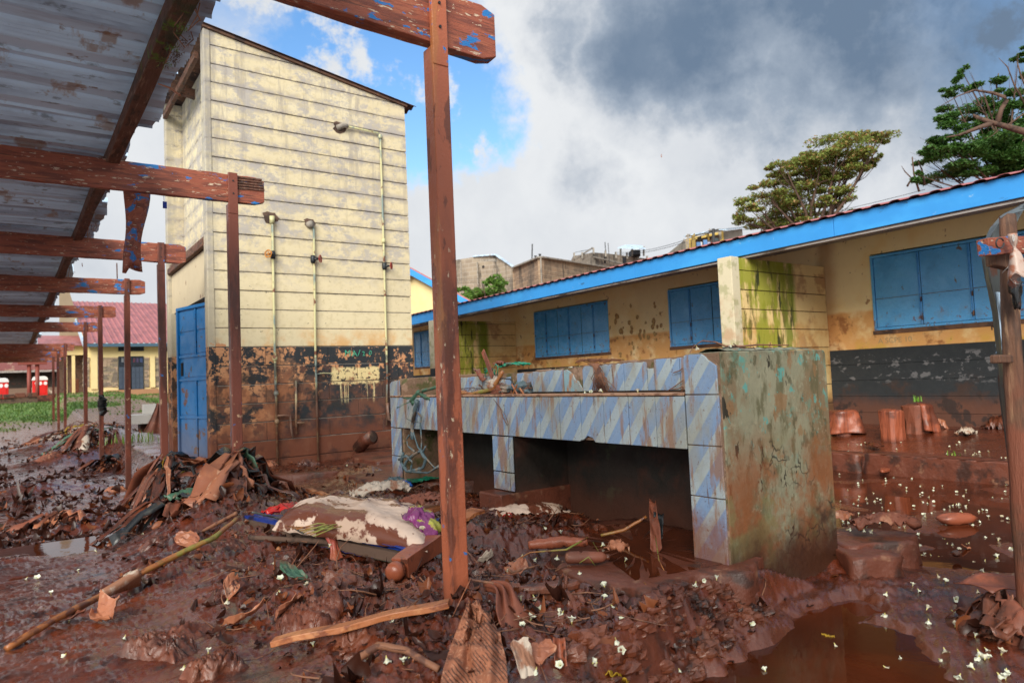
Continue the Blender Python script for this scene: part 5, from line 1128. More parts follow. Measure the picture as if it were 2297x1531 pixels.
# far school building on the left, seen between the posts
fs_ = thing('school_hall', 'yellow hall with rough stone panels, pink roof and grey double gate, beyond the posts', 'building')
YH = 46.0
def hx_(px, py): p = at(px, py, y=YH); return p[0], p[2]
stone = []
XL, ZE = hx_(200, 778); XR = hx_(420, 778)[0]+6; ZF = 1.24
MB().box(XL, XR, YH, YH+.3, .6, ZE).build('wall', cy, fs_); MB().box(XL, XL+.3, YH+.31, YH+14, .6, ZE).build('wall', cy, fs_)
# pilasters and stone panels proud of the wall
def pil(px0, px1, py0, py1, name, mt, th=.06, bev=0):
    x0, z1 = hx_(px0, py0); x1, z0_ = hx_(px1, py1); return MB().box(x0, x1, YH-th, YH-.002, z0_, z1).build(name, mt, fs_, bevel=bev)
pil(203, 219, 776, 872, 'pilaster', cy, .10); pil(336, 348, 798, 868, 'pilaster', cy, .10)
rs = random.Random(4)
stm = [paint('rough_stone_%d' % q, c_, rough=.95, world=True, bump=0) for q, c_ in enumerate([(.30, .24, .16), (.22, .18, .14), (.38, .28, .20), (.18, .15, .12)])]
for (pa, pb) in ((220, 264), (324, 335), (349, 366), (186, 201)):
    py = 801.5
    while py < 868:
        px = pa+rs.uniform(-2, 0)
        while px < pb-1:
            w_ = rs.uniform(7, 13); pe = min(pb, px+w_)
            if pb-pe < 3: pe = pb
            o = pil(px+.25, pe-.25, py, py+3.0, 'stone', rs.choice(stm), .03+rs.uniform(0, .04)); px = pe
        py += 3.5
g_ = pil(265, 322.5, 799, 872.5, 'gate', M['dark'], .03)
bg_ = paint('grey_blue_gate', (.045, .065, .10), rough=.5, bump=0)
for a_, b_ in ((266, 293), (295, 322)):
    x0, z1 = hx_(a_, 823); x1, z0_ = hx_(b_, 872); l_ = MB().box(x0, x1, YH-.08, YH-.031, z0_, z1).build('gate_leaf', bg_, g_)
    for r_ in range(4):
        for c_ in range(3):
            xa = x0+(x1-x0)*(c_+.1)/3; xb = x0+(x1-x0)*(c_+.9)/3; za = z0_+(z1-z0_)*(r_+.08)/4; zb = z0_+(z1-z0_)*(r_+.92)/4; MB().box(xa, xb, YH-.10, YH-.081, za, zb).build('gate_panel', bg_, g_)
m = MB()
for px in np.linspace(266, 322, 20): x, z1 = hx_(px, 800); _, z0_ = hx_(px, 822); m.box(x-.01, x+.01, YH-.07, YH-.035, z0_, z1)
m.build('gate_bars', bg_, g_)
for px, c_, w_ in ((272, (.6, .6, .62), 5), (298, (.4, .05, .08), 5), (306, (.2, .1, .3), 5), (314, (.1, .15, .4), 6)):
    x, z1 = hx_(px, 803); x1, z0_ = hx_(px+w_, 812); MB().box(x, x1, YH-.033, YH-.0305, z0_, z1).build('poster', paint('poster_%d' % px, c_, bump=0), g_)
for a_ in (265, 372): v_ = pil(a_, a_+58, 776, 787, 'vent', M['dark'], .02); m = MB(); [m.box(hx_(px, 780)[0]-.012, hx_(px, 780)[0]+.012, YH-.05, YH-.021, hx_(px, 787)[1], hx_(px, 776)[1]) for px in np.linspace(a_+1, a_+57, 16)]; m.build('vent_bars', bg_, v_)
MB().box(XL-.25, XR, YH-.62, YH-.56, ZE-.02, ZE+.16).build('eave_board', paint('slate_blue_board', (.05, .11, .17), bump=0), fs_); MB().box(XL-.2, XR, YH-.559, YH, ZE-.0, ZE+.03).build('eave_soffit', M['soffit'], fs_)
rp = at(159, 676, x=XL-.2); xs_ = np.linspace(XL-.2, XR, 10)
def rfh(a, b_):
    x = XL-.2+a*(XR-XL+.2); y = YH-.64+b_*(rp[1]-YH+.64); return (x, y, ZE+.17+b_*(rp[2]-ZE-.17)+.045*(((x*3.2) % 1) < .3))
MB().grid(230, 3, rfh).build('roof', M['pinkroof'], fs_, solid=.02)
MB().add([(XL+.02, YH+.3, ZE), (XL+.02, rp[1]+14, ZE), (XL+.02, rp[1]-.5, rp[2]-.35)], [(0, 1, 2)]).build('gable_wall', cy, fs_, solid=.1)
MB().beam((XL-.3, YH-.6, ZE+.12), (XL-.3, rp[1], rp[2]-.1), .08, .30).build('barge_board', M['zinc'], fs_)
# steps to the gate
for q in range(6):
    x0, z1 = hx_(237-q*1.2, 872+q*3.1); x1 = hx_(352+q*1.8, 872)[0]; MB().box(x0, x1, YH-.5-.3*q, YH-.101 if q == 0 else YH-.501-.3*(q-1), .5, 1.24-q*.075).build('step', M['mudcon'] if q > 4 else paint('step_stone', (.34, .19, .10), rough=.9, world=True, bump=.1), fs_)
MB().box(XL, XR, YH-.105, YH-.012 if False else YH-.104, .5, 1.2)
# porch on its left
x0, z1 = hx_(150, 783); x1, _ = hx_(197, 783)
MB().box(x0-.3, XL-.01, YH+1.0, YH+1.2, hx_(150, 798)[1]+.1, z1+.25).build('porch_beam', cy, fs_)
for px in (143, 161): xa = at(px, 800, y=YH+1)[0]; MB().box(xa, xa+.16, YH+1.02, YH+1.18, .6, hx_(150, 799)[1]+.1).build('porch_column', cy, fs_)
MB().box(x0-.2, XL-.01, YH+4, YH+4.1, .6, z1).build('porch_back_wall', M['barkr'], fs_); MB().box(at(158, 860, y=YH+2)[0], at(177, 860, y=YH+2)[0], YH+2, YH+2.2, 1.1, 2.0).build('porch_low_wall', M['mudcon'], fs_)
MB().add([(x0-1.3, YH+.6, z1+.25), (XL-.02, YH+.6, z1+.25), (XL-.02, YH+6, z1+1.2), (x0-1.3, YH+6, z1+1.2)], [(0, 1, 2, 3)]).build('porch_roof', M['pinkroof'], fs_, solid=.04)
MB().add([(x0-.1, YH+6, .6), (XL-.02, YH+6, .6), (XL-.02, YH+6, z1+1.6), (x0+.3, YH+6, z1+4.6), (x0-.1, YH+6, z1+4.6)], [(0, 1, 2, 3, 4)]).build('stone_gable', stm[0], fs_, solid=.2)
for q in range(5): MB().box(at(85, 890, y=44)[0]-.0, at(182+q, 890, y=44)[0], 44.6-.35*q, 44.949-.35*q, .3, 1.12-.12*q).build('step', M['mudcon'], fs_)
set_origin(fs_, (5.3, YH, 1.0))
rw = thing('retaining_wall', 'low dark retaining wall topped with muddy stones left of the far steps', 'wall')
MB().box(-6, at(84, 895, y=43)[0], 43, 43.3, -.2, 1.02).build('wall', M['barkr'], rw)
for q in range(14):
    xa = -5.8+q*.47; MB().box(xa, xa+.45, 42.9+rs.uniform(0, .05), 43.35, 1.025+rs.uniform(-.0, .02), 1.10+.01*q+rs.uniform(0, .05)).build('cap_stone', M['mudcon'], rw, bevel=.02)
set_origin(rw, (-2, 43, .4))
ls = thing('long_shed', 'long low building with rusty red tin roof and dark wall behind the red toilets', 'building')
YL = 74.0; l0 = at(-60, 845, y=YL); l1 = at(145, 845, y=YL)
MB().box(l0[0], l1[0], YL, YL+5, .4, l0[2]+.35).build('wall', M['cavity'], ls)
MB().box(l0[0]-.5, l1[0]+.3, YL-.02, YL-.005, 1.3, 1.9).build('wall_patch', paint('pale_worn_wall', (.20, .13, .09), [((.5, .42, .33), dict(s=.6, lo=.54, hi=.6))], world=True, bump=0), ls)
m = MB(); zt_ = at(0, 829, y=YL+2)[2]; m.add([(l0[0], YL-1, l0[2]+.45), (l1[0]+.5, YL-1, l0[2]+.45), (l1[0]+.5, YL+3, zt_+.8), (l0[0], YL+3, zt_+.8)], [(0, 1, 2, 3)])
m.build('roof', paint('red_rust_roof', (.20, .045, .03), [((.34, .20, .13), dict(s=.5, lo=.55, hi=.6, st=(2.5, .3, 1)))], world=True, bump=0), ls, solid=.05)
MB().box(l0[0], l1[0], YL-1.0, YL-.9, l0[2]+.25, l0[2]+.42).build('eave_board', M['soffit'], ls)
set_origin(ls, (0, YL, .6))
vc = thing('red_column_porch', 'pair of round red columns standing before the red toilet', 'columns')
for px in (65.5, 84): a = at(px, 884, y=45.0); MB().tube([(a[0], 45.0, .6), (a[0], 45.0, 2.75)], .095, 12).build('column', paint('red_column', (.22, .045, .03), bump=0), vc, smooth=True)
MB().box(at(40, 830, y=45)[0], at(105, 830, y=45)[0], 44.8, 45.2, 2.76, 2.9).build('lintel', paint('red_column', (.22, .045, .03)), vc)
MB().box(at(30, 830, y=45)[0], at(120, 830, y=45)[0], 44.2, 46.2, .5, 1.12).build('plinth', M['mudcon'], vc)
set_origin(vc, (.45, 45, 1.1))
wht = paint('white_plastic', (.72, .74, .76), rough=.4, bump=0); rdp = paint('red_plastic', (.62, .015, .012), rough=.4, bump=0)
for (pa, pb, pt, pb_, Yt, lab) in ((72, 107.5, 843, 883, 56.0, 'red portable toilet with white domed top behind the red columns'), (-17, 20, 847, 893, 52.0, 'red portable toilet with white domed top, cut by the picture edge')):
    t_ = thing('portable_toilet', lab, 'portable toilet', 'red portable toilets'); a = at(pa, pb_, y=Yt); b_ = at(pb, pt, y=Yt); zt_ = b_[2]; zb = a[2]-.05; w_ = b_[0]-a[0]
    MB().box(a[0]+.02, b_[0]-.02, Yt, Yt+w_, zb-.6, zt_-.27).build('body', rdp, t_, bevel=.03)
    m = MB(); pr_ = [(a[0], zt_-.27), (b_[0], zt_-.27), (b_[0], zt_-.16), (b_[0]-.06, zt_-.05), (b_[0]-.18, zt_), (a[0]+.18, zt_), (a[0]+.06, zt_-.05), (a[0], zt_-.16)]; m.prism(pr_, 1, Yt-.04, Yt+w_+.04); m.build('domed_roof', wht, t_, bevel=.02)
    for f_ in (.28, .52, .84): MB().prism([(a[0]+w_*f_+.10*math.cos(t), zt_-.47+.12*math.sin(t)) for t in np.linspace(0, 2*math.pi, 13)[:-1]], 1, Yt-.012, Yt-.001).build('round_vent', wht, t_)
    MB().box(a[0]+.12, b_[0]-.12, Yt-.02, Yt-.002, zb+.05, zt_-.62).build('door', rdp, t_, bevel=.02); set_origin(t_, (a[0]+w_/2, Yt, zb))
# white sink trough in the yard with a brown net thrown over it
st_ = thing('sink_trough', 'low white sink trough standing in the yard beside the tower door', 'wash trough')
YT = 19.0; xa = at(293, 931, y=YT); xb = at(405, 931, y=YT); zc = at(300, 952, y=YT)[2]
wp = paint('dirty_white_plaster', (.58, .56, .52), [((.3, .25, .2), dict(s=2, lo=.5, hi=.62))], rough=.7, world=True)
MB().box(xa[0], xb[0], YT, YT+.9, zc, xa[2]).build('basin', wp, st_, bevel=.01); MB().box(xa[0]+.32, xb[0]-.1, YT+.42, YT+.55, xa[2]+.002, xa[2]+.24).build('backsplash', wp, st_, bevel=.01)
MB().box(xa[0]+.25, xb[0]-.2, YT+.3, YT+.8, -.55, zc-.002).build('support', M['cavity'], st_); set_origin(st_, (3, YT, -.3))
def netf(a, b_):
    w_ = .06+.38*b_**1.3; return (xa[0]+.62+(a-.5)*w_*2-.12*b_, YT-.03-.16*b_+.03*math.sin(a*14), xa[2]+.25-.20*(1-b_)*0-(.98*b_)+.02*math.sin(a*9)-(.25*(1-a) if b_ > .9 else 0)*.2)
tag(MB().grid(16, 14, netf).build('brown_net', M['cloth_brown'], smooth=True, solid=.004), 'brown netting draped from the white sink trough to the mud', 'netting')

# ------------------------------------------------------------------ trees
class Leaf:
    def __init__(s): s.V = []; s.T = []
    def cloud(s, c, rad, n, L, Wd, flat=.5, rng=None, droop=.2, shell=.55):
        r = RNG; d = r.normal(size=(n, 3)); d /= np.linalg.norm(d, axis=1)[:, None]
        rr = (shell+(1-shell)*r.random(n)**.6)[:, None]; p = np.array(c)+d*rr*np.array(rad)
        p[:, 2] = np.where(p[:, 2] < c[2], c[2]+(p[:, 2]-c[2])*flat, p[:, 2])
        a = r.normal(size=(n, 3)); a[:, 2] = a[:, 2]*.45-droop; a /= np.linalg.norm(a, axis=1)[:, None]
        b_ = np.cross(a, r.normal(size=(n, 3))*np.array([.6, .6, 1])+np.array([0, 0, .8])); b_ /= np.maximum(np.linalg.norm(b_, axis=1), 1e-6)[:, None]
        l = (L*(.6+.8*r.random(n)))[:, None]; w_ = (Wd*(.6+.8*r.random(n)))[:, None]
        s.V.append(np.stack([p-a*l*.5, p+b_*w_*.5, p+a*l*.5, p-b_*w_*.5], 1)); s.T.append(np.repeat(r.random(n), 4))
    def build(s, name, m, parent=None):
        V = np.concatenate(s.V).reshape(-1, 3); F = np.arange(len(V)).reshape(-1, 4); o = npmesh(name, V, F, m); o.parent = parent
        a = o.data.attributes.new('tint', 'FLOAT', 'POINT'); a.data.foreach_set('value', np.concatenate(s.T).astype(np.float32)); return o
def tree(name, label, base, fork, clusters, depth, scale, n_per, L, Wd, mleaf, spread=1.2, trunk_r=.22, flat=.4, seedv=1, limbs=True, bark='barkr', shell=.55, group=None):
    r_ = random.Random(seedv); t_ = thing(name, label, 'tree' if 'tree' in name else 'bush', group)
    f_ = Vector(at(*fork, d=depth)); b0 = Vector((f_.x, f_.y+.3, gz(f_.x, f_.y) if f_.x < 24 else f_.z-6)); tr = MB()
    tr.tube([b0-Vector((0, 0, .3)), b0.lerp(f_, .4)+Vector((.15, 0, 0)), f_], [trunk_r*1.3, trunk_r, trunk_r*.75], 9, .08); tr.build('trunk', M[bark], t_, smooth=True)
    lf = Leaf(); fw2 = Vector((FW[0], FW[1], 0)).normalized()
    for (px, py, rx, ry) in clusters:
        c = Vector(at(px, py, d=depth+r_.uniform(-spread, spread))); rx_, ry_ = rx*scale, ry*scale
        if limbs:
            mid = f_.lerp(c, .5)+Vector((r_.uniform(-.3, .3)*rx_, r_.uniform(-.3, .3), -.35*ry_)); ring = [f_, f_.lerp(mid, .5)+Vector((0, 0, .08)), mid, mid.lerp(c, .6), c+Vector((0, 0, ry_*.3))]
            MB().tube(ring, [trunk_r*.55, trunk_r*.42, trunk_r*.3, trunk_r*.18, trunk_r*.06], 6, .08).build('limb', M[bark], t_, smooth=True)
            m = MB()
            for q in range(5): e_ = c+Vector((r_.uniform(-1, 1)*rx_, r_.uniform(-1, 1)*rx_, r_.uniform(-.3, .9)*ry_)); m.tube([mid.lerp(c, .5), mid.lerp(e_, .6), e_], [trunk_r*.12, trunk_r*.07, trunk_r*.03], 4, cap=False)
            m.build('twig', M[bark], t_)
        k = max(1, int(rx*ry/260)); 
        for q in range(k+4):
            cc = (c.x+r_.uniform(-.85, .85)*rx_, c.y+r_.uniform(-.85, .85)*rx_, c.z+r_.uniform(-.8, .8)*ry_); s_ = r_.uniform(.25, .6)
            lf.cloud(cc, (rx_*s_, rx_*s_, ry_*s_*.9), int(n_per*rx*ry/2600/(k+4)*6), L, Wd, flat, shell=shell)
    lf.build('crown', mleaf, t_); set_origin(t_, tuple(b0)); return t_
T1 = [(1900, 350, 60, 34), (1820, 400, 60, 34), (1750, 470, 70, 34), (1930, 318, 55, 22), (1972, 308, 32, 16), (1885, 325, 55, 30), (1845, 352, 45, 24), (1962, 350, 22, 24), (1870, 385, 60, 28), (1800, 362, 40, 20), (1760, 378, 45, 20), (1725, 402, 38, 20), (1785, 412, 60, 26), (1855, 425, 46, 24), (1712, 430, 40, 16), (1690, 452, 36, 14), (1685, 478, 42, 20), (1765, 452, 50, 24), (1830, 468, 55, 26), (1885, 448, 32, 18), (1662, 496, 24, 9), (1705, 512, 48, 14), (1765, 500, 60, 18), (1850, 500, 60, 18), (1895, 482, 30, 14), (1910, 370, 35, 22)]
t1 = tree('acacia_tree', 'tall spreading tree with layered crown and browning leaves behind the blue fascia', None, (1822, 560), T1, 28, .018, 700, .125, .06, M['leaf1'], trunk_r=.18, flat=.7, seedv=3, shell=.2)
T2 = [(2160, 168, 16, 14), (2132, 205, 24, 11), (2200, 195, 34, 14), (2175, 245, 50, 20), (2128, 275, 40, 18), (2112, 312, 42, 22), (2235, 262, 50, 28), (2295, 225, 40, 30), (2150, 335, 50, 22), (2092, 335, 32, 13), (2078, 358, 30, 12), (2230, 335, 70, 34), (2130, 385, 60, 24), (2220, 395, 80, 34), (2300, 320, 60, 46), (2068, 408, 26, 12), (2058, 394, 14, 14), (2290, 395, 60, 44), (2285, 125, 26, 10), (2310, 165, 26, 14), (2340, 260, 60, 60), (2350, 380, 60, 60)]
t2 = tree('leafy_tree', 'dark green feathery tree with bare broken branch above the roof', None, (2262, 455), T2, 15, .0097, 980, .095, .034, M['leaf2'], trunk_r=.07, spread=.9, flat=.9, seedv=8, shell=.1)
DT = 13.4
m = MB(); m2 = MB()
def pl(pts, d=DT): return [at(px, py, d=d) for px, py in pts]
m.tube(pl([(2420, 330), (2300, 296), (2262, 285), (2222, 274), (2187, 261)]), [.09, .068, .056, .045, .03], 9, .1); m.tube(pl([(2187, 261), (2183, 256)]), [.035, .004], 6)
m.tube(pl([(2222, 277), (2180, 292), (2150, 303), (2122, 308)]), [.05, .035, .022, .008], 7, .12)
m.tube(pl([(2238, 276), (2246, 245), (2258, 225), (2252, 217), (2225, 208), (2185, 202), (2150, 215), (2110, 238)]), [.045, .042, .04, .034, .026, .018, .010, .004], 7, .12)
m.tube(pl([(2262, 280), (2290, 260), (2320, 240)]), [.02, .013, .008], 5); m.tube(pl([(2243, 288), (2225, 305), (2207, 311)]), [.01, .006, .003], 4)
for pts in ([(2300, 235), (2275, 190), (2260, 150), (2240, 130)], [(2310, 215), (2290, 170), (2282, 140)], [(2240, 225), (2235, 190), (2240, 165)], [(2035, 418), (2045, 400), (2030, 385), (2022, 372)], [(2062, 430), (2050, 390), (2046, 352)], [(2075, 415), (2068, 380), (2060, 362)]): m2.tube(pl(pts, 14.5), [.022, .017, .012, .004][:len(pts)], 5, .1)
m2.build('bare_twigs', M['barkr'], t2, smooth=True).matrix_parent_inverse = Matrix.Translation(-t2.location)
bl = m.build('bare_limb', M['barkr'], t2, smooth=True); bl.matrix_parent_inverse = t2.matrix_world.inverted() if False else Matrix.Translation(-t2.location)
T3 = [(1048, 655, 30, 18), (1085, 645, 32, 18), (1120, 640, 30, 18), (1108, 662, 50, 16), (1150, 662, 26, 12), (1040, 672, 26, 14), (1165, 668, 18, 8), (1100, 632, 14, 8)]
tree('green_bush', 'bright green bushy treetop showing over the pink roof edge', None, (1095, 690), T3, 38, .0245, 700, .20, .10, M['leaf3'], trunk_r=.2, flat=.8, seedv=5, spread=1.5)

# ------------------------------------------------------------------ grass in the far yard: nobody could count it
lf = Leaf(); n = 40000
gx_ = RNG.uniform(-4, 13, n); gy_ = 20.5*np.exp(RNG.random(n)*math.log(45/20.5)); zg, _, gg = ground(gx_, gy_); keep = RNG.random(n) < gg*(1.0); gx_, gy_, zg = gx_[keep], gy_[keep], zg[keep]; n = len(gx_)
h = RNG.uniform(.03, .10, n); a_ = RNG.uniform(0, 6.28, n); w_ = RNG.uniform(.02, .045, n); dx = np.cos(a_); dy = np.sin(a_); lx = RNG.normal(0, .05, n); ly = RNG.normal(0, .05, n)
lf.V.append(np.stack([np.stack([gx_-dx*w_, gy_-dy*w_, zg-.01], 1), np.stack([gx_+dx*w_, gy_+dy*w_, zg-.01], 1), np.stack([gx_+lx+dx*.004, gy_+ly+dy*.004, zg+h], 1), np.stack([gx_+lx-dx*.004, gy_+ly-dy*.004, zg+h], 1)], 1)); lf.T.append(np.repeat(RNG.random(n), 4))
tag(lf.build('grass', M['grassm']), 'short green grass in the far yard', kind='stuff')
def tuft(px, py, n_, hh, label, mt='grassm', d=None, spread=.05):
    p = G(px, py) if d is None else d; m = MB()
    for q in range(n_):
        a_ = random.uniform(0, 6.28); b0 = Vector(p)+Vector((random.gauss(0, spread), random.gauss(0, spread), -.01)); h_ = hh*random.uniform(.5, 1.1); t_ = Vector((math.cos(a_), math.sin(a_), 0))*h_*random.uniform(.1, .6); w_ = Vector((-math.sin(a_), math.cos(a_), 0))*.006*(1+h_)
        m.add([b0-w_, b0+w_, b0+t_*.4+w_*.8+Vector((0, 0, h_*.7)), b0+t_*.4-w_*.8+Vector((0, 0, h_*.7)), b0+t_+Vector((0, 0, h_))], [(0, 1, 2, 3), (3, 2, 4)])
    o = m.build('grass_tuft', M['greenleaf']); tag(o, label, 'grass tuft'); return o
tuft(300, 990, 90, .22, 'ragged green tuft by the brown net in the far mud', spread=.25); tuft(2140, 1052, 9, .09, 'thin grass sprigs growing at the mossy kerb', spread=.03)
tuft(2078, 905, 14, .08, 'green sprigs growing out of the covered stump', d=(8.55, 3.88, .50), spread=.03)
# ------------------------------------------------------------------ debris in the mud
def crumple(name, mt, label, cat, c, sx, sy, rot=0, amp=.03, n=22, seed=0, lift=.01, dome=0, fq=7, drape=True, slope=None, shape=None, th=.0025, tilt=(0, 0), group=None, kind=None):
    """a crumpled sheet lying over the mud"""
    ca, sa = math.cos(rot), math.sin(rot); c = Vector(c)
    def fn(a, b_):
        u, v = a-.5, b_-.5; e_ = 1+.10*pn(a*3+seed, b_*3, seed)
        if shape: u, v = shape(u, v)
        x = c.x+(u*sx*ca-v*sy*sa)*e_+.02*pn(a*4, b_*4+seed, seed+2); y = c.y+(u*sx*sa+v*sy*ca)*e_+.02*pn(a*4+5, b_*4+seed, seed+3)
        zz = gz(x, y) if drape else c.z
        rr = max(0, 1-4*(u*u+v*v)*.9); ef = min(1, 3.2*max(0, .5-max(abs(a-.5), abs(b_-.5)))/.5) if drape else 1; h = lift*ef-.012*(1-ef)+(dome*.22 if drape else dome)*rr**.7+(.25+.75*ef)*(amp*(.5 if drape else 1)*(1-abs(pn(a*fq+seed, b_*fq*.7, seed+1))*1.8)+amp*.5*(1-abs(pn(a*fq*2.1, b_*fq*2, seed+5))*2))
        return (x, y, max(zz, c.z if not drape else -9)+h+tilt[0]*u+tilt[1]*v)
    if drape and max(sx, sy) < .2: # stiff dry leaf or paper: few creased facets
        r_ = random.Random(seed*7+1); n = 9; J = [[(r_.uniform(-.3, .3)/n, r_.uniform(-.3, .3)/n, r_.gauss(0, .10)) for _ in range(n)] for _ in range(n)]; k1, k2 = r_.uniform(-.5, .7), r_.uniform(-.3, .9); tx, ty = r_.gauss(0, .35), r_.gauss(0, .35)
        def fn(a, b_):
            jx, jy, jz = J[int(round(a*(n-1)))][int(round(b_*(n-1)))]; u, v = a-.5+jx, b_-.5+jy; e_ = max(.25, 1-(2*abs(u))**2*.75)
            lx, ly, lz = u*sx, v*sy*e_, (k1*u*u+k2*v*v)*sx+jz*sx*.35+tx*u*sx+ty*v*sy; x = c.x+lx*ca-ly*sa; y = c.y+lx*sa+ly*ca; return (x, y, gz(c.x, c.y)*.6+gz(x, y)*.4+lz+lift+.012)
        o = MB().grid(n, n, fn).build(name, mt, smooth=False, solid=th); tag(o, label, cat, group, kind); return o
    if drape: # cloth: folds run one way
        r_ = random.Random(seed*3+2); fa = r_.uniform(0, 3.1); n = 44; f0 = fn
        def fn(a, b_):
            x, y, z = f0(a, b_); u, v = a-.5, b_-.5; ef = min(1, 4*max(0, .5-max(abs(u), abs(v)))); w_ = (u*math.cos(fa)+v*math.sin(fa))*22+2.2*pn(a*3+seed, b_*3); return (x, y, z+amp*.5*ef*abs(math.sin(w_)))
    o = MB().grid(n, n, fn).build(name, mt, smooth=True, solid=th); tag(o, label, cat, group, kind); return o
def stick(name, mt, label, cat, pts, rads, n=9, jit=.05, nodes=0, parent=None, group=None, fine=6):
    P = [Vector(p) for p in pts]; Q = []; Rr = []
    if not hasattr(rads, '__len__'): rads = [rads]*len(P)
    for i in range(len(P)-1):
        for k in range(fine): t = k/fine; Q.append(P[i].lerp(P[i+1], t)+Vector((random.uniform(-1, 1), random.uniform(-1, 1), random.uniform(-1, 1)))*rads[i]*.10*(k > 0)); Rr.append(rads[i]+(rads[i+1]-rads[i])*t)
    Q.append(P[-1]); Rr.append(rads[-1])
    if nodes:
        for i in range(2, len(Q)-1, nodes): Rr[i] *= 1.16
    o = MB().tube(Q, Rr, n, jit).build(name, mt, parent, smooth=True)
    if not parent: tag(o, label, cat, group)
    return o
def GP(*pts, dz=.02): return [G(px, py)+Vector((0, 0, dz if not hasattr(dz, '__len__') else dz[i])) for i, (px, py) in enumerate(pts)]

# litter: leaves, chips and rags beyond counting
def litter(name, n, region, Lr, mt, label, lift=(.0, .03), tilt=.5, wr=(.35, .7), curl=.25, tintf=None):
    r = RNG; X = []; Y = []
    while sum(len(q) for q in X) < n:
        x, y = region(6000); z, d, g_ = ground(x, y); k = (r.random(len(x)) < d) & ~((x > 2.05) & (x < 3.5) & (y > 2.1) & (y < 3.3)); X.append(x[k]); Y.append(y[k])
    x = np.concatenate(X)[:n]; y = np.concatenate(Y)[:n]; z = ground(x, y)[0]
    nu, nv = 6, 4; u = np.linspace(-.5, .5, nu); v = np.linspace(-.5, .5, nv); U, Vv = np.meshgrid(u, v)
    L = (Lr[0]*(Lr[1]/Lr[0])**r.random(n))[:, None, None]; Wd = L*r.uniform(wr[0], wr[1], n)[:, None, None]
    prof = np.maximum(.10, (1-(2*np.abs(U))**2.4))**.6
    jag = 1+.22*r.normal(size=(n, nv, nu))
    lx = U[None]*L*(1+.05*r.normal(size=(n, nv, nu))); ly = Vv[None]*Wd*prof[None]*jag
    k1 = r.normal(0, curl, n)[:, None, None]; k2 = r.normal(0, curl*1.6, n)[:, None, None]
    lz = k1*(lx**2)/L*4+k2*(ly**2)/Wd*4+.05*L*r.normal(size=(n, nv, nu))
    a = r.uniform(0, 2*np.pi, n)[:, None, None]; t1_ = r.normal(0, tilt, n)[:, None, None]; t2_ = r.normal(0, tilt, n)[:, None, None]
    y1 = ly*np.cos(t1_)-lz*np.sin(t1_); z1 = ly*np.sin(t1_)+lz*np.cos(t1_); x1 = lx*np.cos(t2_)-z1*np.sin(t2_); z2 = lx*np.sin(t2_)+z1*np.cos(t2_)
    xw = x[:, None, None]+x1*np.cos(a)-y1*np.sin(a); yw = y[:, None, None]+x1*np.sin(a)+y1*np.cos(a); zw = z[:, None, None]+z2+r.uniform(lift[0], lift[1], n)[:, None, None]
    V = np.stack([xw, yw, zw], -1).reshape(-1, 3); b_ = np.arange(n)[:, None, None]*nu*nv; ii = np.arange(nu-1)[None, None, :]; jj = np.arange(nv-1)[None, :, None]
    F = np.stack([b_+jj*nu+ii, b_+jj*nu+ii+1, b_+(jj+1)*nu+ii+1, b_+(jj+1)*nu+ii], -1).reshape(-1, 4)
    o = npmesh(name, V, F, mt, smooth=True); tint = r.random(n)**1.3 if tintf is None else tintf(n)
    at_ = o.data.attributes.new('tint', 'FLOAT', 'POINT'); at_.data.foreach_set('value', np.repeat(tint, nu*nv).astype(np.float32)); tag(o, label, kind='stuff'); return o
def reg_near(k): r = 1.9*np.exp(RNG.random(k)*math.log(12/1.9)); a = R(2)+RNG.random(k)*R(60); return r*np.sin(a), r*np.cos(a)
M['litter_wet'] = M['litter']; M['litter'].node_tree.nodes['Principled BSDF'].inputs['Roughness'].default_value = .38
litter('leaf_litter', 3200, reg_near, (.014, .055), M['litter'], 'mud-soaked leaves and scraps matted over the wet mud', tilt=.32, lift=(-.004, .014))
litter('leaf_litter', 320, reg_near, (.06, .13), M['litter'], 'larger mud-soaked leaves and rags in the debris', tilt=.28, wr=(.3, .55), curl=.35, lift=(-.006, .012))
# twigs and roots beyond counting
m = MB()
for q in range(1000):
    x_, y_ = [float(v[0]) for v in reg_near(1)]; z_, d_, _ = ground(np.array([x_]), np.array([y_]))
    if random.random() > d_[0] or (2.05 < x_ < 3.5 and 2.1 < y_ < 3.3): continue
    a_ = random.uniform(0, 6.28); l_ = random.uniform(.04, .22); p = Vector((x_, y_, float(z_[0])+random.uniform(.005, .03))); dv = Vector((math.cos(a_), math.sin(a_), random.gauss(.05, .25)))
    b1 = Vector((random.gauss(0, .12), random.gauss(0, .12), random.gauss(0, .08)))*l_; r0 = random.uniform(.0012, .004); m.tube([p, p+dv*l_*.35+b1, p+dv*l_*.7+b1*1.2, p+dv*l_], [r0, r0, r0*.8, r0*.4], 4, cap=False)
tag(m.build('twig_litter', M['twig'], smooth=True), 'thin twigs and roots scattered through the mud', kind='stuff')
# yard scraps out on the left: scattered rubbish and clods
def reg_yard(k): r = 6.6*np.exp(RNG.random(k)**1.1*math.log(26/6.6)); a = R(-4)+RNG.random(k)*R(14); return r*np.sin(a), r*np.cos(a)
_g0 = ground
def _gy(x, y): z, d, g_ = _g0(x, y); return z, np.full_like(d, .9)*(sst(1.9, 1.5, x)), g_
ground = _gy
litter('yard_rubbish', 1500, reg_yard, (.035, .17), M['litter'], 'clods and rubbish strewn over the wet yard', tilt=.22, wr=(.3, .8), curl=.3, lift=(-.01, .02), tintf=lambda n: RNG.random(n)**2.2)
ground = _g0

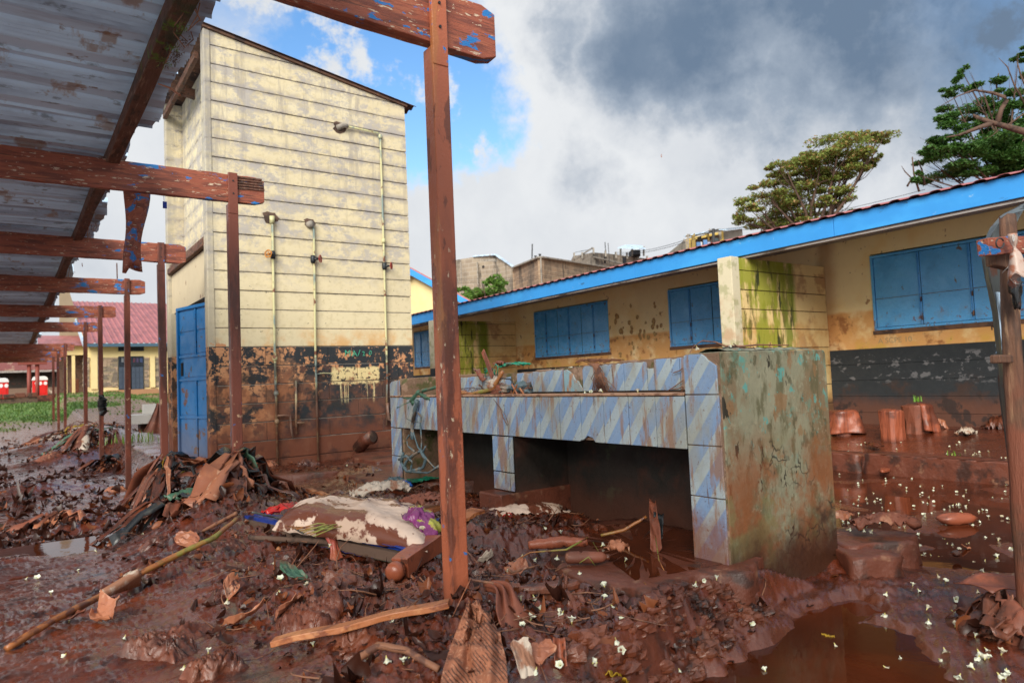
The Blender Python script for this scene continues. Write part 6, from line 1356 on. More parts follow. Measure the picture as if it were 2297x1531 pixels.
# clumps of rag and leaf wrapped round the feet of the posts
def heap_leaves(t_, x, y, rad, h, n, seed):
    r_ = random.Random(seed+50); m = MB(); T = []
    for q in range(n):
        a_ = r_.uniform(0, 6.28); r1 = rad*r_.random()**.8; cx_, cy_ = x+math.cos(a_)*r1, y+math.sin(a_)*r1; z_ = gz(cx_, cy_)+h*max(0, 1-r1/rad)**1.2*r_.uniform(.4, 1)+.01; L = r_.uniform(.03, .11); w_ = L*r_.uniform(.3, .6)
        d_ = Vector((math.cos(a_+r_.gauss(0, .8)), math.sin(a_+r_.gauss(0, .8)), -r_.uniform(.2, 1.6))).normalized(); s_ = d_.cross(Vector((r_.gauss(0, .5), r_.gauss(0, .5), 1))).normalized(); nn = s_.cross(d_); k1 = r_.gauss(0, .25); p = Vector((cx_, cy_, z_)); vs = []
        for i in range(5):
            u = i/4-.5; pr_ = max(.12, 1-(2*u)**2)**.6
            for j in (-1, 0, 1): vs.append(p+d_*u*L+s_*j*w_*.5*pr_*r_.uniform(.8, 1.2)+nn*(k1*L*u*u*4+.25*w_*abs(j)*(1 if q % 3 else -1)+r_.uniform(-.004, .004)))
        m.add(vs, [(i*3+j, i*3+j+1, i*3+j+4, i*3+j+3) for i in range(4) for j in range(2)]); T += [r_.random()**1.1]*15
    o = m.build('heap_leaves', M['litter'], t_, smooth=True, fix=False); o['kind'] = 'stuff'; a = o.data.attributes.new('tint', 'FLOAT', 'POINT'); a.data.foreach_set('value', T)
def clump(px, py, label, x, y, zt, n, rad, seed, mats, dirn=None, zl=None):
    r_ = random.Random(seed); t_ = thing('debris_clump', label, 'debris', 'debris clumps caught on the posts')
    names = {'blackbag': 'black_plastic_strip', 'cloth_brown': 'muddy_rag', 'paper': 'curled_leaf', 'greenrag': 'green_rag', 'mudclod': 'caked_rag', 'paleplastic': 'pale_plastic_scrap', 'yellowleaf': 'yellow_stem', 'litterm': 'curled_leaf'}
    for mt, cnt in mats:
        m = MB()
        for q in range(cnt):
            a_ = r_.uniform(0, 6.28) if dirn is None else r_.gauss(dirn, 1.0); r1 = rad*r_.uniform(.12, 1.0)**1.2; z0_ = zt*r_.uniform(.15, 1.0); wd = r_.choice((.02, .03, .05, .075, .10)); tw_ = r_.uniform(-.8, .8)
            ex, ey = x+math.cos(a_)*r1, y+math.sin(a_)*r1; ze = gz(ex, ey)+r_.uniform(.0, .05); zb = gz(x, y)
            ox, oy = r_.gauss(0, .035), r_.gauss(0, .035); ks = [r_.gauss(0, .03) for _ in range(8)]
            def fn(a, b_):
                t = b_; s_ = t**1.15; px_ = x+ox+(ex-x)*s_; py_ = y+oy+(ey-y)*s_; z_ = zb+z0_+(ze-zb-z0_)*t**1.5+.09*math.sin(math.pi*min(1, t*1.15))*r1
                w_ = wd*(.35+1.5*t-.8*t*t)*(1+.3*math.sin(q*3+t*9)); na_ = a_+math.pi/2+tw_*t
                u = (a-.5)*2; return (px_+math.cos(na_)*w_*u+ks[int(t*7)]*.5, py_+math.sin(na_)*w_*u+ks[int(t*6)]*.5, max(z_+.5*w_*(abs(u)-.4)*(1 if q % 2 else -1)+ks[int((t*7.9))]*.8, gz(px_, py_)-.01))
            m.grid(5, 8, fn)
        m.build(names.get(mt, 'muddy_rag'), M[mt], t_, smooth=True, solid=.002)
    heap_leaves(t_, x, y, rad, zt*.55, int(n*130*rad), seed); set_origin(t_, (x, y, gz(x, y))); return t_
clump(0, 0, 'tangle of black plastic, brown leaves and rags round the foot of the second post', rowx(5.62), 5.52, .36, 2.6, .58, 3, [('blackbag', 12), ('cloth_brown', 8), ('mudclod', 11), ('paper', 5), ('greenrag', 2)])
clump(0, 0, 'heap of black plastic and leaves round the third post', rowx(8.62), 8.5, .42, 2, .62, 4, [('blackbag', 14), ('mudclod', 8), ('paper', 4), ('cloth_brown', 5), ('yellowleaf', 2)])
clump(0, 0, 'far heap of rags and rubbish round the sixth post', rowx(18.0), 17.2, .45, 2, 1.1, 5, [('mudclod', 10), ('cloth_brown', 7), ('paper', 6), ('greenrag', 5), ('paleplastic', 5), ('blackbag', 6)])
clump(0, 0, 'pale and brown rubbish heaped farthest along the row of posts', 1.05, 21.5, .45, 2, 1.3, 6, [('mudclod', 8), ('paper', 7), ('paleplastic', 7), ('cloth_brown', 6), ('yellowleaf', 4)])
clump(0, 0, 'dark clod of leaves stuck to the fifth post low down', rowx(14.9), 14.8, .22, 1, .4, 8, [('blackbag', 8), ('mudclod', 8)])
clump(0, 0, 'low spread of dark rags in the mud left of the second post', .95, 5.9, .14, 1.5, .6, 9, [('mudclod', 12), ('blackbag', 8), ('paper', 8), ('cloth_brown', 10)])
clump(0, 0, 'brown rag and leaf heap in the open yard left of the fourth post', .35, 8.8, .12, 1.5, .55, 10, [('mudclod', 10), ('cloth_brown', 8), ('paper', 5)])
# debris wad stuck on the fifth post at half height
m = MB(); px_, py_ = rowx(14.9), 14.9
for q in range(5): m.tube([(px_+random.uniform(-.02, .02), py_-.05, .62+q*.05), (px_+random.uniform(0, .05), py_-.09, .68+q*.05), (px_+.0, py_-.04, .75+q*.05)], [.05, .075, .05], 8, .3)
tag(m.build('mud_wad', M['blackbag']), 'dark wad of rubbish stuck halfway up the fifth post', 'debris')

# towel-like brown cloth knotted on the nearest post
bx, by = rowx(2.42), 2.42; zb0 = gz(bx, by-.15)
kt = Vector((bx+.03, by-.065, .155)); 
TLp = [(1048, 1356), (1030, 1400), (1010, 1450), (994, 1500), (980, 1570)]; TRp = [(1062, 1352), (1098, 1378), (1122, 1425), (1136, 1480), (1142, 1570)]
def _pl(P, t): t = min(max(t, 0), .9999)*(len(P)-1); i = int(t); f = t-i; return (P[i][0]*(1-f)+P[i+1][0]*f, P[i][1]*(1-f)+P[i+1][1]*f)
def towel(a, b_):
    l, r = _pl(TLp, b_), _pl(TRp, b_); px, py = l[0]+(r[0]-l[0])*a, l[1]+(r[1]-l[1])*a; ph = a*9.5+1.5*b_+.8*pn(a*3, b_*2); f_ = math.sin(ph)+.35*math.sin(ph*2.3+1)
    yy = 2.345-.38*b_-.05*math.sin(math.pi*a)-(.006+.024*b_)*f_+.006*pn(a*14, b_*10); p = at(px, py, y=yy); g_ = G(px, py); q_ = EYEP+(np.array(g_)-EYEP)*(.965-.010*f_); p = p if p[1] < q_[1] else q_; return (p[0], p[1], p[2])
def towel_old(a, b_):
    s_ = b_**.9; e0, e1 = Vector((1.02, 1.86, -.10)), Vector((1.50, 1.98, -.12)); end = e0.lerp(e1, a); f_ = math.sin(a*19+1.2*b_)+.5*math.sin(a*37+2)
    top = kt+Vector((-.035+.07*a, .0, .005*math.sin(a*9))); p = top.lerp(end, s_); wv = .024*s_*f_
    return (p.x+.3*wv, p.y-.8*abs(wv)-.05*math.sin(math.pi*s_), p.z+wv*.5+.10*math.sin(math.pi*min(1, s_*1.05))*(1-.3*a)+.006*math.sin(a*80+b_*30))
tag(MB().grid(90, 60, towel).build('brown_towel', M['cloth_pat'], smooth=True, solid=.004), 'wet brown patterned towel spread in folds from the foot of the nearest post', 'towel')
def towel2(a, b_):
    e0, e1 = Vector((1.36, 1.98, -.12)), Vector((1.62, 2.10, -.10)); top = kt+Vector((.05+.03*a, -.01, -.01)); end = e0.lerp(e1, a); s_ = b_
    p = top.lerp(end, s_); f_ = .018*math.sin(a*15+b_*3); return (p.x+.02*math.sin(b_*9), p.y-.04*math.sin(math.pi*s_)+f_*s_, p.z+.09*math.sin(math.pi*s_)+f_)
tag(MB().grid(30, 26, towel2).build('muddy_rag', M['cloth_brown'], smooth=True, solid=.004), 'plain brown rag twisted beside the patterned towel', 'cloth')
# its twig ties
stick('vine_stem', M['twig'], 'long thin stem curving down over the right of the towel', 'stem', [kt+Vector((-.01, 0, .03)), kt+Vector((.09, -.05, .0)), (1.58, 2.22, .03), (1.60, 2.06, -.02), (1.56, 1.95, -.12)], [.004, .007, .006, .005, .003])
m = MB()
for q in range(7): c_ = Vector((1.535, 2.29, .065))+Vector((random.gauss(0, .006),)*3); m.tube([c_+Vector((.03*math.cos(t), .012*math.sin(2*t+q), .022*math.sin(t))) for t in np.linspace(q, q+5, 12)], .0035, 5)
tag(m.build('knotted_tie', M['paleplastic'], smooth=True), 'pale knotted tie on the stem beside the nearest post', 'tie')
stick('straw', M['paper'], 'looping pale straw from the post foot down over the black plastic', 'straw', [kt+Vector((-.005, -.01, .035)), (1.30, 2.26, .10), (1.20, 2.2, .02), (1.14, 2.12, -.05)], .0022, n=5)
stick('straw', M['paper'], 'second pale straw hanging left of the towel knot', 'straw', [(1.19, 2.22, .06), (1.13, 2.12, .0), (1.08, 2.04, -.04), (1.08, 1.98, -.08)], .0018, n=5)
stick('muddy_rail', M['twig'], 'thick curved brown stick lying across the bottom edge before the towel', 'stick', GP((800, 1493), (850, 1478), (910, 1492), (985, 1522), dz=[.02, .045, .05, .03]), [.014, .013, .012, .011], jit=.06)
def strip(name, mt, label, cat, pts, w0, w1, n=12, curl=.3, th=.002, wig=.01, up=(0, 0, 1), group=None):
    P = [Vector(p) for p in pts]; k = len(P)-1
    def fn(a, b_):
        t = b_*k; i = min(int(t), k-1); p = P[i].lerp(P[i+1], t-i); d_ = (P[i+1]-P[i]).normalized(); s_ = d_.cross(Vector(up))
        if s_.length < .05: s_ = Vector((1, -.6, 0))
        s_.normalize(); nn = s_.cross(d_); w_ = w0+(w1-w0)*b_; u = (a-.5)
        return tuple(p+s_*u*w_*2+nn*(curl*w_*(4*u*u-.5)+wig*math.sin(b_*17+u*5)))
    o = MB().grid(7, n, fn).build(name, mt, smooth=True, solid=th); tag(o, label, cat, group); return o
strip('yellow_plastic', M['yellowleaf'], 'mustard yellow plastic strip standing left of the towel', 'plastic scrap', [(1.17, 2.17, .03), (1.12, 2.10, -.02), (1.05, 2.02, -.07)], .028, .04, curl=.15)
strip('black_plastic', M['blackbag'], 'black plastic flap between the yellow strip and the towel', 'plastic scrap', [(1.24, 2.27, .06), (1.21, 2.16, .0), (1.17, 2.04, -.05), (1.14, 1.98, -.08)], .018, .05, curl=.6)
crumple('white_plastic', M['paleplastic'], 'pale crumpled plastic at the lower right of the towel', 'plastic scrap', G(1180, 1505), .09, .10, .4, .02, 14, 3, lift=.02, dome=.03)
crumple('crumpled_paper', M['paper'], 'crumpled orange-brown paper right of the towel', 'paper', G(1215, 1475), .07, .10, .9, .02, 14, 6, lift=.01, dome=.04)
strip('banana_peel', M['yellowleaf'], 'yellow and black leaf lying at the bottom edge of the puddle bank', 'leaf', GP((1362, 1521), (1388, 1519), (1412, 1526)), .008, .010, curl=.4)
strip('floating_leaf', M['yellowleaf'], 'single yellow leaf floating on the dark puddle', 'leaf', [at(1845, 1423, z=-.231), at(1857, 1427, z=-.229), at(1872, 1429, z=-.231)], .006, .006, curl=.2, n=8)

# long plank, cane, turned bed post, bed frame with sack
def plank(name, mt, label, cat, a, b_, w, h, upv=(0, 0, 1), n=14, group=None, parent=None):
    a = Vector(a); b_ = Vector(b_); d = (b_-a).normalized(); sd_ = d.cross(Vector(upv)).normalized(); u = sd_.cross(d); vs = []
    for i in range(n):
        p = a.lerp(b_, i/(n-1))+Vector((0, 0, .004*math.sin(i*.9)))
        for x_, z_ in ((-1, -1), (1, -1), (1, 1), (-1, 1)): vs.append(p+sd_*x_*w/2*(1+.05*random.uniform(-1, 1))+u*z_*h/2*(1+.08*random.uniform(-1, 1)))
    fs = [(0, 3, 2, 1), tuple((n-1)*4+q for q in range(4))]+[(i*4+q, i*4+(q+1) % 4, i*4+4+(q+1) % 4, i*4+4+q) for i in range(n-1) for q in range(4)]
    o = MB().add(vs, fs).build(name, mt, parent, bevel=.003)
    if not parent: tag(o, label, cat, group)
    return o
a, b_ = G(612, 1440, .045), G(1008, 1350, .075); plank('long_plank', M['wood_raw'], 'long narrow orange plank lying from the left to the nearest post', 'plank', a, b_, .055, .022)
cn = thing('cane_pole', 'long cane pole slanting up from the lower left mud to the second post', 'cane pole')
cp = [G(14, 1454, .012), G(120, 1390, .04), G(230, 1334, .06), at(300, 1292, z=.06), at(400, 1243, z=.11), at(480, 1205, z=.16), at(535, 1160, z=.20)]
stick('stem', M['cane'], '', '', cp, [.014, .015, .016, .015, .015, .014, .013], nodes=7, parent=cn, n=12); 
def wrap(a, b__):
    p = Vector(cp[2]).lerp(Vector(cp[3]), -.05+a*1.25)+Vector((0, 0, -.0)); an = b__*math.pi*1.5-.6; return tuple(p+Vector((-.3*math.cos(an)*.021, -.021*math.sin(an), .021*math.cos(an)+.004-.05*(b__ > .85)*a)))
MB().grid(16, 10, wrap).build('green_label_wrap', M['paleplastic'], cn, smooth=True, solid=.002)
set_origin(cn, tuple(cp[0]))
crumple('pale_cloth_scrap', M['paleplastic'], 'pale muddy cloth hanging under the cane pole', 'cloth', Vector(at(296, 1322, z=-.02)), .10, .10, .7, .02, 14, 12, lift=.02, dome=.05, drape=False)
stick('stick', M['twig'], 'brown stick rising to the foot of the second post from the left', 'stick', [at(455, 1190, z=.08), at(490, 1172, z=.14), at(530, 1150, z=.22)], [.010, .012, .012]); stick('stick', M['bamboo'], 'short green-yellow stem below the second post on the right', 'stick', [at(622, 1228, z=.08), at(645, 1245, z=.03), at(655, 1256, z=-.0)], [.012, .014, .010])
bp = thing('bed_post', 'red turned wooden bed post with a round knob lying in the mud', 'bed post')
pa, pb = Vector(at(897, 1273, z=.10)), Vector(at(975, 1215, z=.13)); plank('shaft', M['wood_red'], '', '', pa, pb, .085, .085, parent=bp, n=6)
dv = (pa-pb).normalized(); m = MB()
prf = [(0, .032), (.010, .030), (.018, .036), (.030, .044), (.048, .046), (.066, .042), (.078, .028), (.082, .0)]
m.tube([pa+dv*t for t, _ in prf], [max(.001, q) for _, q in prf], 18); m.build('knob', M['wood_red'], bp, smooth=True); set_origin(bp, tuple(pa-Vector((0, 0, .06))))
bf = thing('bed_board', 'dark board with torn blue plastic edge lying tilted in the mud', 'board')
c1, c2, c3, c4 = Vector(at(415, 1136, z=.10)), Vector(at(915, 1238, z=.13)), Vector(at(985, 1168, z=.13)), Vector(at(620, 1118, z=.12))
def brd(z): return [tuple(c+Vector((0, 0, z))) for c in (c1, c2, c3, c4)]
MB().hexa(brd(-.07)+brd(-.012)).build('board', M['purlin'], bf)
def tarp(a, b__):
    p = c1.lerp(c2, a); q = c4.lerp(c3, a); w = p.lerp(q, b__*.26*(1+.4*pn(a*6, 2.))); return (w.x, w.y, w.z+.003+.010*(1-abs(pn(a*22, b__*3, 3))*2)-.075*max(0, .2-b__)/.2)
MB().grid(80, 9, tarp).build('blue_plastic_edge', M['bluetarp'], bf, smooth=True, solid=.002)
def tarp2(a, b__):
    p = c2.lerp(c3, a*1.02); q = c1.lerp(c4, a); w = p.lerp(q, b__*.13); return (w.x, w.y, w.z+.006+.012*(1-abs(pn(a*9, b__*3, 8))*2))
MB().grid(24, 8, tarp2).build('blue_plastic_edge', M['bluetarp'], bf, smooth=True, solid=.002)
MB().beam(c1+Vector((.02, -.01, -.03)), c2+Vector((0, 0, -.035)), .03, .05).build('side_rail', M['barkr'], bf); set_origin(bf, tuple(c2-Vector((0, 0, .08))))
# the sack heaped on it
S1, S2, S3, S4 = Vector(at(610, 1180, z=.17)), Vector(at(958, 1228, z=.15)), Vector(at(965, 1148, z=.15)), Vector(at(665, 1136, z=.17))
def sackf(a, b__):
    p = S1.lerp(S2, a).lerp(S4.lerp(S3, a), b__); r_ = max(0, (1-(2*a-1)**4))*max(0, 1-(2*b__-1)**4); rid = 1-abs(pn((a-.45)*3+(b__)*2.2*(a-.45), b__*1.2, 61))*1.6
    fan = 1-abs(math.sin((math.atan2(b__-.95, a-.42))*5.2)); return (p.x, p.y, p.z-.02+.115*r_**.55+.022*rid*r_+.020*fan*(1-b__)*r_+.006*pn(a*14, b__*14, 6)+.003*pn(a*34, b__*34, 4))
tag(MB().grid(70, 50, sackf).build('white_sack', M['sack'], smooth=True, solid=.004), 'big whitish sack smeared with mud, heaped on the blue-edged board', 'sack')
a, b_ = at(700, 1136, z=.11), at(985, 1140, z=.14); plank('orange_board', M['wood_raw'], 'wide orange board lying behind the white sack', 'board', a, b_, .16, .025)
plank('orange_board', M['wood_raw'], 'end of an orange board sticking out right of the nearest post', 'board', at(1010, 1172, z=.10), at(1072, 1142, z=.14), .13, .022)
plank('short_plank', M['wood_raw'], 'short plank leaning in the mud behind the sack', 'plank', at(690, 1098, z=.10), at(735, 1112, z=.06), .05, .03)
crumple('purple_wrapper', M['purple'], 'shiny purple and yellow wrapper at the right end of the sack', 'wrapper', Vector(at(950, 1178, z=.20)), .17, .16, .5, .02, 20, 21, lift=.0, dome=.05, drape=False, fq=4, tilt=(.02, .12))
crumple('red_wrapper', M['redwrap'], 'bright red wrapper at the left end of the sack', 'wrapper', Vector(at(640, 1150, z=.15)), .26, .12, .2, .02, 18, 22, lift=.01, drape=False, dome=.03)
crumple('brown_rag', M['cloth_brown'], 'reddish rag crumpled on the orange board above the purple wrapper', 'cloth', Vector(at(952, 1130, z=.17)), .30, .13, -.2, .03, 22, 23, lift=.0, dome=.04, drape=False)
crumple('pale_bag', M['paleplastic'], 'pale torn bag lying behind the sack', 'bag', Vector(at(855, 1108, z=.15)), .42, .18, -.1, .035, 26, 24, lift=.0, dome=.06, drape=False)
crumple('green_rag', M['greenrag'], 'pale green and brown scrap at the left end of the blue-edged board', 'cloth', Vector(at(432, 1118, z=.13)), .35, .20, .3, .03, 18, 41, drape=False, dome=.04)
pbg = MB(); P0 = Vector(at(738, 1192, z=.16))
def pbf(a, b__):
    an = a*2*math.pi; t = b__; r_ = .035*(.9-.55*math.sin(min(1, t*1.4)*math.pi*.55))+.05*max(0, t-.45); return (P0.x+math.cos(an)*r_*1.4+.03*t-.02*t*t, P0.y+math.sin(an)*r_*.8-.10*t, P0.z+.015-.20*t+.006*math.sin(an*5+t*6))
tag(pbg.grid(24, 20, pbf).build('pink_bag', M['pinkbag'], smooth=True, solid=.002), 'wet pink plastic bag hanging over the board edge', 'bag')
ss = MB()
for q in range(9):
    a_ = at(640+q*8, 1178+q*3, z=.19); b__ = at(740+q*7, 1176+random.uniform(-6, 10), z=.20); ss.tube([a_, Vector(a_).lerp(Vector(b__), .5)+Vector((0, 0, random.uniform(-.01, .03))), b__], random.uniform(.002, .004), 5)
tag(ss.build('grass_straws', M['bamboo'], smooth=True), 'yellow straws lying over the blue plastic edge', 'straw')
stick('green_stalk', M['greenleaf'], 'pale green stalk lying over the board before the sack', 'stalk', [at(665, 1176, z=.19), at(710, 1172, z=.20), at(760, 1181, z=.19)], [.006, .008, .011])
stick('black_stick', M['blackbag'], 'dark stick slanting from the second post over the board', 'stick', [at(565, 1148, z=.25), at(620, 1160, z=.20), at(680, 1196, z=.16)], [.006, .006, .004])
stick('dark_pipe', M['barkr'], 'dark round stick under the front edge of the board', 'stick', [at(560, 1205, z=.09), at(720, 1213, z=.10), at(760, 1220, z=.08)], [.014, .017, .014])
# half-plate and larger scraps in the middle mud
crumple('muddy_plate', M['mudclod'], 'flat mud-covered disc below the pink bag', 'plate', G(762, 1310), .26, .18, .2, .004, 16, 31, lift=.03, dome=.02, fq=2, shape=lambda u, v: (u*math.sqrt(max(0, 1-2*v*v)), v*math.sqrt(max(0, 1-2*u*u))))
mid = [(545, 1400, .16, .11, 'paper', 'orange curled leaf standing left of the long plank', .06), (520, 1330, .10, .07, 'paper', 'flattened pale carton scrap under the second post', .01), (235, 1395, .18, .11, 'paper', 'crumpled brown leaf below the cane pole', .04),
       (150, 1400, .14, .10, 'mudclod', 'dark curled rag at the left below the cane pole', .05), (1155, 1290, .15, .13, 'paper', 'crumpled orange paper ball in the mud right of the nearest post', .07), (1395, 1332, .001, .001, None, '', 0),
       (420, 1222, .16, .12, 'paper', 'orange folded leaf above the cane pole', .05), (330, 1345, .001, .001, None, '', 0), (700, 1395, .30, .22, 'mudclod', 'brown rag half buried before the long plank', .03), (780, 1430, .24, .16, 'mudclod', 'rag with folded edge under the long plank', .04),
       (660, 1300, .12, .09, 'greenrag', 'green scrap in the mud below the board', .02), (650, 1365, .14, .10, 'paper', 'orange leaf below the green scrap', .03), (1090, 1265, .10, .08, 'paleplastic', 'pale leafy scrap just right of the nearest post', .03),
       (360, 1462, .26, .15, 'mudclod', 'large mud-caked rag at the bottom left', .02), (480, 1505, .20, .12, 'mudclod', 'mud-caked rag folded at the bottom edge', .02), (1010, 1240, .14, .1, 'cloth_brown', 'torn rag beside the nearest post', .03),
       (260, 1100, .30, .20, 'paper', 'orange-brown rag lying before the fourth post', .05), (120, 1160, .16, .1, 'paper', 'small orange rag in the shining mud at the left', .03), (110, 1025, .4, .25, 'cloth_brown', 'brown rag in the far left mud', .08), (1335, 1250, .001, .001, None, '', 0), (600, 1045, .22, .15, 'paper', 'orange leaf at the tower foot', .05), (690, 1045, .26, .16, 'mudclod', 'dark leaf pile at the tower foot', .06), (790, 1042, .30, .18, 'mudclod', 'leaf pile by the tower drain pipe', .06), (820, 1020, .10, .08, 'paper', 'pale scrap by the drain pipe', .03)]
for q, (px, py, sx, sy, mt, lab, dm) in enumerate(mid):
    if mt: crumple('muddy_leaf' if 'leaf' in lab else 'muddy_scrap', M[mt], lab, 'leaf' if 'leaf' in lab else 'scrap', G(px, py), sx, sy, q*.9, .022 if sx < .2 else .035, 18, 50+q, lift=.012, dome=dm)
RG = MB()
for q, (x_, y_) in enumerate([(1.15, 3.1), (1.9, 3.0), (1.6, 3.4), (1.35, 2.9), (2.0, 3.5), (1.75, 2.75), (1.2, 3.8), (1.62, 2.45), (1.85, 2.3), (.9, 2.9), (1.05, 2.45), (.8, 3.5), (.55, 3.1), (1.5, 4.2), (2.2, 4.2), (2.45, 4.5), (2.1, 5.2), (1.0, 4.3), (.7, 5.0)]):
    sx_, sy_, ro_, am_ = random.uniform(.16, .34), random.uniform(.12, .24), random.uniform(0, 3), random.uniform(.02, .036); ca_, sa_ = math.cos(ro_), math.sin(ro_)
    def rgf(a, b__, x_=x_, y_=y_, q=q):
        u, v = a-.5, b__-.5; rd = math.sqrt(u*u+v*v)*2; e_ = (1+.25*pn(a*3+q, b__*3, q))*(.75+.25/(1+rd)); x = x_+(u*sx_*ca_-v*sy_*sa_)*e_; y = y_+(u*sx_*sa_+v*sy_*ca_)*e_; ef = max(0, 1-max(abs(u), abs(v))*2)**.5
        return (x, y, gz(x, y)-.012+ef*(.028+am_*(1-abs(pn(a*4+q, b__*3, q+1))*2.0)+am_*.4*(1-abs(pn(a*9, b__*8+q, q+5))*2)))
    RG.grid(40, 34, rgf)
tag(RG.build('mud_caked_rags', M['mudclod'], smooth=True), 'mud-caked folds of cloth sunk in the debris', kind='stuff')
# stones and broken clods on the bank below the slab and round the post feet
m = MB()
def clod(x, y, r):
    o = len(m.v); sd_ = random.random()*50; z = gz(x, y)
    def fn(a, b__):
        an = a*2*math.pi; ph = (b__-.5)*math.pi; k = r*(1+.5*pn(math.cos(an)*math.cos(ph)*1.8+sd_, math.sin(an)*math.cos(ph)*1.8, 3)+.25*pn(an*2, ph*3+sd_)); return (x+math.cos(ph)*math.cos(an)*k*1.3, y+math.cos(ph)*math.sin(an)*k, z+r*.25+math.sin(ph)*k*.7)
    m.grid(9, 6, fn)
for q in range(620):
    if q < 230: x_ = random.uniform(1.5, 2.85); y_ = 1.86+.31*min(1, max(0, (x_-1.5)/1.1))-random.uniform(-.02, .22)
    else:
        x_, y_ = [float(v[0]) for v in reg_near(1)]
        if random.random() > float(ground(np.array([x_]), np.array([y_]))[1][0]): continue
    clod(x_, y_, .006*math.exp(random.random()*1.6)*(1.4 if q < 230 else 1))
tag(m.build('broken_clods', M['mudclod']), 'broken clods and pebbles in the mud', kind='stuff')
# bottle, logs, hanging cloth and stick under the trough
bt = thing('plastic_bottle', 'mud-coated plastic bottle lying before the trough opening', 'bottle')
a, b_ = Vector(at(1268, 1250, z=.05)), Vector(at(1375, 1248, z=.055)); d_ = (b_-a)
MB().tube([a+d_*t for t in (0, .04, .1, .3, .34, .38, .6, .78, .86)], [.018, .029, .030, .030, .024, .030, .029, .026, .012], 14, .07).build('body', M['cloth_brown'], bt, smooth=True); MB().tube([a+d_*.86, a+d_*.93], .014, 12).build('neck', M['mudclod'], bt, smooth=True); set_origin(bt, tuple(a-Vector((0, 0, .04))))
crumple('torn_bag', M['paper'], 'torn orange rag at the bottle neck', 'scrap', Vector(at(1385, 1240, z=.05)), .08, .10, .3, .02, 12, 44, drape=False, dome=.04)
stick('log', M['wood_red'], 'short red-brown log lying behind the bottle', 'log', [at(1185, 1222, z=.06), at(1250, 1215, z=.07), at(1318, 1214, z=.07)], [.022, .031, .020], n=12, jit=.2, fine=9)
stick('root', M['bamboo'], 'thin orange root curling left from the log', 'root', [at(1318, 1205, z=.11), at(1270, 1232, z=.09), at(1190, 1238, z=.07), at(1145, 1262, z=.05), at(1128, 1300, z=.03)], [.005, .005, .004, .004, .003], n=6)
stick('cane_stick', M['bamboo'], 'yellow cane bending up to the hanging rag before the trough opening', 'cane', [at(1348, 1200, z=.04), at(1400, 1188, z=.07), at(1450, 1158, z=.14)], [.008, .010, .009], n=8)
strip('hanging_rag', M['cloth_brown'], 'brown rag hung upright on the cane before the trough opening', 'cloth', [at(1464, 1122, z=.22), at(1465, 1150, z=.17), at(1470, 1190, z=.10), at(1472, 1235, z=.02)], .018, .03, curl=.9, n=18)
strip('black_rag', M['blackbag'], 'black rag behind the upright brown rag', 'cloth', [at(1478, 1150, z=.17), at(1476, 1180, z=.11), at(1474, 1210, z=.05)], .028, .03, curl=.6, n=10)
m = MB().box(-.02, .02, -.012, .012, 0, .012); o = m.build('blue_plastic_piece', M['bluebit'], bevel=.004); o.location = G(1408, 1236, .01); o.rotation_euler = (0, .2, .6); tag(o, 'small bright blue plastic piece by the bottle', 'plastic scrap')
def shoe(label, c, rot, L, mt, cat='shoe'):
    m = MB(); n_ = 24; vs = []
    for z_, k in ((0, 1), (.018, 1.02), (.03, .94)):
        for q in range(n_): t = 2*math.pi*q/n_; x = math.cos(t)*.5*L; w_ = L*(.17+.035*math.cos(t*1)+.02*math.cos(2*t)); vs.append((x*k, math.sin(t)*w_*k, z_+.02*(x > 0)*x/L))
    fs = [(l*n_+q, l*n_+(q+1) % n_, (l+1)*n_+(q+1) % n_, (l+1)*n_+q) for l in range(2) for q in range(n_)]+[tuple(range(n_-1, -1, -1)), tuple(2*n_+q for q in range(n_))]
    t_ = thing(cat, label, cat); m.add(vs, fs).build('sole', mt, t_, smooth=False, bevel=.004); MB().tube([(.22*L, -.16*L, .02), (.26*L, -.07*L, .06), (.3*L, 0, .045), (.26*L, .07*L, .06), (.20*L, .17*L, .02)], .007, 8).build('strap', mt, t_, smooth=True)
    t_.location = c; t_.rotation_euler = (random.uniform(-.1, .1), random.uniform(-.1, .1), rot); return t_
shoe('mud-filled sandal sole lying left of the trough slab', G(1232, 1325, .02), -.4, .27, M['mudclod'], 'sandal'); shoe('orange-brown shoe lying before the mossy kerb', Vector(at(1985, 1057, z=-.18)), .3, .30, M['wood_red'])
stick('stick', M['twig'], 'dark stick lying between paper ball and sandal', 'stick', GP((1085, 1250), (1150, 1298), (1210, 1285), dz=.03), [.006, .007, .004], n=6)
strip('pipe_half', M['wood_red'], 'broken red pipe piece standing at the sunken slab', 'pipe piece', GP((1255, 1470), (1258, 1495), dz=[.06, .0]), .02, .02, curl=1.2, n=6)
# thin red roots hanging on the slab edge
m = MB()
for pts in ([(1470, 1200, .1), (1478, 1255, .05), (1500, 1300, -.02), (1528, 1370, -.15)], [(1445, 1305, .02), (1462, 1325, .0), (1475, 1345, -.06)], [(1330, 1215, .06), (1345, 1240, .03), (1338, 1262, .02)], [(1300, 1262, .04), (1320, 1248, .07), (1335, 1268, .02)]): m.tube([at(px, py, z=z) for px, py, z in pts], .0025, 5)
tag(m.build('thin_roots', M['bamboo'], smooth=True), 'thin orange roots hanging down the broken slab face', 'roots')

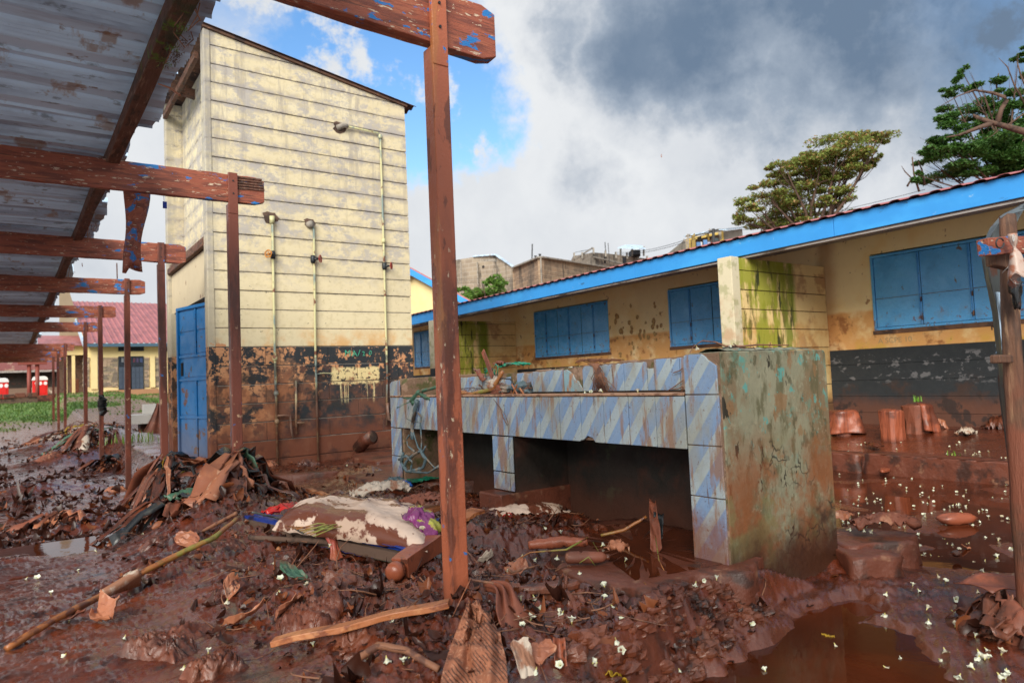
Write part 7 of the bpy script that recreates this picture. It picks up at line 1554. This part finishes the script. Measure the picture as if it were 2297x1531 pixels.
# things on and around the trough
ZL = .8475
tk = thing('debris_pile', 'tangle of cane, rags and twigs lying on the tiled trough ledge', 'debris')
def L_(px, py, x=2.93, z=None): p = at(px, py, x=x); return Vector(p)
stick('cane', M['bamboo'], '', '', [L_(1020, 878, 2.88), L_(1060, 884, 2.88), L_(1105, 872, 2.9), L_(1128, 832, 2.95)], [.017, .018, .017, .014], nodes=5, parent=tk, n=10)
stick('twig', M['barkr'], '', '', [L_(1000, 873), L_(1060, 870), L_(1110, 874)], .004, parent=tk, n=5); stick('twig', M['barkr'], '', '', [L_(1075, 862), L_(1086, 874)], .006, parent=tk, n=5)
stick('black_cord', M['wire'], '', '', [L_(1108, 860), L_(1125, 848), L_(1145, 850), L_(1153, 862)], .005, parent=tk, n=5)
def wad(mt, name, px, py, w_, h_, seed, x=2.93):
    c = L_(px, py, x)
    def fn(a, b__):
        an = a*2*math.pi; ph = (b__-.5)*math.pi; k = 1+.7*pn(math.cos(an)*2+seed, b__*5, seed)+.35*pn(math.cos(an)*6, b__*11+seed, seed+1); return (c.x+.06*math.cos(ph)*math.cos(an)*k, c.y+w_*math.cos(ph)*math.sin(an)*k, max(ZL, c.z+h_*math.sin(ph)*k))
    MB().grid(22, 12, fn).build(name, M[mt], tk, smooth=True)
wad('paleplastic', 'plastic_wad', 1110, 862, .035, .05, 1); wad('greynet', 'plastic_wad', 1136, 872, .04, .030, 2); wad('cloth_brown', 'rag_wad', 1122, 876, .10, .035, 3); wad('barkr', 'leaf_wad', 1100, 884, .16, .020, 4); wad('greynet', 'rag_wad', 1172, 872, .07, .05, 5, 3.0); wad('blackbag', 'leaf_wad', 1060, 890, .14, .014, 6); wad('greenrag', 'rag_wad', 1062, 884, .05, .02, 7)
m = MB()
for q in range(60):
    px = random.uniform(1030, 1185); py = random.uniform(862, 890); a_ = L_(px, py, random.uniform(2.86, 3.05)); a_.z = max(a_.z, ZL+.004); dv = Vector((random.gauss(0, .02), random.gauss(0, .05), random.gauss(.004, .018))); m.tube([a_, a_+dv*.5+Vector((0, 0, .006)), a_+dv], random.uniform(.0015, .004), 4, cap=False)
m.build('twig_tangle', M['twig'], tk, smooth=True)['kind'] = 'stuff'
for pts, mt in (([(1148, 862), (1156, 876), (1163, 889)], 'paper'), ([(1160, 862), (1150, 885)], 'bamboo'), ([(1166, 870), (1178, 888)], 'wood_raw'), ([(1118, 866), (1126, 880), (1132, 888)], 'wood_red')): stick('curled_strip', M[mt], '', '', [L_(*p, x=2.88) for p in pts], .006, parent=tk, n=5)
set_origin(tk, tuple(L_(1110, 889, 2.9)))
plank('upright_slat', M['wood_red'], 'thin reddish slat standing upright on the trough ledge', 'slat', at(1111, 862, x=3.05), at(1083, 786, x=3.10), .045, .012, upv=(1, 0, 0))
gn = MB()
for q in range(3): pts = [at(1090+q*9+random.uniform(-4, 4), 842-random.uniform(0, 16), x=3.2) for _ in range(7)]; gn.tube(pts, .005, 5)
gn.tube([at(1109, 822, x=3.2), at(1112, 816, x=3.22), at(1117, 822, x=3.2), at(1116, 840, x=3.2)], .005, 5); gn.tube([at(1090, 845, x=3.2), at(1087, 828, x=3.22), at(1100, 823, x=3.2)], .005, 5)
tag(gn.build('tangled_green_string', M['greenplastic'], smooth=True), 'tangled green string hanging on the top of the tiled wall', 'string')
crumple('green_net', M['greenplastic'], 'bright green netting lying on top of the tiled wall', 'netting', Vector(at(1153, 822, x=3.3)), .07, .38, 0, .015, 18, 71, drape=False, lift=0, dome=.02)
crumple('brown_rag', M['cloth_brown'], 'small brown rag on the wall top beside the green netting', 'cloth', Vector(at(1122, 822, x=3.3)), .07, .12, 0, .02, 12, 72, drape=False, dome=.02)
strip('hanging_rag', M['cloth_brown'], 'pinkish rag hung over the broken top of the tiled wall', 'cloth', [at(1066, 828, x=3.28), at(1072, 832, x=3.2), at(1078, 845, x=3.19), at(1084, 852, x=3.19)], .018, .03, curl=.6)
rtm = MB()
for q in range(46):
    a0 = at(1336+random.gauss(0, 7), 815, x=SX0-.005); w_ = random.gauss(0, 1); pts = [Vector(a0)]
    for k in range(1, 7): t = k/6; pts.append(Vector(at(1336+t*24*.55+w_*14*t+random.gauss(0, 3), 815+68*t*random.uniform(.92, 1.03), x=SX0-.02-.03*math.sin(t*3))))
    rtm.tube(pts, [.004, .0035, .003, .003, .002, .002, .001], 4, cap=False)
tag(rtm.build('root_bundle', M['twig'], smooth=True), 'bundle of brown roots hanging down the upper row of tiles', 'roots')
m = MB()
for q in range(22):
    a0 = Vector(at(1300+random.uniform(-10, 60), 812+random.uniform(-3, 3), x=SX0+.02)); m.tube([a0, a0+Vector((0, -.06, .012)), a0+Vector((.01, -random.uniform(.1, .22), .002))], .003, 4, cap=False)
tag(m.build('straw_on_wall', M['twig'], smooth=True), 'dry straw lying along the top of the tiled wall', 'straw')
stick('thin_root', M['twig'], 'forked root hanging over the middle of the front tiles', 'root', [at(1107, 895, x=TRX-.02), at(1122, 914, x=TRX-.02), at(1128, 935, x=TRX-.02), at(1138, 953, x=TRX-.015)], [.002, .003, .004, .002], n=5); stick('thin_root', M['twig'], 'second strand of the forked root on the front tiles', 'root', [at(1122, 914, x=TRX-.022), at(1133, 930, x=TRX-.022), at(1140, 951, x=TRX-.02)], .002, n=4)
tb_ = thing('thorn_branch', 'thin thorny branch lying over the top of the trough end slab', 'branch')
stick('stem', M['twig'], '', '', [at(1555, 777, x=2.95), at(1575, 764, x=3.0), at(1605, 767, x=3.0), at(1628, 776, x=3.0), at(1665, 776, x=3.05), at(1700, 773, x=3.1), at(1770, 774, x=3.3)], [.002, .003, .004, .005, .005, .004, .003], parent=tb_, n=6)
for pts in ([(1555, 777, 2.95), (1549, 788, 2.9), (1547, 793, 2.88)], [(1728, 768, 3.15), (1727, 776, 3.15)], [(1690, 778, 3.1), (1694, 783, 3.1)], [(1645, 770, 3.02), (1660, 780, 3.02), (1690, 780, 3.1)]): stick('thorn', M['twig'], '', '', [at(a, b__, x=x) for a, b__, x in pts], .0025, parent=tb_, n=5)
set_origin(tb_, tuple(at(1650, 782, x=3.05)))
for q, pts in enumerate(([(1492, 880), (1515, 865), (1533, 852)], [(1504, 872), (1520, 872), (1532, 866)], [(1510, 836), (1524, 831), (1532, 825)], [(1528, 881), (1533, 867)])): stick('dry_twig', M['twig'], ['long dry twig leaning in the corner by the tile column', 'side shoot of the leaning twig by the tile column', 'short upper twig by the tile column', 'shortest twig upright by the tile column'][q], 'twig', [at(a, b__, x=SX0-.03) for a, b__ in pts], .003, n=5, group='twigs by the tile column')
# grey-blue rag dangling over the front at the far end, and the green one on the ledge
rg = thing('dangling_rag', 'shredded grey-blue rag dangling over the front tiles to the mud', 'rag')
for pts, r_ in (([(936, 898), (932, 915), (928, 935), (924, 955), (926, 985)], .022), ([(938, 925), (945, 935), (943, 955), (946, 985), (945, 1010)], .010), ([(926, 965), (932, 985), (938, 1003), (944, 1010)], .010), ([(912, 938), (926, 946), (938, 945)], .006), ([(930, 1012), (915, 1000), (912, 985), (918, 975)], .010), ([(944, 1010), (930, 1018), (915, 1030), (905, 1050)], .018), ([(944, 1010), (955, 1030), (948, 1050), (925, 1055)], .016), ([(905, 1015), (900, 1035), (912, 1055), (960, 1060), (985, 1045)], .015), ([(955, 1000), (948, 1015), (958, 1030), (975, 1048)], .009), ([(895, 1030), (912, 1022), (925, 1035), (920, 1060)], .012)):
    P_ = [Vector(at(a, b__, x=TRX-.04-.02*(b__ > 990))) for a, b__ in pts]; stick('shred', M['greynet'], '', '', P_, [r_*(.6+.5*random.random()) for _ in P_], parent=rg, n=7, jit=.25, fine=3)
set_origin(rg, tuple(at(940, 1060, x=2.75)))
gr_ = thing('knotted_rag', 'dull green knotted rag on the far end of the trough ledge', 'rag')
for pts, r_ in (([(982, 868), (965, 872), (948, 876), (938, 884), (930, 892)], .018), ([(940, 878), (932, 888), (925, 900), (930, 905)], .030), ([(935, 890), (915, 893), (905, 890)], .012), ([(925, 898), (905, 908), (892, 914)], .008), ([(942, 882), (955, 890), (966, 895)], .020), ([(918, 910), (917, 917)], .008)):
    P_ = [Vector(at(a, b__, x=TRX+.0)) for a, b__ in pts]; stick('shred', M['greenrag'], '', '', P_, [r_*(.7+.4*random.random()) for _ in P_], parent=gr_, n=7, jit=.2, fine=3)
set_origin(gr_, tuple(at(935, 898, x=2.84)))
crumple('blue_scrap', M['bluebit'], 'bright blue plastic scrap on the slab between tower and trough', 'plastic scrap', Vector(at(908, 1094, z=.10)), .20, .10, 1.2, .03, 14, 81, drape=False, dome=.03, lift=0)
crumple('grey_cloth', M['greynet'], 'grey striped cloth beside the bright blue scrap', 'cloth', Vector(at(885, 1092, z=.10)), .28, .18, .6, .03, 18, 82, drape=False, dome=.05, lift=0)
crumple('green_net', M['greenplastic'], 'faded green netting on the slab near the dangling rag', 'netting', Vector(at(930, 1080, z=.09)), .45, .18, .2, .015, 22, 83, drape=False, lift=.0)
crumple('black_plastic', M['blackbag'], 'black plastic lying at the foot of the dangling rag', 'plastic scrap', Vector(at(975, 1058, z=.08)), .36, .16, -.2, .02, 18, 84, drape=False, dome=.03)
crumple('muddy_sack', M['sack'], 'muddy striped sack half sunk before the trough opening', 'sack', Vector(at(1175, 1150, z=.03)), .55, .30, -.5, .015, 26, 85, drape=False, dome=.05, lift=.0)
cr_ = thing('red_string', 'loop of orange-red string in the mud left of the trough opening', 'string'); MB().tube([Vector(at(1138, 1156, z=.07))+Vector((.035*math.cos(t), .02*math.sin(t), .014*math.sin(t*2))) for t in np.linspace(0, 6, 18)], .004, 5).build('loop', M['redwrap'], cr_, smooth=True); set_origin(cr_, tuple(at(1138, 1156, z=.06)))

# stumps and cloths by the classroom
def stump(name, label, px, py, pt, w_, mt, zbase=-.02, cat='stump'):
    p = at(px, py, z=zbase); h = at(px, pt, y=p[1])[2]; c = (p[0]+w_*.4, p[1]+w_*.3); m = MB()
    rings = []; n_ = 18; vs = []
    for q, (z, k) in enumerate(((-.1, 1.0), (.05, 1.02), (h*.5, .98), (h-zbase*.0-.02, 1.0), (h, .97))):
        for s_ in range(n_): t = 2*math.pi*s_/n_; rr = w_*k*(1+.22*pn(math.cos(t)*1.7+px, math.sin(t)*1.7+q*.25, 5)+.05*math.sin(t*7+px)-.10*(q == 4)*(math.cos(t+px) > .3)); vs.append((c[0]+rr*math.cos(t), c[1]+rr*math.sin(t), z+.01*math.sin(t*2)*(q > 2)))
    fs = [(l*n_+s_, l*n_+(s_+1) % n_, (l+1)*n_+(s_+1) % n_, (l+1)*n_+s_) for l in range(4) for s_ in range(n_)]+[tuple(4*n_+s_ for s_ in range(n_))]
    o = m.add(vs, fs).build(name, mt, smooth=False, bevel=.005); tag(o, label, cat); return c, h
M['stump'] = paint('red_muddy_stump', (.30, .080, .038), [((.17, .045, .025), dict(s=5, lo=.46, hi=.6, st=(4, 4, .4))), ((.12, .035, .02), dict(s=3, lo=.5, hi=.6)), ((.10, .03, .018), dict(flat=1, z=(.1, -.0), wob=.1))], rough=.45, bump=.5, bs=14, bst=(4, 4, .5), world=True)
cA = stump('wood_stump', 'round red stump standing in the mud, nearer of the pair', 2006, 1006, 919, .135, M['stump'], -.06)
cB = stump('wood_stump', 'darker stump behind, with a brown cloth over its right side', 2062, 988, 908, .150, M['cloth_brown'], .0)
cC = stump('wood_stump', 'stump mostly hidden under a draped cloth beside the trough end', 1895, 985, 922, .15, M['stump'], .0)
def drape(label, c, r0, zt, zb, a0, a1, flare, seed, mt='cloth_brown'):
    def fn(a, b__):
        an = a0+(a1-a0)*a; t = b__; rr = r0*(.35+.68*min(1, t*3.2)) + flare*max(0, t-.3)*(1+.35*math.sin(a*9+seed)) + .034*math.sin(a*19+seed+1.5*t)*max(0, t-.2)**.7 + .012*pn(a*9, t*5, 3)
        z = zt+.015-(zt-zb)*max(0, t-.28)/.72*(1+.06*math.sin(a*7+seed)); return (c[0]+rr*math.cos(an), c[1]+rr*math.sin(an), z)
    tag(MB().grid(48, 20, fn).build('draped_cloth', M[mt], smooth=True, solid=.005), label, 'cloth')
drape('orange-brown cloth draped in folds over the stump by the trough end', cC[0], .165, cC[1], .06, math.pi*.75, math.pi*2.05, .10, 2, 'stump'); drape('brown cloth hanging on the right side of the darker stump', cB[0], .165, cB[1], .10, math.pi*1.25, math.pi*2.1, .07, 5, 'stump')
def lump(name, label, cat, c, sx, sy, sz, rot, mt, seed, n=20, ex=1.0):
    m = MB(); ca, sa = math.cos(rot), math.sin(rot)
    def fn(a, b__):
        an = a*2*math.pi; ph = (b__-.5)*math.pi; k = 1+.16*pn(math.cos(an)*1.6+seed, math.sin(an)*1.6+ph, seed)+.05*pn(an*3, ph*5, seed+2)
        x = sx*math.cos(ph)*math.cos(an)*k; y = sy*math.cos(ph)*math.sin(an)*k; z = sz*math.sin(ph)*k; return (c[0]+x*ca-y*sa, c[1]+x*sa+y*ca, c[2]+z)
    tag(m.grid(n, n//2+2, fn).build(name, mt, smooth=True), label, cat)
lump('muddy_stone', 'long smooth red stone in the flooded mud at the right', 'stone', at(2144, 1163, z=-.18), .15, .055, .045, -.55, M['wood_red'], 3)
lump('muddy_stone', 'small dark stone in the right-hand mud', 'stone', at(2145, 1240, z=-.18), .03, .025, .02, .2, M['mudclod'], 6); crumple('muddy_leaf', M['paper'], 'curled orange leaf beside the small dark stone', 'leaf', G(2168, 1235), .07, .03, -.3, .01, 10, 95, dome=.02)
crumple('muddy_leaf', M['cloth_brown'], 'brown leaf pile behind the blossom-topped block', 'leaf', Vector(at(1985, 1185, z=-.02)), .36, .12, -.7, .03, 22, 96, drape=False, dome=.05)
crumple('muddy_leaf', M['paper'], 'orange leaf at the edge of the trough end slab', 'leaf', Vector(at(1885, 1165, z=-.13)), .22, .14, .3, .02, 14, 97, drape=False, dome=.03)
crumple('pale_rubbish', M['paleplastic'], 'small pale heap of rubbish under the classroom wall', 'rubbish', Vector(at(2168, 978, z=.08)), .25, .14, 0, .04, 20, 98, drape=False, dome=.05)
crumple('muddy_leaf', M['paper'], 'upright curled leaf beside the darker stump', 'leaf', Vector(at(2115, 962, z=.12)), .06, .12, .3, .03, 12, 99, drape=False, dome=.08, tilt=(0, .1))
crumple('rag_heap', M['mudclod'], 'muddy rag heap at the right under the classroom wall', 'rag heap', Vector(at(2250, 972, z=.06)), .5, .3, 0, .07, 26, 100, drape=False, dome=.14)
for q, (px, py) in enumerate([(1935, 985), (1960, 1003), (2040, 985)]): crumple('muddy_leaf', M['mudclod'], ['dark leaf left of the nearer stump', 'dark scrap before the nearer stump', 'dark scrap between the two stumps'][q], 'leaf', Vector(at(px, py, z=.0)), .25, .1, q, .02, 12, 110+q, drape=False, dome=.02)
# timber post, crosspiece and iron sheet at the right edge
tp = thing('rough_timber_post', 'rough leaning timber post with a short crosspiece at the right edge', 'post')
Yp = 1.15
def RP(px, py, y=Yp): return Vector(at(px, py, y=y))
pts = [(2259, 487), (2262, 560), (2266, 700), (2274, 850), (2283, 980), (2293, 1120), (2303, 1250), (2312, 1400)]
m = MB(); P_ = [RP(*p) for p in pts]; Q = []; Rr = []
for i in range(len(P_)-1):
    for k in range(5): Q.append(P_[i].lerp(P_[i+1], k/5)+Vector((.004*pn(i*1.3+k*.3, 1.), 0, 0))); Rr.append((.029+.011*i/7)*(1+.10*pn(i+k*.2, 4.)))
vs = []; n_ = 16
for i, p in enumerate(Q):
    for k in range(n_): t = 2*math.pi*k/n_; rr = Rr[i]*(1+.14*math.sin(t*3+i*.06)+.05*math.sin(t*7)); vs.append((p.x+rr*math.cos(t), p.y+rr*math.sin(t), p.z+(.012*math.sin(t*4) if i == 0 else 0)))
m.add(vs, [(i*n_+k, i*n_+(k+1) % n_, (i+1)*n_+(k+1) % n_, (i+1)*n_+k) for i in range(len(Q)-1) for k in range(n_)]+[tuple(range(n_))]); m.build('log', M['log'], tp, smooth=True)
a, b_ = RP(2205, 556, Yp-.06), RP(2360, 545, Yp-.10); plank('crosspiece', M['beam'], '', '', a, b_, .045, .068, parent=tp, n=8)
MB().beam(RP(2222, 580, Yp-.03), RP(2262, 590, Yp-.03), .04, .06).build('wood_block', M['log'], tp, bevel=.006); MB().beam(RP(2232, 805, Yp), RP(2262, 805, Yp), .04, .034).build('wood_peg', M['log'], tp, bevel=.006)
set_origin(tp, tuple(RP(2312, 1400)))
pb_ = thing('hanging_plastic_bag', 'torn clear plastic bag tied to the crosspiece of the timber post', 'bag')
K0 = RP(2272, 536, Yp-.13)
def bagf(a, b__):
    an = a*2*math.pi; t = b__; r_ = .018*(1-.75*math.exp(-((t-.32)/.10)**2))+.040*max(0, t-.38); return (K0.x+.030*t+r_*math.cos(an)*1.1, K0.y+r_*math.sin(an)*.8, K0.z+.02-.165*t+.010*math.sin(an*4+1)*t)
MB().grid(26, 16, bagf).build('bag', paint('clear_muddy_plastic', (.50, .38, .32), [((.35, .13, .07), dict(s=22, lo=.5, hi=.6))], rough=.25, bump=.3, bs=40, world=True), pb_, smooth=True, solid=.001)
m = MB(); m.tube([K0+Vector((-.02+.012*math.cos(t)*(1+.2*math.sin(3*t)), -.01, .0+.014*math.sin(t*1.3))) for t in np.linspace(0, 12, 40)], .0012, 5); m.tube([RP(2248, 612, Yp-.06), RP(2262, 598, Yp-.08), RP(2270, 604, Yp-.08), RP(2262, 620, Yp-.07), RP(2275, 635, Yp-.07), RP(2300, 640, Yp-.08)], .0014, 5)
m.build('wire_tie', M['wirew'], pb_, smooth=True); MB().tube([RP(2243+16*math.cos(t)*.55, 545+11*math.sin(t), Yp-.12) for t in np.linspace(0, 5.8, 16)], .003, 6).build('wire_ring', M['wire'], pb_, smooth=True)
def bwf(a, b__):
    an = a*2*math.pi; ph = (b__-.5)*math.pi; k = 1+.5*pn(a*6, b__*5, 9)+.3*pn(a*15, b__*14, 2); c = RP(2278, 640, Yp-.055); return (c.x+.035*math.cos(ph)*math.cos(an)*k, c.y+.02*math.cos(ph)*math.sin(an)*k, c.z+.075*math.sin(ph)*k)
MB().grid(26, 16, bwf).build('black_rag', M['blackbag'], pb_, smooth=True); set_origin(pb_, tuple(K0))
sheet_edge = [(2300, 470, 0), (2262, 482, .0), (2235, 505, 0), (2222, 530, 0), (2214, 560, 0), (2222, 620, 0), (2238, 700, 0), (2247, 780, 0), (2252, 860, 0), (2262, 940, 0), (2274, 1020, 0), (2283, 1100, 0), (2290, 1190, 0), (2300, 1290, 0)]
se = [Vector(at(px, py, y=Yp+.09)) for px, py, _ in sheet_edge]
def sh_(a, b__):
    t = b__*(len(se)-1); i = min(int(t), len(se)-2); p = se[i].lerp(se[i+1], t-i); w_ = .55*a; z_ = p.z+(.10*a if b__ < .3 else 0)*(1-b__/.3)*1.5
    return (p.x+w_, p.y+.05*math.sin(a*3)+.012*math.sin(a*w_*120)+.10*a+.008*pn(b__*9, a*4, 3), z_-.0)
M['oldsheet'] = paint('dark_grey_sheet', (.075, .085, .085), [((.14, .16, .16), dict(s=2, lo=.5, hi=.62)), ((.10, .045, .03), dict(s=6, lo=.58, hi=.64))], rough=.45, metal=.3, bump=.1, world=True)
tag(MB().grid(40, 60, sh_).build('iron_sheet', M['oldsheet'], smooth=True, solid=.0015), 'dark bent iron sheet behind the rough timber post', 'iron sheet')
strip('pale_sheet', M['zinc'], 'narrow pale strip of tin beside the timber post', 'tin strip', [RP(2242, 655, Yp+.13), RP(2243, 760, Yp+.13), RP(2240, 792, Yp+.13)], .016, .012, curl=.1)
c1_, c2_ = Vector(at(2226, 1322, z=-.02)), Vector(at(2330, 1300, z=.0))
def cs(a, b__): p = c1_.lerp(c2_, a); return (p.x+.02*b__, p.y+.16*b__, p.z+.012*math.sin(a*7+b__*4)-.04*(1-b__)*.4)
tag(MB().grid(20, 10, cs).build('bent_tin', M['wood_red'], smooth=True, solid=.004), 'mud-covered bent tin sticking out at the right edge', 'tin sheet')
clump(0, 0, 'brown straw and rags under the bent tin at the right edge', 3.42, 1.22, .14, 2, .22, 14, [('mudclod', 26), ('cloth_brown', 10)])

# ------------------------------------------------------------------ fallen white blossoms, every one an object
def blossom_mesh(seed):
    r_ = random.Random(seed); vs = []; n_ = 15; L = .024
    for q, (z, rr) in enumerate(((0, .0016), (.4, .0035), (.72, .0075), (.9, .0115), (1.0, .0150))):
        for k in range(n_): t = 2*math.pi*k/n_; f_ = 1+(.12*math.cos(5*t)+.10*r_.uniform(-1, 1))*(q/4)**2; vs.append((rr*f_*math.cos(t), rr*f_*math.sin(t)*(1-.25*(seed % 2)), z*L+.003*math.cos(5*t+seed)*(q == 4)))
    fs = [(l*n_+k, l*n_+(k+1) % n_, (l+1)*n_+(k+1) % n_, (l+1)*n_+k) for l in range(4) for k in range(n_)]
    m = MB().add(vs, fs); me = m.mesh('blossom', M['petal'], smooth=True); me.materials.append(M['calyx'])
    for p_ in me.polygons[:n_]: p_.material_index = 1
    return me
BM = [blossom_mesh(q) for q in range(4)]
def blossom(p, label, sc=1.0):
    o = bpy.data.objects.new('fallen_blossom', BM[random.randrange(4)]); COL.objects.link(o)
    a = random.uniform(0, 6.28); el = random.uniform(.15, 1.5) if random.random() < .55 else random.uniform(-1.4, -.6)
    d_ = Vector((math.cos(a)*math.cos(el), math.sin(a)*math.cos(el), math.sin(el))); o.rotation_euler = d_.to_track_quat('Z', 'Y').to_euler()
    s_ = sc*random.uniform(.62, 1.05); o.scale = (s_*random.uniform(.85, 1.15), s_, s_); up_ = .002 if d_.z > 0 else .004+.024*s_*(-d_.z)
    o.location = Vector(p)+Vector((0, 0, max(up_, .010*s_*math.sqrt(max(0, 1-d_.z**2)))-.003)); tag(o, label, 'blossom', 'white blossoms fallen over the yard')
FLDZ = -.222
def inpoly(px, py, P): return float(polydist(np.array([px]), np.array([py]), P)[0]) < 0
R1 = [(1880, 1055), (2285, 1055), (2288, 1180), (1878, 1180)]; R2 = [(1900, 1182), (2285, 1182), (2290, 1335), (1960, 1335), (1905, 1290)]; R3 = [(1960, 1345), (2220, 1345), (2290, 1420), (2290, 1528), (2130, 1528), (1990, 1400)]
R4 = [(1080, 1190), (1300, 1200), (1560, 1255), (1640, 1290), (1560, 1400), (1640, 1450), (1560, 1528), (1150, 1528), (1080, 1400)]; R5 = [(560, 1250), (860, 1330), (1000, 1320), (1000, 1420), (900, 1528), (400, 1528), (420, 1350)]
R6 = [(10, 1150), (330, 1130), (400, 1380), (60, 1528), (5, 1528)]; R7 = [(760, 1040), (960, 1030), (985, 1100), (830, 1108)]; R8 = [(1880, 985), (2230, 985), (2260, 1030), (1890, 1030)]; R9 = [(1610, 1440), (1800, 1390), (1960, 1400), (2100, 1490), (2000, 1528), (1620, 1528)]
for P, cnt, lab in ((R1, 116, 'white blossom floating on the shallow red flood water'), (R2, 40, 'white blossom on the rippled mud beyond the trough end'), (R3, 30, 'white blossom on the rough mud right of the dark puddle'), (R4, 42, 'white blossom in the debris before the trough opening'), (R5, 24, 'white blossom in the mud around the long plank'),
                    (R6, 9, 'white blossom on the shining mud of the left yard'), (R7, 9, 'white blossom on the slab between tower and trough'), (R8, 13, 'white blossom on the mud between kerb and classroom'), (R9, 5, 'white blossom at the edge of the dark puddle')):
    c_ = 0; xs = [p[0] for p in P]; ys = [p[1] for p in P]
    while c_ < cnt:
        px, py = random.uniform(min(xs), max(xs)), random.uniform(min(ys), max(ys))
        if not inpoly(px, py, P) or pn(px*.016, py*.03, 77) < random.uniform(-.5, .25): continue
        if 'slab' in lab: p = Vector(at(px, py, z=.08))
        elif P is R8: p = G(px, py)
        elif P is R1: p = Vector(at(px, py, z=FLDZ)); p.z = max(p.z, gz(p.x, p.y))
        elif P is R9: p = Vector(at(px, py, z=-.235)); p.z = max(p.z, gz(p.x, p.y))
        else:
            p = G(px, py)
            if P is R4 and 2.1 < p.x < 2.8 and p.y > 2.15: p = Vector(at(px, py, z=.014)); p.z = max(p.z, gz(p.x, p.y))
        blossom(p, lab, .82 if P is R1 or P is R8 else 1.0); c_ += 1
for px, py in ((1312, 885), (1326, 884), (1353, 883), (1431, 880)): blossom(at(px, py, x=2.86)*np.array([1, 1, 0])+np.array([0, 0, .8485]), 'white blossom on the tiled trough ledge')
for px, py in ((1246, 818), (1272, 809), (1279, 808), (1436, 803), (1440, 803), (1464, 801), (1300, 812), (1381, 806)): p = at(px, py, x=3.30); blossom((p[0], p[1], 1.035-.018*(p[1]-2.4)), 'white blossom on top of the tiled wall')
blossom(at(1562, 783, x=3.0), 'white blossom on top of the near end slab'); blossom(at(1642, 778, x=3.0), 'white blossom on top of the near end slab')
for px, py in ((1898, 1190), (1932, 1186), (1938, 1192), (1944, 1184), (1958, 1192)): blossom(at(px, py, z=-.033), 'white blossom on the broken block beyond the trough end')
for px, py in ((738, 1228), (950, 1190)): blossom(at(px, py, z=.2), 'white blossom on the sack and board')
